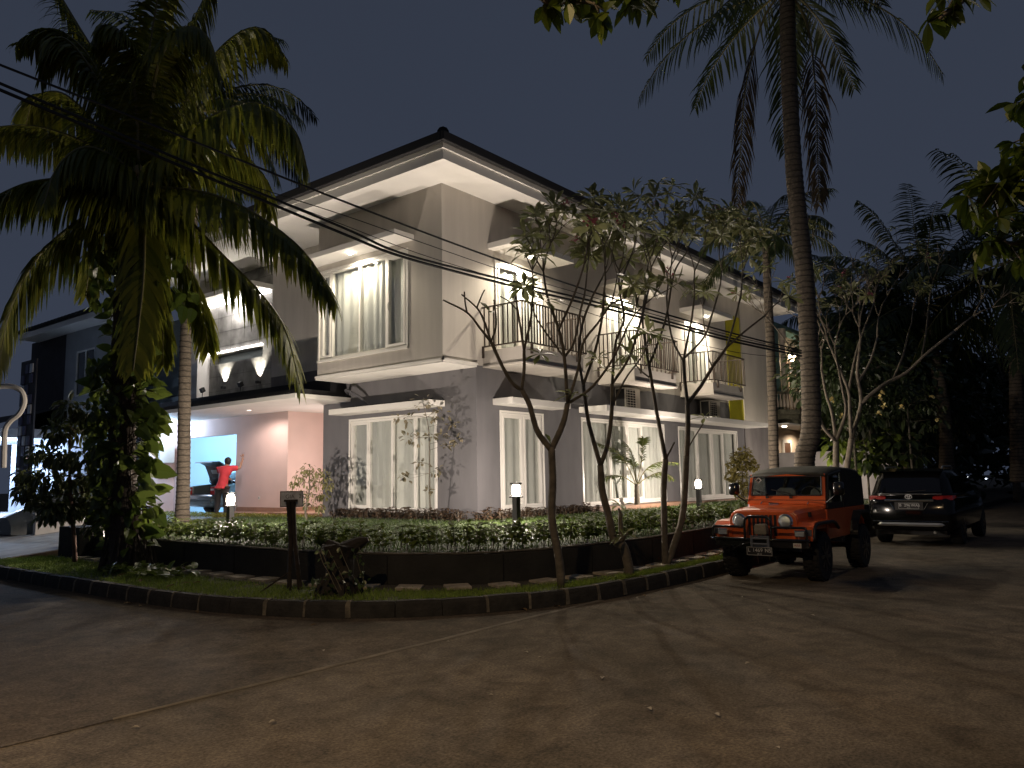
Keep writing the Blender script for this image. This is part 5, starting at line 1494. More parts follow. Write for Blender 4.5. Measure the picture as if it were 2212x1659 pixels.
def frond(m, mr, pts, L0, n=58, droop=1.0, width=0.038, r0=0.03, seed=0, start=0.14, wind=Vector((0, 0, 0))):
    "feather leaf along a curve; leaflets hang from both sides of the rib"
    r = random.Random(seed)
    N = 40; sp = spline(pts, N)
    mr.tube(sp, [r0 * (1 - 0.85 * i / (N - 1)) + 0.003 for i in range(N)], 5)
    side0 = None
    for i in range(n):
        t = start + (1 - start) * (i + 0.5) / n
        u = t * (N - 1); k = min(int(u), N - 2); f = u - k
        p = sp[k].lerp(sp[k + 1], f); tg = (sp[k + 1] - sp[k]).normalized()
        sd = tg.cross(Vector((0, 0, 1)))
        if sd.length < 0.15: sd = (side0 or tg.orthogonal())
        sd.normalize()
        if side0 is not None and sd.dot(side0) < 0: sd = -sd
        side0 = sd
        L = L0 * (0.45 + 0.55 * math.sin(math.pi * min(1, (t + 0.12) / 1.12) ** 0.8)) * r.uniform(0.85, 1.08)
        if t > 0.93: L *= 0.7
        for s in (-1, 1):
            if r.random() < 0.04: continue
            d = (sd * s * r.uniform(0.65, 0.95) + tg * r.uniform(0.45, 0.75) + Vector((0, 0, r.uniform(-0.1, 0.15)))).normalized()
            q = p.copy(); w = width * r.uniform(0.8, 1.15); b = len(m.v); dd = d.copy()
            wv = (tg.cross(d)).normalized()
            wd = (tg - d * tg.dot(d)).normalized()
            seg = 4; dr = droop * r.uniform(0.75, 1.25)
            for j in range(seg + 1):
                x = j / seg; h = w * (0.35, 1.0, 0.95, 0.6, 0.06)[j] * 0.5
                m.v += [tuple(q + wd * h), tuple(q - wd * h)]
                dd = (dd + Vector((0, 0, -1)) * dr * 0.42 + wind * 0.15 + rvec(r) * 0.03).normalized()
                q = q + dd * (L / seg)
            for j in range(seg):
                a = b + 2 * j; m.f.append((a, a + 1, a + 3, a + 2)); m.mi.append(0)


def palm_trunk(path, r0, r1, m, parent, rings=0.11, flare=0.0, name="trunk", n=14):
    L = sum((Vector(path[i + 1]) - Vector(path[i])).length for i in range(len(path) - 1))
    k = max(12, int(L / rings) * 3)
    sp = spline(path, k)
    rad = []
    for i in range(k):
        t = i / (k - 1)
        r = r0 + (r1 - r0) * t + flare * math.exp(-t * L / 0.35)
        rad.append(r * (1 + (0.05 if i % 3 == 0 else (-0.015 if i % 3 == 1 else 0.0))))
    t = MB(); t.tube(sp, rad, n, bump=lambda i, a: 1 + 0.045 * mnoise.noise(Vector((math.cos(a) * 1.5, math.sin(a) * 1.5, i * 0.15))))
    return t.build(name, m, parent, smooth=True)


def random_frond_pts(c, az, el, L, sag, r):
    d = Vector((math.cos(az) * math.cos(el), math.sin(az) * math.cos(el), math.sin(el)))
    pts = [Vector(c)]; q = Vector(c)
    for i in range(5):
        q = q + d * (L / 5); pts.append(q.copy())
        d = (d + Vector((0, 0, -1)) * sag * (0.16 + 0.09 * i) + rvec(r) * 0.05).normalized()
    return pts


def crown(parent, c, n, L, leafL, seed, m=None, elmin=-0.5, elmax=1.25, sag=1.0, nl=46, width=0.045, droop=0.8):
    r = random.Random(seed)
    for i in range(n):
        az = 2.39996 * i + r.uniform(-0.3, 0.3); el = elmax + (elmin - elmax) * ((i + 0.5) / n) + r.uniform(-0.12, 0.12)
        fm = MB(); rm = MB()
        frond(fm, rm, random_frond_pts(c, az, el, L * r.uniform(0.85, 1.1), sag, r), leafL, nl, droop, width, 0.03, seed * 100 + i)
        fo = rm.build("frond", M_rach, parent)
        fm.build("leaflets", m or M_frondd, fo)


# --- the big coconut palm on the verge: every frond traced
C0 = PX(303, 392, 13.35)
pa = thing("coconut_palm", "tall coconut palm on the verge, dark trunk wrapped in vines, lit fronds arching over", "palm tree", (-6.18, 2.42, 0.19))
palm_trunk([(-6.18, 2.42, 0.12), PX(268, 1120, 13.28), PX(264, 950, 13.3), PX(268, 760, 13.3), PX(278, 600, 13.3), PX(292, 470, 13.33), C0], 0.235, 0.16, M_palmd, pa, 0.14, 0.13, n=18)
rt_ = MB()
for k in range(46):
    a = rnd.uniform(0, 6.28); rr = rnd.uniform(0.25, 0.36)
    b0 = Vector((-6.18 + math.cos(a) * rr * 0.75, 2.42 + math.sin(a) * rr * 0.75, rnd.uniform(0.5, 1.5)))
    b1 = Vector((-6.18 + math.cos(a) * rr * 1.35, 2.42 + math.sin(a) * rr * 1.35, 0.17))
    rt_.tube(spline([b0, b0.lerp(b1, 0.5) + Vector((0.02, 0.02, 0)), b1], 8), rnd.uniform(0.008, 0.02), 5)
rt_.build("aerial_root", M_palmd, pa)
TR = [  # photo points of each rib, depth at the tip, leaflet length, droop
    ([(318, 404), (420, 412), (510, 440), (600, 495), (670, 560), (726, 655)], 11.6, 0.95, 1.0),
    ([(315, 415), (400, 470), (490, 560), (560, 630), (615, 710), (648, 830)], 12.2, 0.9, 0.9),
    ([(306, 420), (312, 500), (310, 600), (300, 700), (288, 800)], 12.4, 0.75, 0.7),
    ([(318, 372), (370, 318), (450, 255), (555, 222), (635, 280), (665, 370)], 12.6, 1.05, 1.35),
    ([(292, 378), (240, 335), (180, 318), (125, 360), (95, 440)], 11.8, 0.95, 1.2),
    ([(290, 392), (180, 385), (60, 395), (-60, 450)], 12.0, 1.0, 1.2),
    ([(292, 404), (190, 462), (90, 545), (25, 660), (-5, 800)], 12.4, 0.95, 1.0),
    ([(290, 372), (190, 310), (70, 272), (-60, 280)], 14.2, 1.0, 1.3),
    ([(292, 360), (262, 280), (225, 180), (175, 100), (110, 62), (35, 95)], 13.4, 0.95, 1.1),
    ([(290, 358), (248, 270), (205, 165), (150, 90), (112, 90), (88, 170)], 12.8, 0.85, 1.1),
    ([(312, 352), (335, 170), (360, 100), (408, 58), (452, 85), (478, 175)], 12.8, 0.9, 1.2),
    ([(300, 350), (292, 200), (270, 90), (235, 55), (205, 80)], 12.6, 0.85, 1.0),
    ([(305, 350), (310, 200), (330, 60), (350, -60)], 13.0, 0.95, 0.9),
    ([(320, 360), (400, 220), (480, 100), (560, 60), (620, 130)], 15.0, 1.0, 1.1),
    ([(286, 380), (200, 260), (130, 200), (70, 220), (50, 320)], 14.8, 1.0, 1.2),
    ([(310, 350), (360, 180), (420, 40), (470, -60)], 14.4, 1.0, 1.0),
    ([(296, 350), (240, 180), (160, 40), (100, -60)], 14.0, 1.0, 1.0),
    ([(322, 385), (420, 330), (500, 320), (560, 370), (590, 470)], 15.2, 1.0, 1.2),
    ([(312, 420), (360, 520), (410, 590), (440, 680), (450, 760)], 14.6, 0.85, 0.9),
    ([(298, 420), (250, 500), (200, 560), (185, 640)], 14.6, 0.75, 0.9),
    ([(300, 352), (300, 220), (318, 90), (380, -20)], 14.8, 1.0, 0.9),
    ([(305, 418), (330, 560), (350, 680), (352, 790)], 13.9, 0.7, 0.8),
]
for i, (p2, dt, ll, dr) in enumerate(TR):
    n_ = len(p2); d0 = 13.35
    p3 = [C0 + (PX(p2[0][0], p2[0][1], d0) - C0) * 0.6] + [PX(x, y, d0 + (dt - d0) * ((k + 1) / n_) ** 0.8) for k, (x, y) in enumerate(p2)]
    fm = MB(); rm = MB()
    frond(fm, rm, p3, ll * (1.25 if i in (0, 1, 2, 3, 6) else 1.08), 124, dr * 1.35, 0.078 if i in (0, 1, 2, 3, 6) else 0.066, 0.036, 300 + i, 0.13, Vector((0.25, -0.2, 0)) if i in (0, 1) else Vector((0, 0, 0)))
    fo = rm.build("frond", M_rach, pa); fm.build("leaflets", M_frond, fo)
for x, y, dd, s in ((300, 372, 12.8, 0.13), (313, 375, 12.8, 0.125), (297, 388, 13.15, 0.11), (309, 398, 12.75, 0.15), (302, 410, 12.8, 0.13), (318, 402, 13.3, 0.12)):
    c = PX(x, y, dd); cb_ = MB()
    cb_.lathe([(s * 0.12, -s * 1.2), (s * 0.62, -s * 0.8), (s * 0.85, -s * 0.1), (s * 0.7, s * 0.6), (s * 0.2, s * 0.95)], 10, c)
    cb_.build("coconut", M_coco, pa, smooth=True)

# --- second palm in the garden: pale ringed trunk
pb2 = thing("garden_palm", "slender palm with a pale ringed trunk in the garden beside the carport", "palm tree", (-3.1, 6.32, 0.6))
CB = PX(425, 235, 18.0)
palm_trunk([(-3.1, 6.32, 0.5), PX(396, 1040, 18.1), PX(398, 900, 18.1), PX(401, 740, 18.1), PX(408, 620, 18.1), PX(418, 430, 18.0), CB], 0.155, 0.10, M_palmb, pb2, 0.13, 0.07)
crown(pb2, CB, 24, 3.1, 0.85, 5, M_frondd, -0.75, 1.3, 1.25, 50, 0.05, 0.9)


# --- climbing vine with big blotched leaves on the palm
vn = thing("climbing_vine", "large-leaved climbing vine clinging to the dark palm trunk from verge to crown", "vine", (-6.18, 2.42, 0.19))
vm = MB(); vs_ = MB(); r = random.Random(11)
HS = ((0.0, 0.35), (0.12, 0.95), (0.35, 1.0), (0.65, 0.75), (0.88, 0.32), (1.0, 0.0))
for k in range(330):
    py_ = r.uniform(560, 1190)
    side = 1 if r.random() < 0.62 else -1
    dx = side * r.uniform(12, 95) if side > 0 else side * r.uniform(12, 70)
    if side > 0 and py_ > 1130: dx *= 0.6
    if py_ < 800: dx *= 0.6
    if side < 0 and py_ > 1000: dx *= 0.9
    dpt = 13.28 + r.uniform(-0.42, 0.3)
    tx = 266 if py_ > 700 else 266 + (700 - py_) * 0.13
    a = PX(tx + side * 10, py_ + r.uniform(-10, 30), 13.25 + (dpt - 13.25) * 0.4); p = PX(tx + dx * 0.75, py_, dpt)
    big = r.random() < (0.55 if side > 0 and py_ > 780 else 0.25)
    L = r.uniform(0.30, 0.46) if big else r.uniform(0.14, 0.26)
    d = (p - a).normalized() * 0.7 + Vector((0, 0, r.uniform(-0.6, 0.15))) + rvec(r) * 0.35
    n = (Vector((-0.62, -0.6, 0.5)) + rvec(r) * 0.7).normalized()
    vs_.tube(spline([a, a.lerp(p, 0.5) + Vector((0, 0, 0.07)), p], 6), 0.008, 4)
    leaf(vm, p, d, n, L, L * 0.62, r.uniform(0.3, 0.8), 0.18, HS)
for k in range(150):   # dark leaf mass under the crown
    x = r.uniform(195, 420); y = r.uniform(455, 650) + abs(x - 300) * 0.2; p = PX(x, y, r.uniform(13.3, 14.2))
    L = r.uniform(0.16, 0.36)
    leaf(vm, p, Vector((0, 0, -0.8)) + rvec(r) * 0.8, (Vector((-0.6, -0.6, 0.3)) + rvec(r) * 0.7), L, L * 0.6, 0.4, 0.2, HS)
for k in range(14):
    x = 262 + r.uniform(-25, 25); q = [PX(x + r.uniform(-8, 8), 1190 - 60 * j, 13.15) for j in range(11)]
    vs_.tube(spline(q, 30), 0.009, 4)
for k in range(420):   # small-leaved hanging strands on the left of the trunk
    x = r.uniform(192, 262); y = r.uniform(770, 1110); p = PX(x, y, r.uniform(12.9, 13.4))
    leaf(vm, p, Vector((0, 0, -1)) + rvec(r) * 0.6, (Vector((-0.6, -0.6, 0.3)) + rvec(r) * 0.6), r.uniform(0.09, 0.19), 0.08, 0.3, 0.2)
vs_.build("vine_stem", M_palmd, vn); vm.build("foliage", M_vine, vn)
# clump of the same vine at the foot
vg = MB(); vst = MB(); cpos = PX(340, 1248, 12.6)
cl = thing("ground_vine", "clump of blotched vine leaves sprawling at the foot of the dark palm trunk", "plant", (-6.1, 1.55, 0.19))
for k in range(90):
    x = r.uniform(-6.85, -6.0); y = r.uniform(0.2, 2.2); z = 0.21 + r.uniform(0, 0.10)
    leaf(vg, (x, y, z), Vector((r.uniform(-1, 1), r.uniform(-1, 1), r.uniform(0.0, 0.5))), Vector((0, 0, 1)) + rvec(r) * 0.4, r.uniform(0.14, 0.28), r.uniform(0.08, 0.15), 0.5, 0.2, HS)
vst.tube([(-6.2, 2.2, 0.2), (-6.5, 1.4, 0.22), (-6.3, 0.5, 0.22)], 0.01, 4)
vst.build("vine_stem", M_palmd, cl); vg.build("foliage", M_vine, cl)


# --- frangipani trees
def rosette(m, p, d, r, n=None, L0=0.2, spread=1.0, fl=None):
    d = d.normalized(); u = d.orthogonal().normalized(); v = d.cross(u)
    n = n or r.randint(8, 12)
    for i in range(n):
        a = 2.4 * i + r.uniform(-0.3, 0.3); e = r.uniform(-0.35, 0.75) * spread
        q = (u * math.cos(a) + v * math.sin(a)) * math.cos(e) + d * math.sin(e)
        L = L0 * r.uniform(0.7, 1.15)
        leaf(m, Vector(p) + q * 0.015, q, d, L, L * r.uniform(0.25, 0.32), r.uniform(0.1, 0.5), 0.3, ((0.0, 0.12), (0.2, 0.35), (0.45, 0.85), (0.7, 1.0), (1.0, 0.0)))
    if fl is not None:
        fl.append(MB()); fl = fl[-1]
        for i in range(18):
            q = (d + rvec(r) * 0.9).normalized(); c = Vector(p) + q * r.uniform(0.05, 0.11) + d * 0.05
            leaf(fl, c, rvec(r), d, 0.045, 0.035, 0.1, 0.3)


def grow(tb, lf, p, d, L, rad, lev, r, up=0.28, spread=0.55, lp=1.0, fl=None, flp=0.0, L0=0.2, tips=None):
    d = d.normalized()
    q = Vector(p) + d * L; mid = Vector(p) + d * L * 0.5 + rvec(r) * L * 0.06
    r1 = rad * 0.72
    tb.tube([p, mid, q], [rad, (rad + r1) / 2, r1], 6)
    if lev == 0:
        if r.random() < lp: rosette(lf, q, d, r, L0=L0, fl=fl if r.random() < flp else None)
        if tips is not None: tips.append(q)
        return
    k = 2 if r.random() < 0.72 else 3
    a0 = r.uniform(0, 6.28); u = d.orthogonal().normalized(); v = d.cross(u)
    for i in range(k):
        a = a0 + 2 * math.pi * i / k + r.uniform(-0.3, 0.3); sp_ = spread * r.uniform(0.75, 1.25)
        nd = d * math.cos(sp_) + (u * math.cos(a) + v * math.sin(a)) * math.sin(sp_)
        nd = (nd + Vector((0, 0, up))).normalized()
        grow(tb, lf, q, nd, L * r.uniform(0.6, 1.05), r1, lev - 1 if r.random() < 0.8 else max(0, lev - 2), r, up, spread, lp, fl, flp, L0, tips)


def limb(tb, pts, d0, d1, r0, r1, n=None):
    n = n or max(4, len(pts) * 3)
    N = len(pts); p3 = [PX(x, y, d0 + (d1 - d0) * i / (N - 1)) for i, (x, y) in enumerate(pts)]
    sp = spline(p3, n)
    tb.tube(sp, [r0 + (r1 - r0) * i / (n - 1) for i in range(n)], 8, bump=lambda i, a: 1 + 0.07 * mnoise.noise(Vector((math.cos(a), math.sin(a), i * 0.6))))
    return sp[-1], (sp[-1] - sp[-2]).normalized()


def frangipani(label, base, seed, limbs, L0=0.25, lp=1.0, flp=0.04, bark=None, group=None, extra=()):
    t = thing("frangipani_tree", label, "tree", base, group)
    tb = MB(); lf = MB(); fl = []; r = random.Random(seed)
    for pts, d0, d1, r0, r1, g in limbs:
        e_, dr = limb(tb, pts, d0, d1, r0, r1)
        if g:
            lev, L, spread = g[:3]; lpp = g[3] if len(g) > 3 else lp
            dr = (dr + Vector((r.uniform(-.15, .15), r.uniform(-.15, .15), 0.1))).normalized()
            grow(tb, lf, e_, dr, L * r.uniform(1.0, 1.3), r1 * 0.95, lev, r, 0.15, spread * 0.95, lpp, fl, flp, L0)
    for x, y, d_, n_ in extra: rosette(lf, PX(x, y, d_), Vector((r.uniform(-.3, .3), r.uniform(-.3, .3), 1)), r, n_, L0)
    tr = tb.build("trunk", bark or M_bark, t, smooth=True)
    lf.build("crown", M_frang, t)
    for q in fl: q.build("flower_cluster", M_pink2, t)
    return t


T1 = 10.27
frangipani("frangipani with one leaning stem forking low, nearest in front of the house corner", (-4.11, -5.04, 0.19), 21, [
    ([(1214, 1268), (1206, 1200), (1192, 1120), (1194, 1040), (1191, 965)], T1, T1, 0.058, 0.048, None),
    ([(1191, 972), (1161, 932), (1144, 875), (1127, 842)], T1, 10.2, 0.042, 0.033, None),
    ([(1127, 842), (1107, 828), (1087, 795), (1061, 739)], 10.2, 10.0, 0.028, 0.022, None),
    ([(1061, 739), (1037, 709), (1009, 675), (957, 648)], 10.0, 9.9, 0.019, 0.011, None),
    ([(1009, 675), (1005, 655), (1003, 630)], 9.9, 9.9, 0.012, 0.009, None),
    ([(1061, 739), (1045, 692), (1030, 665), (997, 636)], 10.0, 10.2, 0.017, 0.010, None),
    ([(1030, 665), (1040, 640), (1047, 626)], 10.1, 10.1, 0.011, 0.009, None),
    ([(1061, 739), (1072, 700), (1067, 648)], 10.0, 9.8, 0.014, 0.009, None),
    ([(1127, 842), (1132, 800), (1132, 757)], 10.2, 10.2, 0.024, 0.020, None),
    ([(1132, 757), (1122, 692), (1114, 640), (1110, 605)], 10.2, 10.3, 0.016, 0.011, None),
    ([(1118, 670), (1098, 650), (1080, 640)], 10.25, 10.2, 0.010, 0.008, None),
    ([(1132, 757), (1146, 692), (1151, 640)], 10.2, 10.0, 0.017, 0.013, (1, 0.28, 0.5)),
    ([(1191, 972), (1216, 915), (1226, 872)], T1, 10.4, 0.044, 0.036, None),
    ([(1226, 872), (1219, 772), (1207, 712), (1184, 648)], 10.4, 10.3, 0.026, 0.018, (3, 0.33, 0.5)),
    ([(1207, 712), (1235, 650), (1250, 610)], 10.3, 10.1, 0.017, 0.014, (3, 0.30, 0.5)),
    ([(1219, 772), (1240, 740), (1252, 680), (1262, 640)], 10.4, 10.7, 0.018, 0.014, (3, 0.31, 0.5)),
    ([(1226, 872), (1248, 800), (1260, 740), (1290, 700)], 10.4, 10.6, 0.022, 0.016, (3, 0.33, 0.52)),
    ([(1226, 872), (1277, 838), (1321, 780), (1345, 730)], 10.4, 10.2, 0.020, 0.014, (2, 0.33, 0.5)),
    ([(1219, 772), (1180, 720), (1160, 690)], 10.4, 10.2, 0.014, 0.010, (1, 0.25, 0.5)),
], extra=[(1168, 764, 10.1, 9), (1060, 676, 9.9, 3), (1190, 960, 10.2, 2), (1236, 852, 10.3, 7), (1290, 775, 10.3, 11), (1175, 650, 10.1, 10)])
T2 = 11.25
frangipani("frangipani with a crooked stem and a sprouting stump at its base, second along the verge", (-2.76, -5.23, 0.19), 22, [
    ([(1361, 1245), (1356, 1215), (1346, 1180), (1326, 1165), (1316, 1120), (1301, 1060), (1297, 1005)], T2, T2, 0.075, 0.048, None),
    ([(1346, 1185), (1341, 1140), (1340, 1108)], T2, T2, 0.042, 0.03, None),
    ([(1340, 1108), (1336, 1098)], T2, T2, 0.022, 0.016, None), ([(1342, 1175), (1350, 1160), (1356, 1152)], T2, 11.1, 0.02, 0.014, None),
    ([(1297, 1005), (1284, 960), (1270, 905), (1260, 832)], T2, 11.1, 0.036, 0.026, None),
    ([(1260, 832), (1250, 770), (1258, 700), (1280, 640)], 11.1, 11.3, 0.022, 0.016, (3, 0.33, 0.5)),
    ([(1260, 832), (1285, 760), (1300, 690), (1305, 630)], 11.1, 10.9, 0.022, 0.016, (3, 0.35, 0.5)),
    ([(1297, 1005), (1312, 962), (1321, 895), (1322, 830)], T2, 11.4, 0.036, 0.027, None),
    ([(1322, 830), (1330, 740), (1348, 690), (1340, 640)], 11.4, 11.3, 0.022, 0.016, (3, 0.36, 0.5)),
    ([(1322, 830), (1360, 770), (1385, 690), (1400, 630)], 11.4, 11.7, 0.022, 0.016, (3, 0.36, 0.5)),
    ([(1321, 880), (1350, 820), (1372, 790)], 11.4, 11.1, 0.016, 0.012, (1, 0.26, 0.5)),
    ([(1340, 640), (1345, 600), (1360, 560)], 11.3, 11.5, 0.015, 0.012, (2, 0.3, 0.5)),
], extra=[(1340, 1092, T2, 9), (1346, 1156, 11.1, 8), (1360, 765, 11.1, 10), (1310, 800, 11.2, 9)])
T3 = 12.3
frangipani("frangipani with two stems from one base, third along the verge before the terrace", (-1.41, -5.13, 0.19), 23, [
    ([(1438, 1226), (1435, 1150), (1434, 1050), (1438, 992)], T3, T3, 0.055, 0.046, None),
    ([(1438, 992), (1428, 940), (1417, 882), (1402, 790)], T3, 12.2, 0.038, 0.026, None),
    ([(1402, 790), (1392, 730), (1388, 682), (1395, 630)], 12.2, 12.2, 0.022, 0.016, (3, 0.36, 0.5)),
    ([(1402, 790), (1425, 730), (1440, 680), (1450, 620)], 12.2, 11.9, 0.02, 0.015, (3, 0.36, 0.5)),
    ([(1402, 815), (1375, 790), (1360, 740)], 12.2, 12.5, 0.014, 0.011, (1, 0.3, 0.5)),
    ([(1438, 992), (1447, 975), (1457, 955)], T3, T3, 0.018, 0.014, None),
    ([(1440, 1220), (1455, 1180), (1475, 1109), (1483, 985)], T3, 12.5, 0.06, 0.05, None),
    ([(1483, 987), (1486, 920), (1485, 872)], 12.5, 12.5, 0.046, 0.04, None),
    ([(1485, 872), (1479, 820), (1476, 779)], 12.5, 12.5, 0.032, 0.028, None),
    ([(1476, 779), (1455, 740), (1444, 690), (1440, 640)], 12.5, 12.6, 0.02, 0.015, (3, 0.36, 0.5)),
    ([(1476, 779), (1488, 720), (1494, 690), (1500, 640)], 12.5, 12.2, 0.02, 0.015, (3, 0.37, 0.5)),
    ([(1480, 772), (1520, 730), (1535, 690), (1550, 640)], 12.5, 12.7, 0.018, 0.014, (3, 0.36, 0.5)),
    ([(1485, 872), (1513, 835), (1539, 793), (1570, 750)], 12.5, 12.4, 0.032, 0.022, None),
    ([(1570, 750), (1610, 715), (1652, 682)], 12.4, 12.5, 0.018, 0.013, (2, 0.34, 0.5)),
    ([(1570, 750), (1585, 700), (1600, 640)], 12.4, 12.9, 0.018, 0.014, (3, 0.35, 0.5)),
    ([(1539, 793), (1530, 770), (1522, 710)], 12.4, 12.6, 0.012, 0.010, (1, 0.3, 0.5)),
    ([(1487, 967), (1500, 945), (1519, 915)], 12.5, 12.4, 0.013, 0.011, None),
    ([(1450, 620), (1460, 580), (1480, 550)], 11.9, 12.1, 0.014, 0.011, (2, 0.32, 0.5)),
], flp=0.10, extra=[(1521, 903, 12.4, 8), (1396, 768, 12.2, 9), (1690, 808, 12.5, 4)])
T4a = depth((8.28, -4.9, 0.3)); T4b = depth((9.23, -4.9, 0.3))
frangipani("wide bare-branched frangipani behind the parked cars, few leaves left at the tips", (8.6, -4.9, 0.19), 24, [
    ([(1808, 1060), (1806, 1007), (1806, 953)], T4a, T4a, 0.085, 0.075, None),
    ([(1806, 953), (1777, 920), (1766, 876), (1768, 830)], T4a, T4a, 0.05, 0.035, (3, 0.5, 0.42, 0.12)),
    ([(1806, 953), (1797, 891), (1784, 850), (1775, 800)], T4a, T4a + .5, 0.045, 0.03, (3, 0.55, 0.42, 0.15)),
    ([(1806, 953), (1827, 891), (1822, 850), (1812, 800)], T4a, T4a - .5, 0.045, 0.03, (4, 0.5, 0.42, 0.15)),
    ([(1828, 1060), (1830, 1010), (1839, 947)], T4b, T4b, 0.085, 0.07, None),
    ([(1839, 947), (1836, 890), (1833, 846), (1815, 800), (1790, 740)], T4b, T4b - .4, 0.05, 0.03, (3, 0.6, 0.42, 0.15)),
    ([(1839, 947), (1860, 870), (1852, 810), (1856, 760)], T4b, T4b, 0.055, 0.035, (4, 0.55, 0.42, 0.15)),
    ([(1852, 830), (1880, 780), (1895, 730)], T4b, T4b + .4, 0.035, 0.025, (4, 0.5, 0.42, 0.2)),
    ([(1860, 870), (1910, 830), (1958, 805), (2000, 765), (2062, 715)], T4b, T4b - .6, 0.05, 0.03, (3, 0.5, 0.45, 0.5)),
    ([(1930, 818), (1950, 770), (1962, 720)], T4b, T4b, 0.032, 0.022, (3, 0.55, 0.42, 0.3)),
    ([(1990, 775), (2000, 720), (2005, 670)], T4b, T4b, 0.025, 0.02, (2, 0.6, 0.42, 0.6)),
    ([(1833, 846), (1850, 760), (1870, 700)], T4b, T4b + .3, 0.035, 0.024, (4, 0.55, 0.42, 0.2)),
    ([(1766, 876), (1740, 800), (1700, 740)], T4a, T4a - .3, 0.03, 0.02, (3, 0.5, 0.45, 0.25)),
    ([(1790, 740), (1765, 690), (1760, 640)], T4b, T4b, 0.026, 0.02, (3, 0.55, 0.42, 0.6)),
], L0=0.3, flp=0.25, bark=M_barkl)

# --- palms along the road on the right
tp = thing("roadside_palm", "tall thick leaning palm rising out of the top of the picture behind the orange car", "palm tree", (6.6, -4.75, 0.19))
dp = depth((6.6, -4.75, 0.2))
CT = PX(1700, -30, dp + 0.2)
palm_trunk([(6.5, -4.75, 0.05), PX(1738, 1000, dp), PX(1752, 930, dp), PX(1750, 800, dp), PX(1740, 620, dp), PX(1726, 480, dp), PX(1714, 350, dp), PX(1704, 150, dp + 0.1), CT], 0.24, 0.175, M_palmb, tp, 0.16, 0.14, n=18)
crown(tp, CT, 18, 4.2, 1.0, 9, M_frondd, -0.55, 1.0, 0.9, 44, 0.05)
for i, (pts, dt) in enumerate((([(1700, -25), (1650, 40), (1612, 180), (1600, 320), (1590, 465)], 0.8), ([(1700, -25), (1745, 60), (1762, 200), (1766, 330), (1770, 445)], 0.6))):
    fm = MB(); rm = MB(); N = len(pts)
    frond(fm, rm, [CT] + [PX(x, y, dp + 0.2 + dt * k / (N - 1)) for k, (x, y) in enumerate(pts)][1:], 1.05, 64, 1.5, 0.045, 0.03, 800 + i, 0.35)
    fo = rm.build("frond", M_rach, tp); fm.build("leaflets", leafmat("dry_frond", (0.09, 0.065, 0.03), (0.14, 0.10, 0.05), rough=0.7), fo)
ds = depth((9.2, -2.6, 0.4))
sp_ = thing("slim_palm", "slimmer ringed palm trunk against the end wall of the house", "palm tree", (9.6, -2.8, 0.6))
bs_ = PX(1674, 1060, ds); CS = PX(1655, 520, ds)
palm_trunk([bs_, PX(1672, 1000, ds), PX(1668, 850, ds), PX(1662, 700, ds), PX(1657, 600, ds), CS], 0.15, 0.10, M_palmb, sp_, 0.15, 0.04)
crown(sp_, CS, 15, 2.4, 0.7, 14, M_frondd, -0.2, 1.2, 1.1, 40, 0.045)
fp = thing("far_palm", "dark coconut palm silhouette farther down the road, fronds fanned against the sky", "palm tree", (23.6, -4.7, 0.0))
df = depth((23.6, -4.7, 0.2)); CF = PX(1990, 655, df)
palm_trunk([PX(2046, 1030, df), PX(2040, 900, df), PX(2020, 780, df), CF], 0.26, 0.2, M_palmb, fp, 0.2, 0.1)
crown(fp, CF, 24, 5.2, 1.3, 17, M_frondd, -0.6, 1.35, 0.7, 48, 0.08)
for i, (x, y, d_, L_, lab, b_) in enumerate((
        (2190, 560, 30, 6.0, "dark palm at the right edge with drooping fronds over the road", (2200, 1040)),
        (1860, 690, 44, 6.0, "low distant palm seen between the bare branches", (1870, 1020)))):
    t = thing("distant_palm", lab, "palm tree", PX(b_[0], b_[1], d_))
    c = PX(x, y, d_)
    palm_trunk([PX(b_[0], b_[1], d_), PX((x + b_[0]) / 2, (y + b_[1]) / 2, d_), c], 0.28, 0.2, M_palmb, t, 0.25)
    crown(t, c, 18, L_, 1.4, 30 + i, M_frondd, -0.8, 1.2, 0.9, 38, 0.10)


# --- leafy trees
def leafy(name, label, base, trunk, clumps, m, L, w, per, seed, droop=0.5, bark=None, group=None, cat="tree", rad=0.1):
    t = thing(name, label, cat, base, group); r = random.Random(seed)
    tb = MB(); lf = MB()
    sp = spline(trunk, max(6, len(trunk) * 4)); n = len(sp)
    tb.tube(sp, [rad * (1 - 0.65 * i / (n - 1)) for i in range(n)], 8)
    for c, R in clumps:
        c = Vector(c)
        k = min(range(n), key=lambda i: (sp[i] - c).length + 0.4 * max(0, sp[i].z - c.z) + (0 if i > n // 3 else 1))
        tb.tube(spline([sp[k], sp[k].lerp(c, 0.5) + rvec(r) * R * 0.2 + Vector((0, 0, R * 0.15)), c], 7), [rad * 0.28, rad * 0.24, rad * 0.2, rad * 0.17, rad * 0.13, rad * 0.1, rad * 0.06], 5)
        for _ in range(per):
            v = rvec(r); p = c + Vector((v.x * R, v.y * R, v.z * R * 0.8)) * r.uniform(0.25, 1.0) ** 0.6
            d = (v + Vector((0, 0, -droop)) + rvec(r) * 0.6).normalized()
            leaf(lf, p, d, Vector((0, 0, 1)) + rvec(r) * 0.6, L * r.uniform(0.65, 1.2), w * r.uniform(0.7, 1.2), droop * r.uniform(0.4, 1.2), 0.25)
    tb.build("trunk", bark or M_bark, t, smooth=True); lf.build("crown", m, t)
    return t


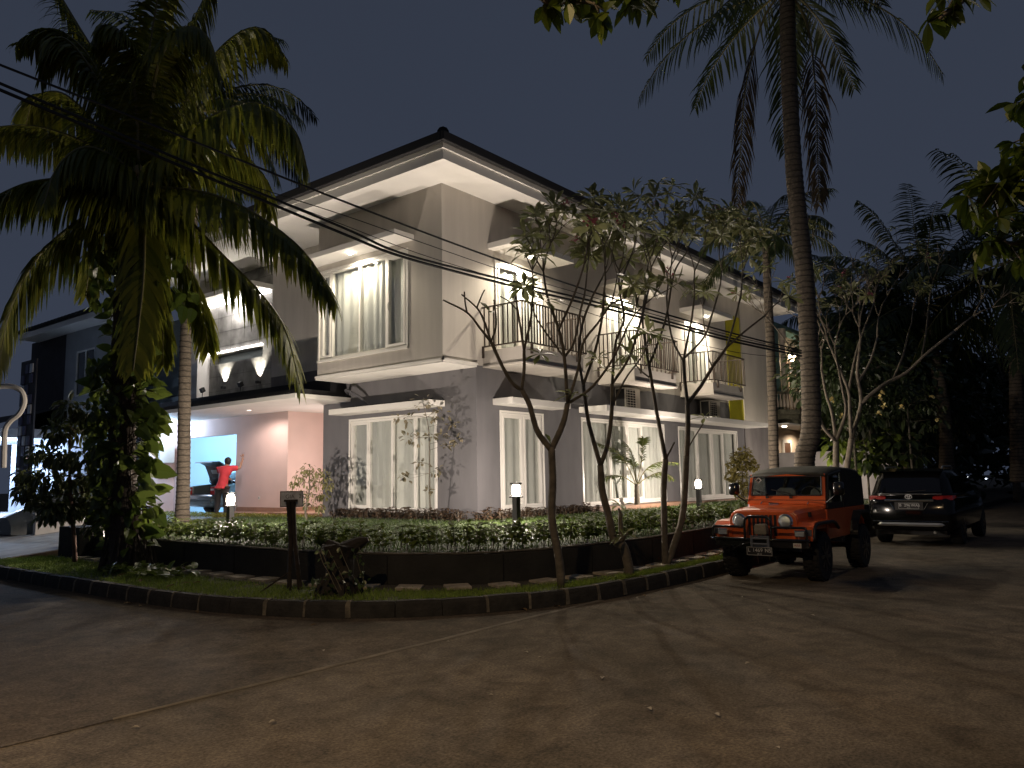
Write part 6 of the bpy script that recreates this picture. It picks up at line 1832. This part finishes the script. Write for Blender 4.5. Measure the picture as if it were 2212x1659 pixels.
# drooping-leaved sapling by the drive
dS = 13.6; r = random.Random(4)
cl_ = []
for x, y in ((150, 880), (185, 895), (120, 930), (165, 930), (215, 920), (85, 980), (130, 985), (180, 985), (225, 980), (60, 1030), (105, 1030), (150, 1040), (195, 1035), (235, 1030), (80, 1075), (125, 1085), (175, 1080), (60, 1060), (205, 1085), (235, 1110), (215, 1130), (150, 1100), (110, 1105), (240, 1060)):
    cl_.append((PX(x, y, dS + r.uniform(-0.5, 0.4)), r.uniform(0.17, 0.27)))
leafy("young_tree", "young leafy tree with drooping glossy leaves on a thin red-brown stem by the driveway", (-5.8, 5.37, 0.19), [PX(162, 1212, dS + .1), PX(159, 1150, dS), PX(152, 1060, dS), PX(150, 960, dS), PX(155, 885, dS)], cl_, leafmat("glossy_leaf", (0.045, 0.06, 0.016), (0.12, 0.135, 0.045), rough=0.28, trans=0.22), 0.20, 0.066, 88, 5, 0.9, mat("red_bark", (0.13, 0.075, 0.055), rough=0.8, ns=8, na=0.3), rad=0.045)

# white-leaved sapling before the short facade
dW = depth((-0.75, 1.6, 0.7)); r = random.Random(9)
cl_ = [(PX(x, y, dW + r.uniform(-.12, .12)), s) for x, y, s in ((913, 868, .20), (876, 905, .14), (860, 900, .12), (950, 890, .15), (932, 900, .14), (975, 915, .13), (880, 945, .14), (900, 950, .14), (955, 940, .14), (930, 940, .12), (985, 950, .09), (965, 965, .09), (905, 1000, .10), (942, 1015, .13), (880, 1035, .11), (925, 1060, .05), (870, 1028, .06))]
leafy("sapling", "thin sapling with sparse pale rounded leaves in front of the wide ground-floor window", PX(930, 1118, dW), [PX(930, 1122, dW), PX(928, 1060, dW), PX(928, 980, dW), PX(925, 920, dW), PX(914, 872, dW)], cl_, M_pleaf, 0.115, 0.065, 15, 6, 0.2, rad=0.018)

# weeping shrub by the carport pier
dV = depth((-1.29, 4.16, 0.7)); r = random.Random(10)
cl_ = [(PX(x, y, dV + r.uniform(-.2, .2)), s) for x, y, s in ((665, 1012, .16), (680, 1020, .16), (650, 1025, .16), (700, 1030, .16), (640, 1045, .14), (667, 1040, .18), (690, 1045, .17), (710, 1050, .12), (655, 1065, .16), (682, 1070, .17), (700, 1072, .12), (625, 1065, .10), (664, 1090, .13), (690, 1095, .12))]
leafy("weeping_shrub", "small airy shrub with weeping pale green sprays beside the carport pier", PX(662, 1128, dV), [PX(664, 1130, dV), PX(660, 1100, dV), PX(668, 1060, dV), PX(668, 1020, dV)], cl_, leafmat("pale_spray", (0.13, 0.13, 0.045), (0.26, 0.24, 0.11), rough=0.45, trans=0.35), 0.10, 0.042, 42, 7, 0.9, rad=0.03, cat="shrub")

# yellow shrub near the far bollard
dY = depth((11.7, -0.9, 0.7)); r = random.Random(12)
cl_ = [(PX(x, y, dY + r.uniform(-.25, .25)), s) for x, y, s in ((1606, 978, .22), (1592, 988, .20), (1618, 992, .18), (1600, 1002, .24), (1582, 1006, .16), (1628, 1008, .14), (1598, 1020, .24), (1580, 1028, .18), (1606, 1038, .24), (1590, 1045, .2), (1612, 1055, .2), (1600, 1065, .22))]
leafy("yellow_shrub", "bushy yellow-leaved shrub by the last terrace window", PX(1603, 1092, dY), [PX(1603, 1094, dY), PX(1604, 1040, dY), PX(1602, 985, dY)], cl_, M_yleaf, 0.12, 0.06, 140, 8, 0.3, rad=0.035, cat="shrub")

# young palm in front of the terrace doors
dq = depth((6.23, -0.6, 0.7)); yp = thing("young_palm", "young palm with a few arching fronds in front of the terrace doors", "palm tree", PX(1377, 1100, dq))
palm_trunk([PX(1377, 1104, dq), PX(1376, 1075, dq), PX(1375, 1045, dq)], 0.085, 0.055, M_bark, yp, 0.1)
for i, (pts, dt) in enumerate((([(1375, 1048), (1352, 1000), (1325, 970), (1290, 958)], -0.4), ([(1375, 1048), (1345, 1030), (1310, 1030), (1280, 1062)], -0.5), ([(1375, 1048), (1372, 1010), (1362, 975), (1350, 955)], 0.3), ([(1375, 1048), (1385, 1000), (1388, 965), (1390, 945)], 0.2), ([(1376, 1048), (1395, 1015), (1425, 998), (1465, 1000)], -0.2), ([(1376, 1048), (1400, 1030), (1430, 1020), (1455, 1035)], 0.5), ([(1375, 1048), (1365, 1000), (1345, 985), (1330, 985)], 0.4))):
    fm = MB(); rm = MB(); N = len(pts)
    frond(fm, rm, [PX(x, y, dq + dt * k / (N - 1)) for k, (x, y) in enumerate(pts)], 0.40, 30, 0.45, 0.032, 0.014, 500 + i, 0.3)
    fo = rm.build("frond", M_rach, yp); fm.build("leaflets", leafmat("young_frond", (0.06, 0.09, 0.015), (0.13, 0.16, 0.04), rough=0.4), fo)


# --- border plants inside the garden wall, hedge below the windows
def plantlet(m_, st_, r, h, L, w, tiers=3, stems=3, sp=0.07):
    for s in range(stems):
        a = r.uniform(0, 6.28); rr = r.uniform(0.0, sp)
        p = Vector((math.cos(a) * rr, math.sin(a) * rr, 0)); q = p + Vector((r.uniform(-.05, .05), r.uniform(-.05, .05), h * r.uniform(0.75, 1.1)))
        st_.tube([p, q], [0.006, 0.004], 4)
        for k in range(tiers):
            f = 1 - k * 0.26; c = p.lerp(q, f); b0 = r.uniform(0, 6.28)
            for j in range(4 if k == 0 else 3):
                aa = b0 + 2.1 * j + r.uniform(-.3, .3)
                leaf(m_, c, Vector((math.cos(aa), math.sin(aa), r.uniform(0.0, 0.7) if k == 0 else r.uniform(-0.2, 0.4))), Vector((0, 0, 1)), L * r.uniform(0.7, 1.2), w * r.uniform(0.8, 1.2), r.uniform(0.4, 1.0), 0.2)


def proto_plants(name, m, n, seed, **k):
    out = []
    for i in range(n):
        r = random.Random(seed + i); lm = MB(); sm = MB(); plantlet(lm, sm, r, **k)
        t = thing(name, None, "plant"); sm.build("stem", M_bark, t); lm.build("leaves", m, t); out.append(t)
    return out


def scatter(protos, spots, label, group, cat="plant"):
    for i, (x, y, z, s) in enumerate(spots):
        p = protos[i % len(protos)]
        t = p if i < len(protos) else copy_tree(p)
        t.location = (x, y, z); t.rotation_euler = (0, 0, rnd.uniform(0, 6.28)); t.scale = (s, s, s * rnd.uniform(0.85, 1.15))
        tag(t, label, cat, group)


sp1 = []
path = [p for p in resample(WALLP, 0.145) if p[0] < 13.5 and p[1] < 5.7]
for row, off in ((0, 0.33), (1, 0.55), (2, 0.80)):
    for p in offset_path(path, off)[::1]:
        if rnd.random() < (0.12 if row < 2 else 0.35): continue
        x = p[0] + rnd.uniform(-.08, .08); y = p[1] + rnd.uniform(-.08, .08)
        if p[0] > 7 and rnd.random() < 0.5: continue
        sp1.append((x, y, lawn_z(x, y) - 0.01, rnd.uniform(0.8, 1.15)))
sp1 = sp1[:295]
scatter(proto_plants("border_plant", M_gleaf, 6, 60, h=0.34, L=0.155, w=0.075, tiers=3, stems=2, sp=0.09), sp1, "leafy green border plant in the row just inside the dark garden wall", "border plants inside the garden wall")
sp2 = []
for y in [0.0 + 0.17 * k for k in range(25)]:
    for x in (-0.33, -0.55): sp2.append((x + rnd.uniform(-.06, .06), y + rnd.uniform(-.06, .06), 0.70, rnd.uniform(0.9, 1.3)))
for x in [-0.4 + 0.17 * k for k in range(26)]:
    for y in (-0.32, -0.55): sp2.append((x + rnd.uniform(-.06, .06), y + rnd.uniform(-.06, .06), 0.70, rnd.uniform(0.8, 1.2)))
scatter(proto_plants("hedge_plant", M_rleaf, 5, 90, h=0.20, L=0.10, w=0.045, tiers=3, stems=4, sp=0.09), sp2, "reddish-brown low hedge plant along the foot of the grey house wall", "low hedge under the ground-floor windows")
# yellow-green ground cover along the carport
yg = MB(); r = random.Random(31)
for _ in range(5200):
    x = r.uniform(-0.95, -0.45); y = r.uniform(4.6, 12.5)
    if 6.95 < y < 7.2 and False: continue
    z = 0.66 + r.uniform(0, 0.12)
    leaf(yg, (x, y, z), Vector((r.uniform(-1, 1), r.uniform(-1, 1), r.uniform(0.2, 1))), Vector((0, 0, 1)), 0.05, 0.022, 0.3, 0.2, ((0, 0.3), (0.5, 1), (1, 0)))
o = yg.build("ground_cover", leafmat("lime_leaf", (0.14, 0.15, 0.012), (0.24, 0.24, 0.03), rough=0.5)); tag(o, "strip of lime-yellow ground cover along the carport edge", "ground cover", kind="stuff")

# --- dark trees that close the right side
def clumpset(c, R, n, s, r):
    out = []
    for _ in range(n):
        v = rvec(r) * r.uniform(0.35, 1.0)
        out.append((Vector(c) + Vector((v.x * R[0], v.y * R[1], v.z * R[2])), s * r.uniform(0.7, 1.2)))
    return out


r = random.Random(77)
DT = [("dense dark tree behind the black car, between the bare frangipani and the far palm", (14.5, -3.6), 5.0, (2.2, 2.4, 1.6), 20),
      ("broad dark tree on the far side of the road at the right edge", (15.5, -12.6), 6.0, (3.6, 2.2, 3.0), 26),
      ("dark tree standing behind the far parked car", (24.5, -3.0), 5.5, (2.6, 2.6, 3.2), 22),
      ("dark tree beyond the road bend behind the far palm", (33, -6.0), 6.0, (3.5, 4, 3.5), 24),
      ("black leafy tree past the right-hand kerb, lower than its neighbours", (23.5, -13.2), 4.2, (3.6, 2.2, 3.0), 24),
      ("tall dark tree directly behind the boundary wall plants", (21.5, -2.4), 6.2, (2.6, 1.8, 3.0), 26),
      ("dark tree across the road, tallest by the right edge", (29.5, -13.6), 7.0, (4.2, 2.4, 4.0), 28),
      ("dark tree deep behind the far palm trunk", (31, -2.2), 6.8, (3.6, 2.8, 4.2), 28),
      ("far dark tree filling the gap at the end of the road", (42, -13.5), 5.5, (6, 4.5, 4.5), 26)]
for i, (lab, (x, y), h, R, n) in enumerate(DT):
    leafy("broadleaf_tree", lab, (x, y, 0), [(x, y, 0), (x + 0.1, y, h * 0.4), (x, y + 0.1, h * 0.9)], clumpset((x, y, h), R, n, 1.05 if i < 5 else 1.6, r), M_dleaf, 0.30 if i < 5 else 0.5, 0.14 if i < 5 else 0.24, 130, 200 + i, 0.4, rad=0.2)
# wood beyond the bend, one mass
wd = MB(); r = random.Random(88)
for _ in range(26000):
    x = r.uniform(34, 75); y = r.uniform(-46, 14); hmax = 9.0 + 2.5 * mnoise.noise(Vector((x * 0.15, y * 0.15, 0))) + (3 if y < -14 else 0)
    if -11 < y < -4.5 and x < 50: continue
    z = hmax * r.random() ** 0.6
    leaf(wd, (x, y, z), rvec(r), rvec(r), r.uniform(0.6, 1.1), r.uniform(0.35, 0.6), 0.2, 0.2, ((0, 0.3), (0.5, 1), (1, 0)))
tag(wd.build("distant_wood", M_dleaf), "dark mass of far-off trees closing the end of the road", "wood", kind="stuff")
# leafy shrubs under the frangipani by the boundary wall
for i, (x, y, lab) in enumerate(((1870, 960, "big-leaved shrub lit dimly beside the boundary wall"), (1925, 985, "large-leaved dark plant above the black car roof"), (1840, 880, "bushy flowering shrub with a few yellow blooms among the bare branches"), (1960, 880, "leafy shrub with small yellow flowers right of the bare frangipani"))):
    d_ = 25 - i * 0.3; c = PX(x, y, d_); b_ = Vector((c.x, c.y, 0.15)); r = random.Random(300 + i)
    t = leafy("flowering_shrub" if i > 1 else "broad_leaved_shrub", lab, b_, [b_, b_.lerp(c, 0.6), c], clumpset(c, (0.9, 0.9, 0.7), 9, 0.45, r), M_dleaf if i != 0 else M_gleaf, 0.40 if i < 2 else 0.22, 0.2 if i < 2 else 0.09, 22 if i < 2 else 55, 320 + i, 0.5, rad=0.05, cat="shrub")
    if i > 1:
        fl = MB()
        for k in range(5 if i == 2 else 7):
            fl = MB(); q = c + Vector((r.uniform(-1, 1), r.uniform(-1, 1), r.uniform(-.6, .6))) * 0.9
            q = CAM + (q - CAM) * (1 - 0.9 / d_)
            for j in range(6): leaf(fl, q, rvec(r), Vector((0, 0, 1)), 0.11, 0.09, 0.1, 0.3)
            fl.build("flower", M_yelf, t)

# --- street tree at the right, close by: its boughs hang into the top of the picture
nt_ = thing("overhanging_tree", "near street tree whose lit green leaves hang into the top of the picture", "tree", (-2.5, -13.5, 0))
tb = MB(); lf = MB(); r = random.Random(55)
hub = Vector((-3.6, -12.6, 6.4))
tb.tube(spline([(-2.5, -13.5, 0), (-2.6, -13.4, 2.5), (-3.0, -13.0, 4.8), hub], 14), [0.2 - 0.008 * i for i in range(14)], 8)
def bough(pts, d0, d1, n, s, L):
    p3 = [hub] + [PX(x, y, d0 + (d1 - d0) * i / max(1, len(pts) - 1)) for i, (x, y) in enumerate(pts)]
    sp = spline(p3, 26); tb.tube(sp, [0.05 - 0.0016 * i for i in range(26)], 6)
    for _ in range(n):
        k = r.randint(11, 25); c = sp[k] + rvec(r) * r.uniform(0.1, s)
        tb.tube([sp[k], c], 0.006, 4)
        for j in range(r.randint(4, 7)):
            leaf(lf, c, (rvec(r) + Vector((0, 0, -0.5))), Vector((0, 0, 1)) + rvec(r) * 0.5, L * r.uniform(0.7, 1.25), L * 0.45 * r.uniform(0.8, 1.1), 0.4, 0.25, ((0, 0.1), (0.25, 0.75), (0.55, 1), (0.8, 0.6), (1, 0)))
bough([(1700, -70), (1500, -50), (1340, -35), (1180, -35)], 6.2, 5.4, 34, 0.16, 0.17)
bough([(1320, -30), (1285, 10)], 5.6, 5.4, 9, 0.08, 0.19)
bough([(2150, -60), (2080, 0), (2030, 40)], 6.0, 5.6, 10, 0.18, 0.18)
bough([(2260, 300), (2190, 390), (2120, 450)], 6.5, 6.3, 34, 0.26, 0.20)
bough([(2300, 420), (2230, 520), (2150, 520)], 7.0, 6.7, 30, 0.3, 0.20)
bough([(2300, 100), (2250, 250), (2215, 330)], 6.5, 6.2, 22, 0.2, 0.20)
tb.build("trunk", M_bark, nt_, smooth=True); lf.build("crown", leafmat("street_tree_leaf", (0.045, 0.075, 0.008), (0.12, 0.16, 0.02), rough=0.4, trans=0.45), nt_)
# ------------------------------------------------------------------ lamps, sign, stump, cables, litter
M_post = mat("bollard_black", (0.012, 0.012, 0.013), rough=0.4)
M_lampglass = frostmat("lit_lamp_glass", (1.0, 0.86, 0.66), 40.0, 0.62)
def bollard(x, y, z, ztop, label, power):
    t = thing("bollard_lamp", label, "garden lamp", (x, y, z), "lit bollard lamps in the garden")
    h = ztop - z
    b = MB(); b.box((x - 0.055, y - 0.055, z - 0.05), (x + 0.055, y + 0.055, ztop - 0.27)); b.box((x - 0.075, y - 0.075, z - 0.05), (x + 0.075, y + 0.075, z + 0.03)); b.box((x - 0.095, y - 0.095, ztop - 0.275), (x + 0.095, y + 0.095, ztop - 0.25)); b.build("post", M_post, t, bevel=0.004)
    g = MB(); g.lathe([(0.045, ztop - 0.249), (0.068, ztop - 0.225), (0.083, ztop - 0.17), (0.083, ztop - 0.12), (0.072, ztop - 0.065), (0.052, ztop - 0.032)], 16, (x, y, 0)); g.build("lamp_glass", M_lampglass, t, smooth=False)
    c = MB()
    for s0, s1, q0, q1 in ((-.078, .078, -.078, -.06), (-.078, .078, .06, .078), (-.078, -.06, -.06, .06), (.06, .078, -.06, .06)): c.box((x + s0, y + q0, ztop - 0.031), (x + s1, y + q1, ztop))
    c.build("cap", M_post, t)
    lamp('POINT', (x, y, ztop - 0.12), power, WARM, 0.035, t)
    lamp('SPOT', (x, y, ztop - 0.10), power / P_BOLLARD * P_UP, WARM, 0.035, t, spot=128, blend=1.0, direction=(0, 0, 1))
bollard(-3.88, 3.08, 0.66, 1.41, "lit bollard lamp beside the driveway, in front of the open garage", P_BOLLARD)
bollard(-1.15, -1.96, 0.70, 1.51, "lit bollard lamp on the lawn in front of the narrow two-pane window", P_BOLLARD)
bollard(6.62, -1.88, 0.70, 1.49, "lit bollard lamp in front of the last terrace window", P_BOLLARD * 0.7)
bollard(14.6, -2.7, 0.66, 1.40, "lit bollard lamp behind the orange car near the end wall of the house", P_BOLLARD * 0.45)

# sign on two legs, seen from behind
sg = thing("street_sign", "small worn street name plate on a two-legged dark post standing on the verge", "street sign", (-6.2, -2.2, 0.19))
ux = Vector((0.6, -0.8, 0)).normalized()
c = PX(630, 1078, depth((-6.2, -2.2, 0.9)))
b = MB(); b.obox(c, ux * 0.155, Vector((0, 0, 0.105)), ux.cross(Vector((0, 0, 1))) * 0.006)
bo = b.build("plate", mat("sign_grey", (0.62, 0.64, 0.65), rough=0.55, ns=9, na=0.3), sg, bevel=0.005)
nf = Vector((-0.8, -0.6, 0)).normalized()
b = MB()
for s in (-1, 1): b.obox(c + Vector((0, 0, s * 0.098)), ux * 0.15, Vector((0, 0, 0.005)), nf * 0.009); b.obox(c + ux * s * 0.148, ux * 0.005, Vector((0, 0, 0.1)), nf * 0.009)
b.build("plate_edge", mat("sign_edge", (0.07, 0.06, 0.05), rough=0.8), bo)
b = text_mb("JL. PAK B2", 0.062, c + nf * 0.0075 + Vector((0, 0, 0.03)), ux, (0, 0, 1), 0.001); b.v = b.v
wt = mat("sign_writing", (0.18, 0.19, 0.20), rough=0.7)
b = text_mb("GIA", 0.075, c + nf * 0.0075 + ux * -0.02 + Vector((0, 0, 0.03)), ux, (0, 0, 1), 0.001)
k = text_mb("2", 0.075, c + nf * 0.0075 + ux * 0.115 + Vector((0, 0, 0.035)), ux, (0, 0, 1), 0.001); b.add(k.v, k.f)
b.build("plate_writing", wt, bo)
M_rust = mat("rusty_post", (0.030, 0.022, 0.017), rough=0.9, ns=10, na=0.5, bump=0.5, bs=30)
b = MB()
p0 = c + Vector((0, 0, -0.02)) + nf * 0.03
b.tube([p0 - ux * 0.034, PX(628, 1160, depth(p0)), (-6.24, -2.17, 0.15)], [0.032, 0.03, 0.032], 8); b.build("leg", M_rust, sg)
b = MB(); b.tube([p0 + ux * 0.03, PX(637, 1170, depth(p0)), (-6.1, -2.22, 0.16)], [0.032, 0.03, 0.034], 8); b.build("leg", M_rust, sg)
b = MB(); b.obox(p0 + Vector((0, 0, 0.0)), ux * 0.085, Vector((0, 0, 0.014)), nf * 0.03); b.tube([(-6.24, -2.17, 0.42), (-6.62, -2.05, 0.18)], 0.011, 5); b.build("brace", M_rust, sg)

# stump with creeper
st = thing("tree_stump", "dark broken tree stump draped with a thin creeper on the verge", "stump", (-6.12, -3.05, 0.19))
r = random.Random(3); sb = MB()
sec = []
for k in range(13):
    u = k / 12; z = 0.17 + 0.62 * u; rr = 0.15 + 0.14 * (1 - u) ** 3 + 0.07 * u ** 3
    sec.append([(-6.12 + math.cos(a) * rr * (1 + 0.22 * mnoise.noise(Vector((math.cos(a) * 1.6, math.sin(a) * 1.6, u * 2)))), -3.05 + math.sin(a) * rr * (1 + 0.22 * mnoise.noise(Vector((math.cos(a) * 1.6, math.sin(a) * 1.6, u * 2 + 9)))), z + (0.06 * mnoise.noise(Vector((math.cos(a) * 2, math.sin(a) * 2, 5))) if k == 12 else 0)) for a in [2 * math.pi * j / 18 for j in range(18)]])
sb.loft(sec)
for a, L in ((0.4, 0.32), (2.6, 0.30), (4.1, 0.34), (5.3, 0.3)):
    sb.tube(spline([(-6.12 + 0.1 * math.cos(a), -3.05 + 0.1 * math.sin(a), 0.42), (-6.12 + 0.22 * math.cos(a), -3.05 + 0.22 * math.sin(a), 0.30), (-6.12 + L * math.cos(a), -3.05 + L * math.sin(a), 0.16)], 8), [0.07, 0.065, 0.06, 0.055, 0.05, 0.045, 0.04, 0.03], 7)
lx = Vector((0.62, -0.78, 0))
sb.tube([Vector((-6.12, -3.05, 0.62)), Vector((-6.12, -3.05, 0.74)) + lx * 0.10, Vector((-6.12, -3.05, 0.83)) + lx * 0.27, Vector((-6.12, -3.05, 0.86)) + lx * 0.36], [0.13, 0.12, 0.075, 0.03], 9)
sb.tube([Vector((-6.12, -3.05, 0.60)), Vector((-6.12, -3.05, 0.76)) - lx * 0.08, Vector((-6.12, -3.05, 0.84)) - lx * 0.17], [0.12, 0.10, 0.04], 9)
sb.build("stump", mat("stump_wood", (0.022, 0.018, 0.014), rough=0.95, ns=7, na=0.5, bump=1.0, bs=18), st, recalc=True)
cr = MB(); cl = MB()
for k in range(7):
    a = r.uniform(2.5, 5.5); q = [Vector((-6.12 + 0.3 * math.cos(a + 0.25 * j), -3.05 + 0.3 * math.sin(a + 0.25 * j), 0.75 - 0.13 * j + r.uniform(-.04, .04))) for j in range(5)]
    sp = spline(q, 16); cr.tube(sp, 0.005, 4)
    for p in sp[::2]:
        if r.random() < 0.75: leaf(cl, p, rvec(r) + Vector((-0.4, -0.4, -0.3)), Vector((-0.5, -0.5, 0.6)) + rvec(r) * 0.4, r.uniform(0.05, 0.09), 0.045, 0.4, 0.2)
for k in range(46):
    a = r.uniform(0, 6.28); p = Vector((-6.12 + math.cos(a) * r.uniform(0.2, 0.5), -3.05 + math.sin(a) * r.uniform(0.2, 0.5), r.uniform(0.2, 0.45)))
    leaf(cl, p, rvec(r), Vector((0, 0, 1)) + rvec(r) * 0.5, r.uniform(0.06, 0.11), 0.05, 0.4, 0.2)
cr.build("creeper_stem", mat("creeper_pale", (0.14, 0.12, 0.08), rough=0.8), st); cl.build("creeper_leaves", leafmat("creeper_leaf", (0.03, 0.05, 0.012), (0.09, 0.12, 0.04), rough=0.35), st)

# overhead cables from the left to the tall palm
M_cable = mat("cable_black", (0.008, 0.008, 0.009), rough=0.6)
def cable(pts, d0, d1, rad, label):
    n = len(pts); m = MB(); x0 = pts[0][0]; x1 = pts[-1][0]
    p3 = [PX(x, y, 1 / (1 / d0 + (1 / d1 - 1 / d0) * (x - x0) / (x1 - x0))) for x, y in pts]
    m.tube(spline(p3, 60), rad, 6)
    tag(m.build("overhead_cable", M_cable), label, "cable", "overhead cables across the house")
cable([(-120, 92), (0, 140), (370, 286), (737, 433), (1054, 553), (1316, 642), (1569, 716), (1731, 757)], 8.6, 16.6, 0.016, "topmost overhead cable crossing in front of the upper floor, highest at the left edge")
cable([(-120, 130), (0, 180), (370, 337), (737, 490), (874, 549), (1104, 608), (1316, 660), (1569, 728), (1731, 763)], 8.5, 16.6, 0.019, "thick middle cable of the pair crossing just below the topmost cable")
cable([(-120, 142), (0, 194), (370, 350), (737, 503), (874, 556), (1104, 617), (1316, 668), (1569, 734), (1731, 769)], 8.4, 16.6, 0.021, "thickest lowest cable of the pair crossing the upper window")
cable([(470, 372), (533, 398), (737, 463), (900, 520), (1104, 590), (1316, 652), (1569, 722), (1731, 760)], 11.0, 16.6, 0.007, "thin wire between the upper cables, starting behind the palm fronds")
cable([(500, 400), (600, 432), (737, 484), (900, 546), (1104, 612), (1316, 690), (1569, 757), (1731, 775)], 11.0, 16.6, 0.006, "thinnest sagging wire under the cable pair near the balconies")

# litter on the road
r = random.Random(41)
lit = [(1137, 1409), (1167, 1419), (698, 1408), (292, 1572), (1301, 1465), (1548, 1545), (1616, 1434), (1680, 1614), (1402, 1532), (1602, 1290), (968, 1385), (1000, 1364), (1660, 1320), (1755, 1330), (1930, 1250), (1452, 1350), (590, 1560), (1060, 1500)]
pr = None
for i, (x, y) in enumerate(lit):
    d = PX(x, y, 1.0) - CAM; p = CAM + d * ((0.012 - CAM.z) / d.z)
    if pr is None:
        m = MB(); leaf(m, Vector((-0.03, 0, 0.012)), Vector((1, 0, 0.12)), Vector((0, 0, 1)), 0.06, 0.034, 0.25, 0.5)
        pr = m.build("fallen_petal", mat("dry_petal", (0.30, 0.27, 0.22), rough=0.8)); t = pr
    else:
        t = pr.copy(); COL.objects.link(t)
    t.location = (p.x, p.y, 0.012 if p.y > -5.45 else 0.003); s = r.uniform(0.55, 1.25); t.scale = (s, s, s); t.rotation_euler = (0, 0, r.uniform(0, 6.28))
    tag(t, "small pale fallen petal lying on the asphalt", "fallen petal", "petals scattered on the road")

r = random.Random(43)
for i in range(70):   # dry leaves along the gutter and on the verge
    k = r.randint(4, len(KERB) - 1)
    if KERB[k][0] > 12: continue
    p = KERB[k]; q = kin[k]; d = Vector((q[0] - p[0], q[1] - p[1], 0)).normalized(); inside = r.random() < 0.45
    f = r.uniform(0.25, 0.9) if inside else -abs(r.gauss(0.05, 0.25)) - 0.03
    x, y = p[0] + d.x * f, p[1] + d.y * f; z = 0.215 if inside else (0.014 if y > -5.45 and x < 0 else 0.003)
    t = dl.copy() if i else None
    if t is None:
        m = MB(); leaf(m, Vector((-0.05, 0, 0.008)), Vector((1, 0, 0.15)), Vector((0, 0, 1)), 0.11, 0.045, 0.35, 0.5)
        dl = m.build("dry_leaf", leafmat("dry_leaf_brown", (0.08, 0.05, 0.025), (0.22, 0.15, 0.07), rough=0.8)); t = dl
    else: COL.objects.link(t)
    t.location = (x, y, z); s_ = r.uniform(0.6, 1.4); t.scale = (s_, s_, s_); t.rotation_euler = (r.uniform(-.2, .2), r.uniform(-.2, .2), r.uniform(0, 6.28))
    tag(t, "brown dry leaf fallen beside the dark kerb", "dry leaf", "dry leaves along the kerb")

# dark bag and crumpled paper by the drive edge
bg_ = MB(); r = random.Random(2); c = PX(270 * 0 + 272 * 0 + 268, 1172, 14.5)
c = Vector((-5.05, 6.55, 0.32))
bg_.lathe([(0.02, 0.0), (0.17, 0.01), (0.2, 0.1), (0.16, 0.2), (0.06, 0.27), (0.07, 0.31), (0.01, 0.3)], 14, (-5.55, 6.15, 0.19))
bg_.v = [(p[0] + 0.03 * mnoise.noise(Vector(p) * 9), p[1] + 0.03 * mnoise.noise(Vector(p) * 9 + Vector((5, 0, 0))), p[2]) for p in bg_.v]
tag(bg_.build("rubbish_bag", mat("bag_black", (0.015, 0.015, 0.016), rough=0.3, bump=0.5, bs=14), smooth=True), "small black rubbish bag at the end of the garden wall by the drive", "bag")

# street lamp behind the camera on the left: the orange light on the road and fronds
sl = thing("street_lamp", "street lamp on a tall pole out of view to the left", "street lamp", (-16.6, -9.2, 0))
b = MB(); b.tube([(-16.6, -9.2, 0), (-16.6, -9.2, 8.2), (-16.4, -9.1, 8.8), (-15.5, -8.7, 9.1)], [0.08, 0.06, 0.05, 0.04], 8); b.build("pole", M_rust, sl)
b = MB(); b.obox((-15.2, -8.55, 9.08), (0.35, 0.1, 0.03), (-0.04, 0.13, 0), (0, 0, 0.05)); b.build("head", M_post, sl)
lamp('SPOT', (-15.2, -8.55, 8.98), P_STREET, (1.0, 0.68, 0.36), 0.1, sl, spot=130, blend=0.8, direction=(0.35, -0.3, -1))

# far lights down the road
for i, (x, y, d_, s, col, lab) in enumerate(((2204, 574, 60, 0.13, (0.9, 0.95, 1), "upper white point of light among the dark trees at the right edge"), (2196, 588, 60, 0.06, (0.9, 0.95, 1), "fainter point of light just below the upper one at the right edge"), (2130, 1034, 70, 0.10, (0.7, 0.8, 1), "bluish lamp glint low at the far end of the road"), (2165, 1030, 75, 0.06, (0.8, 0.9, 1), "small faint glint far right of the bluish one"), (2190, 1028, 75, 0.10, (0.9, 0.95, 1), "rightmost white glint at the end of the road"), (2090, 1030, 70, 0.05, (0.9, 0.95, 1), "small glint above the shadowed car"))):
    m = MB(); m.lathe([(s * 0.3, -s * 0.5), (s, 0), (s * 0.3, s * 0.5)], 8, PX(x, y, d_))
    tag(m.build("distant_lamp", emitmat("far_lamp%d" % i, col, 6)), lab, "lamp", "lights far down the road")
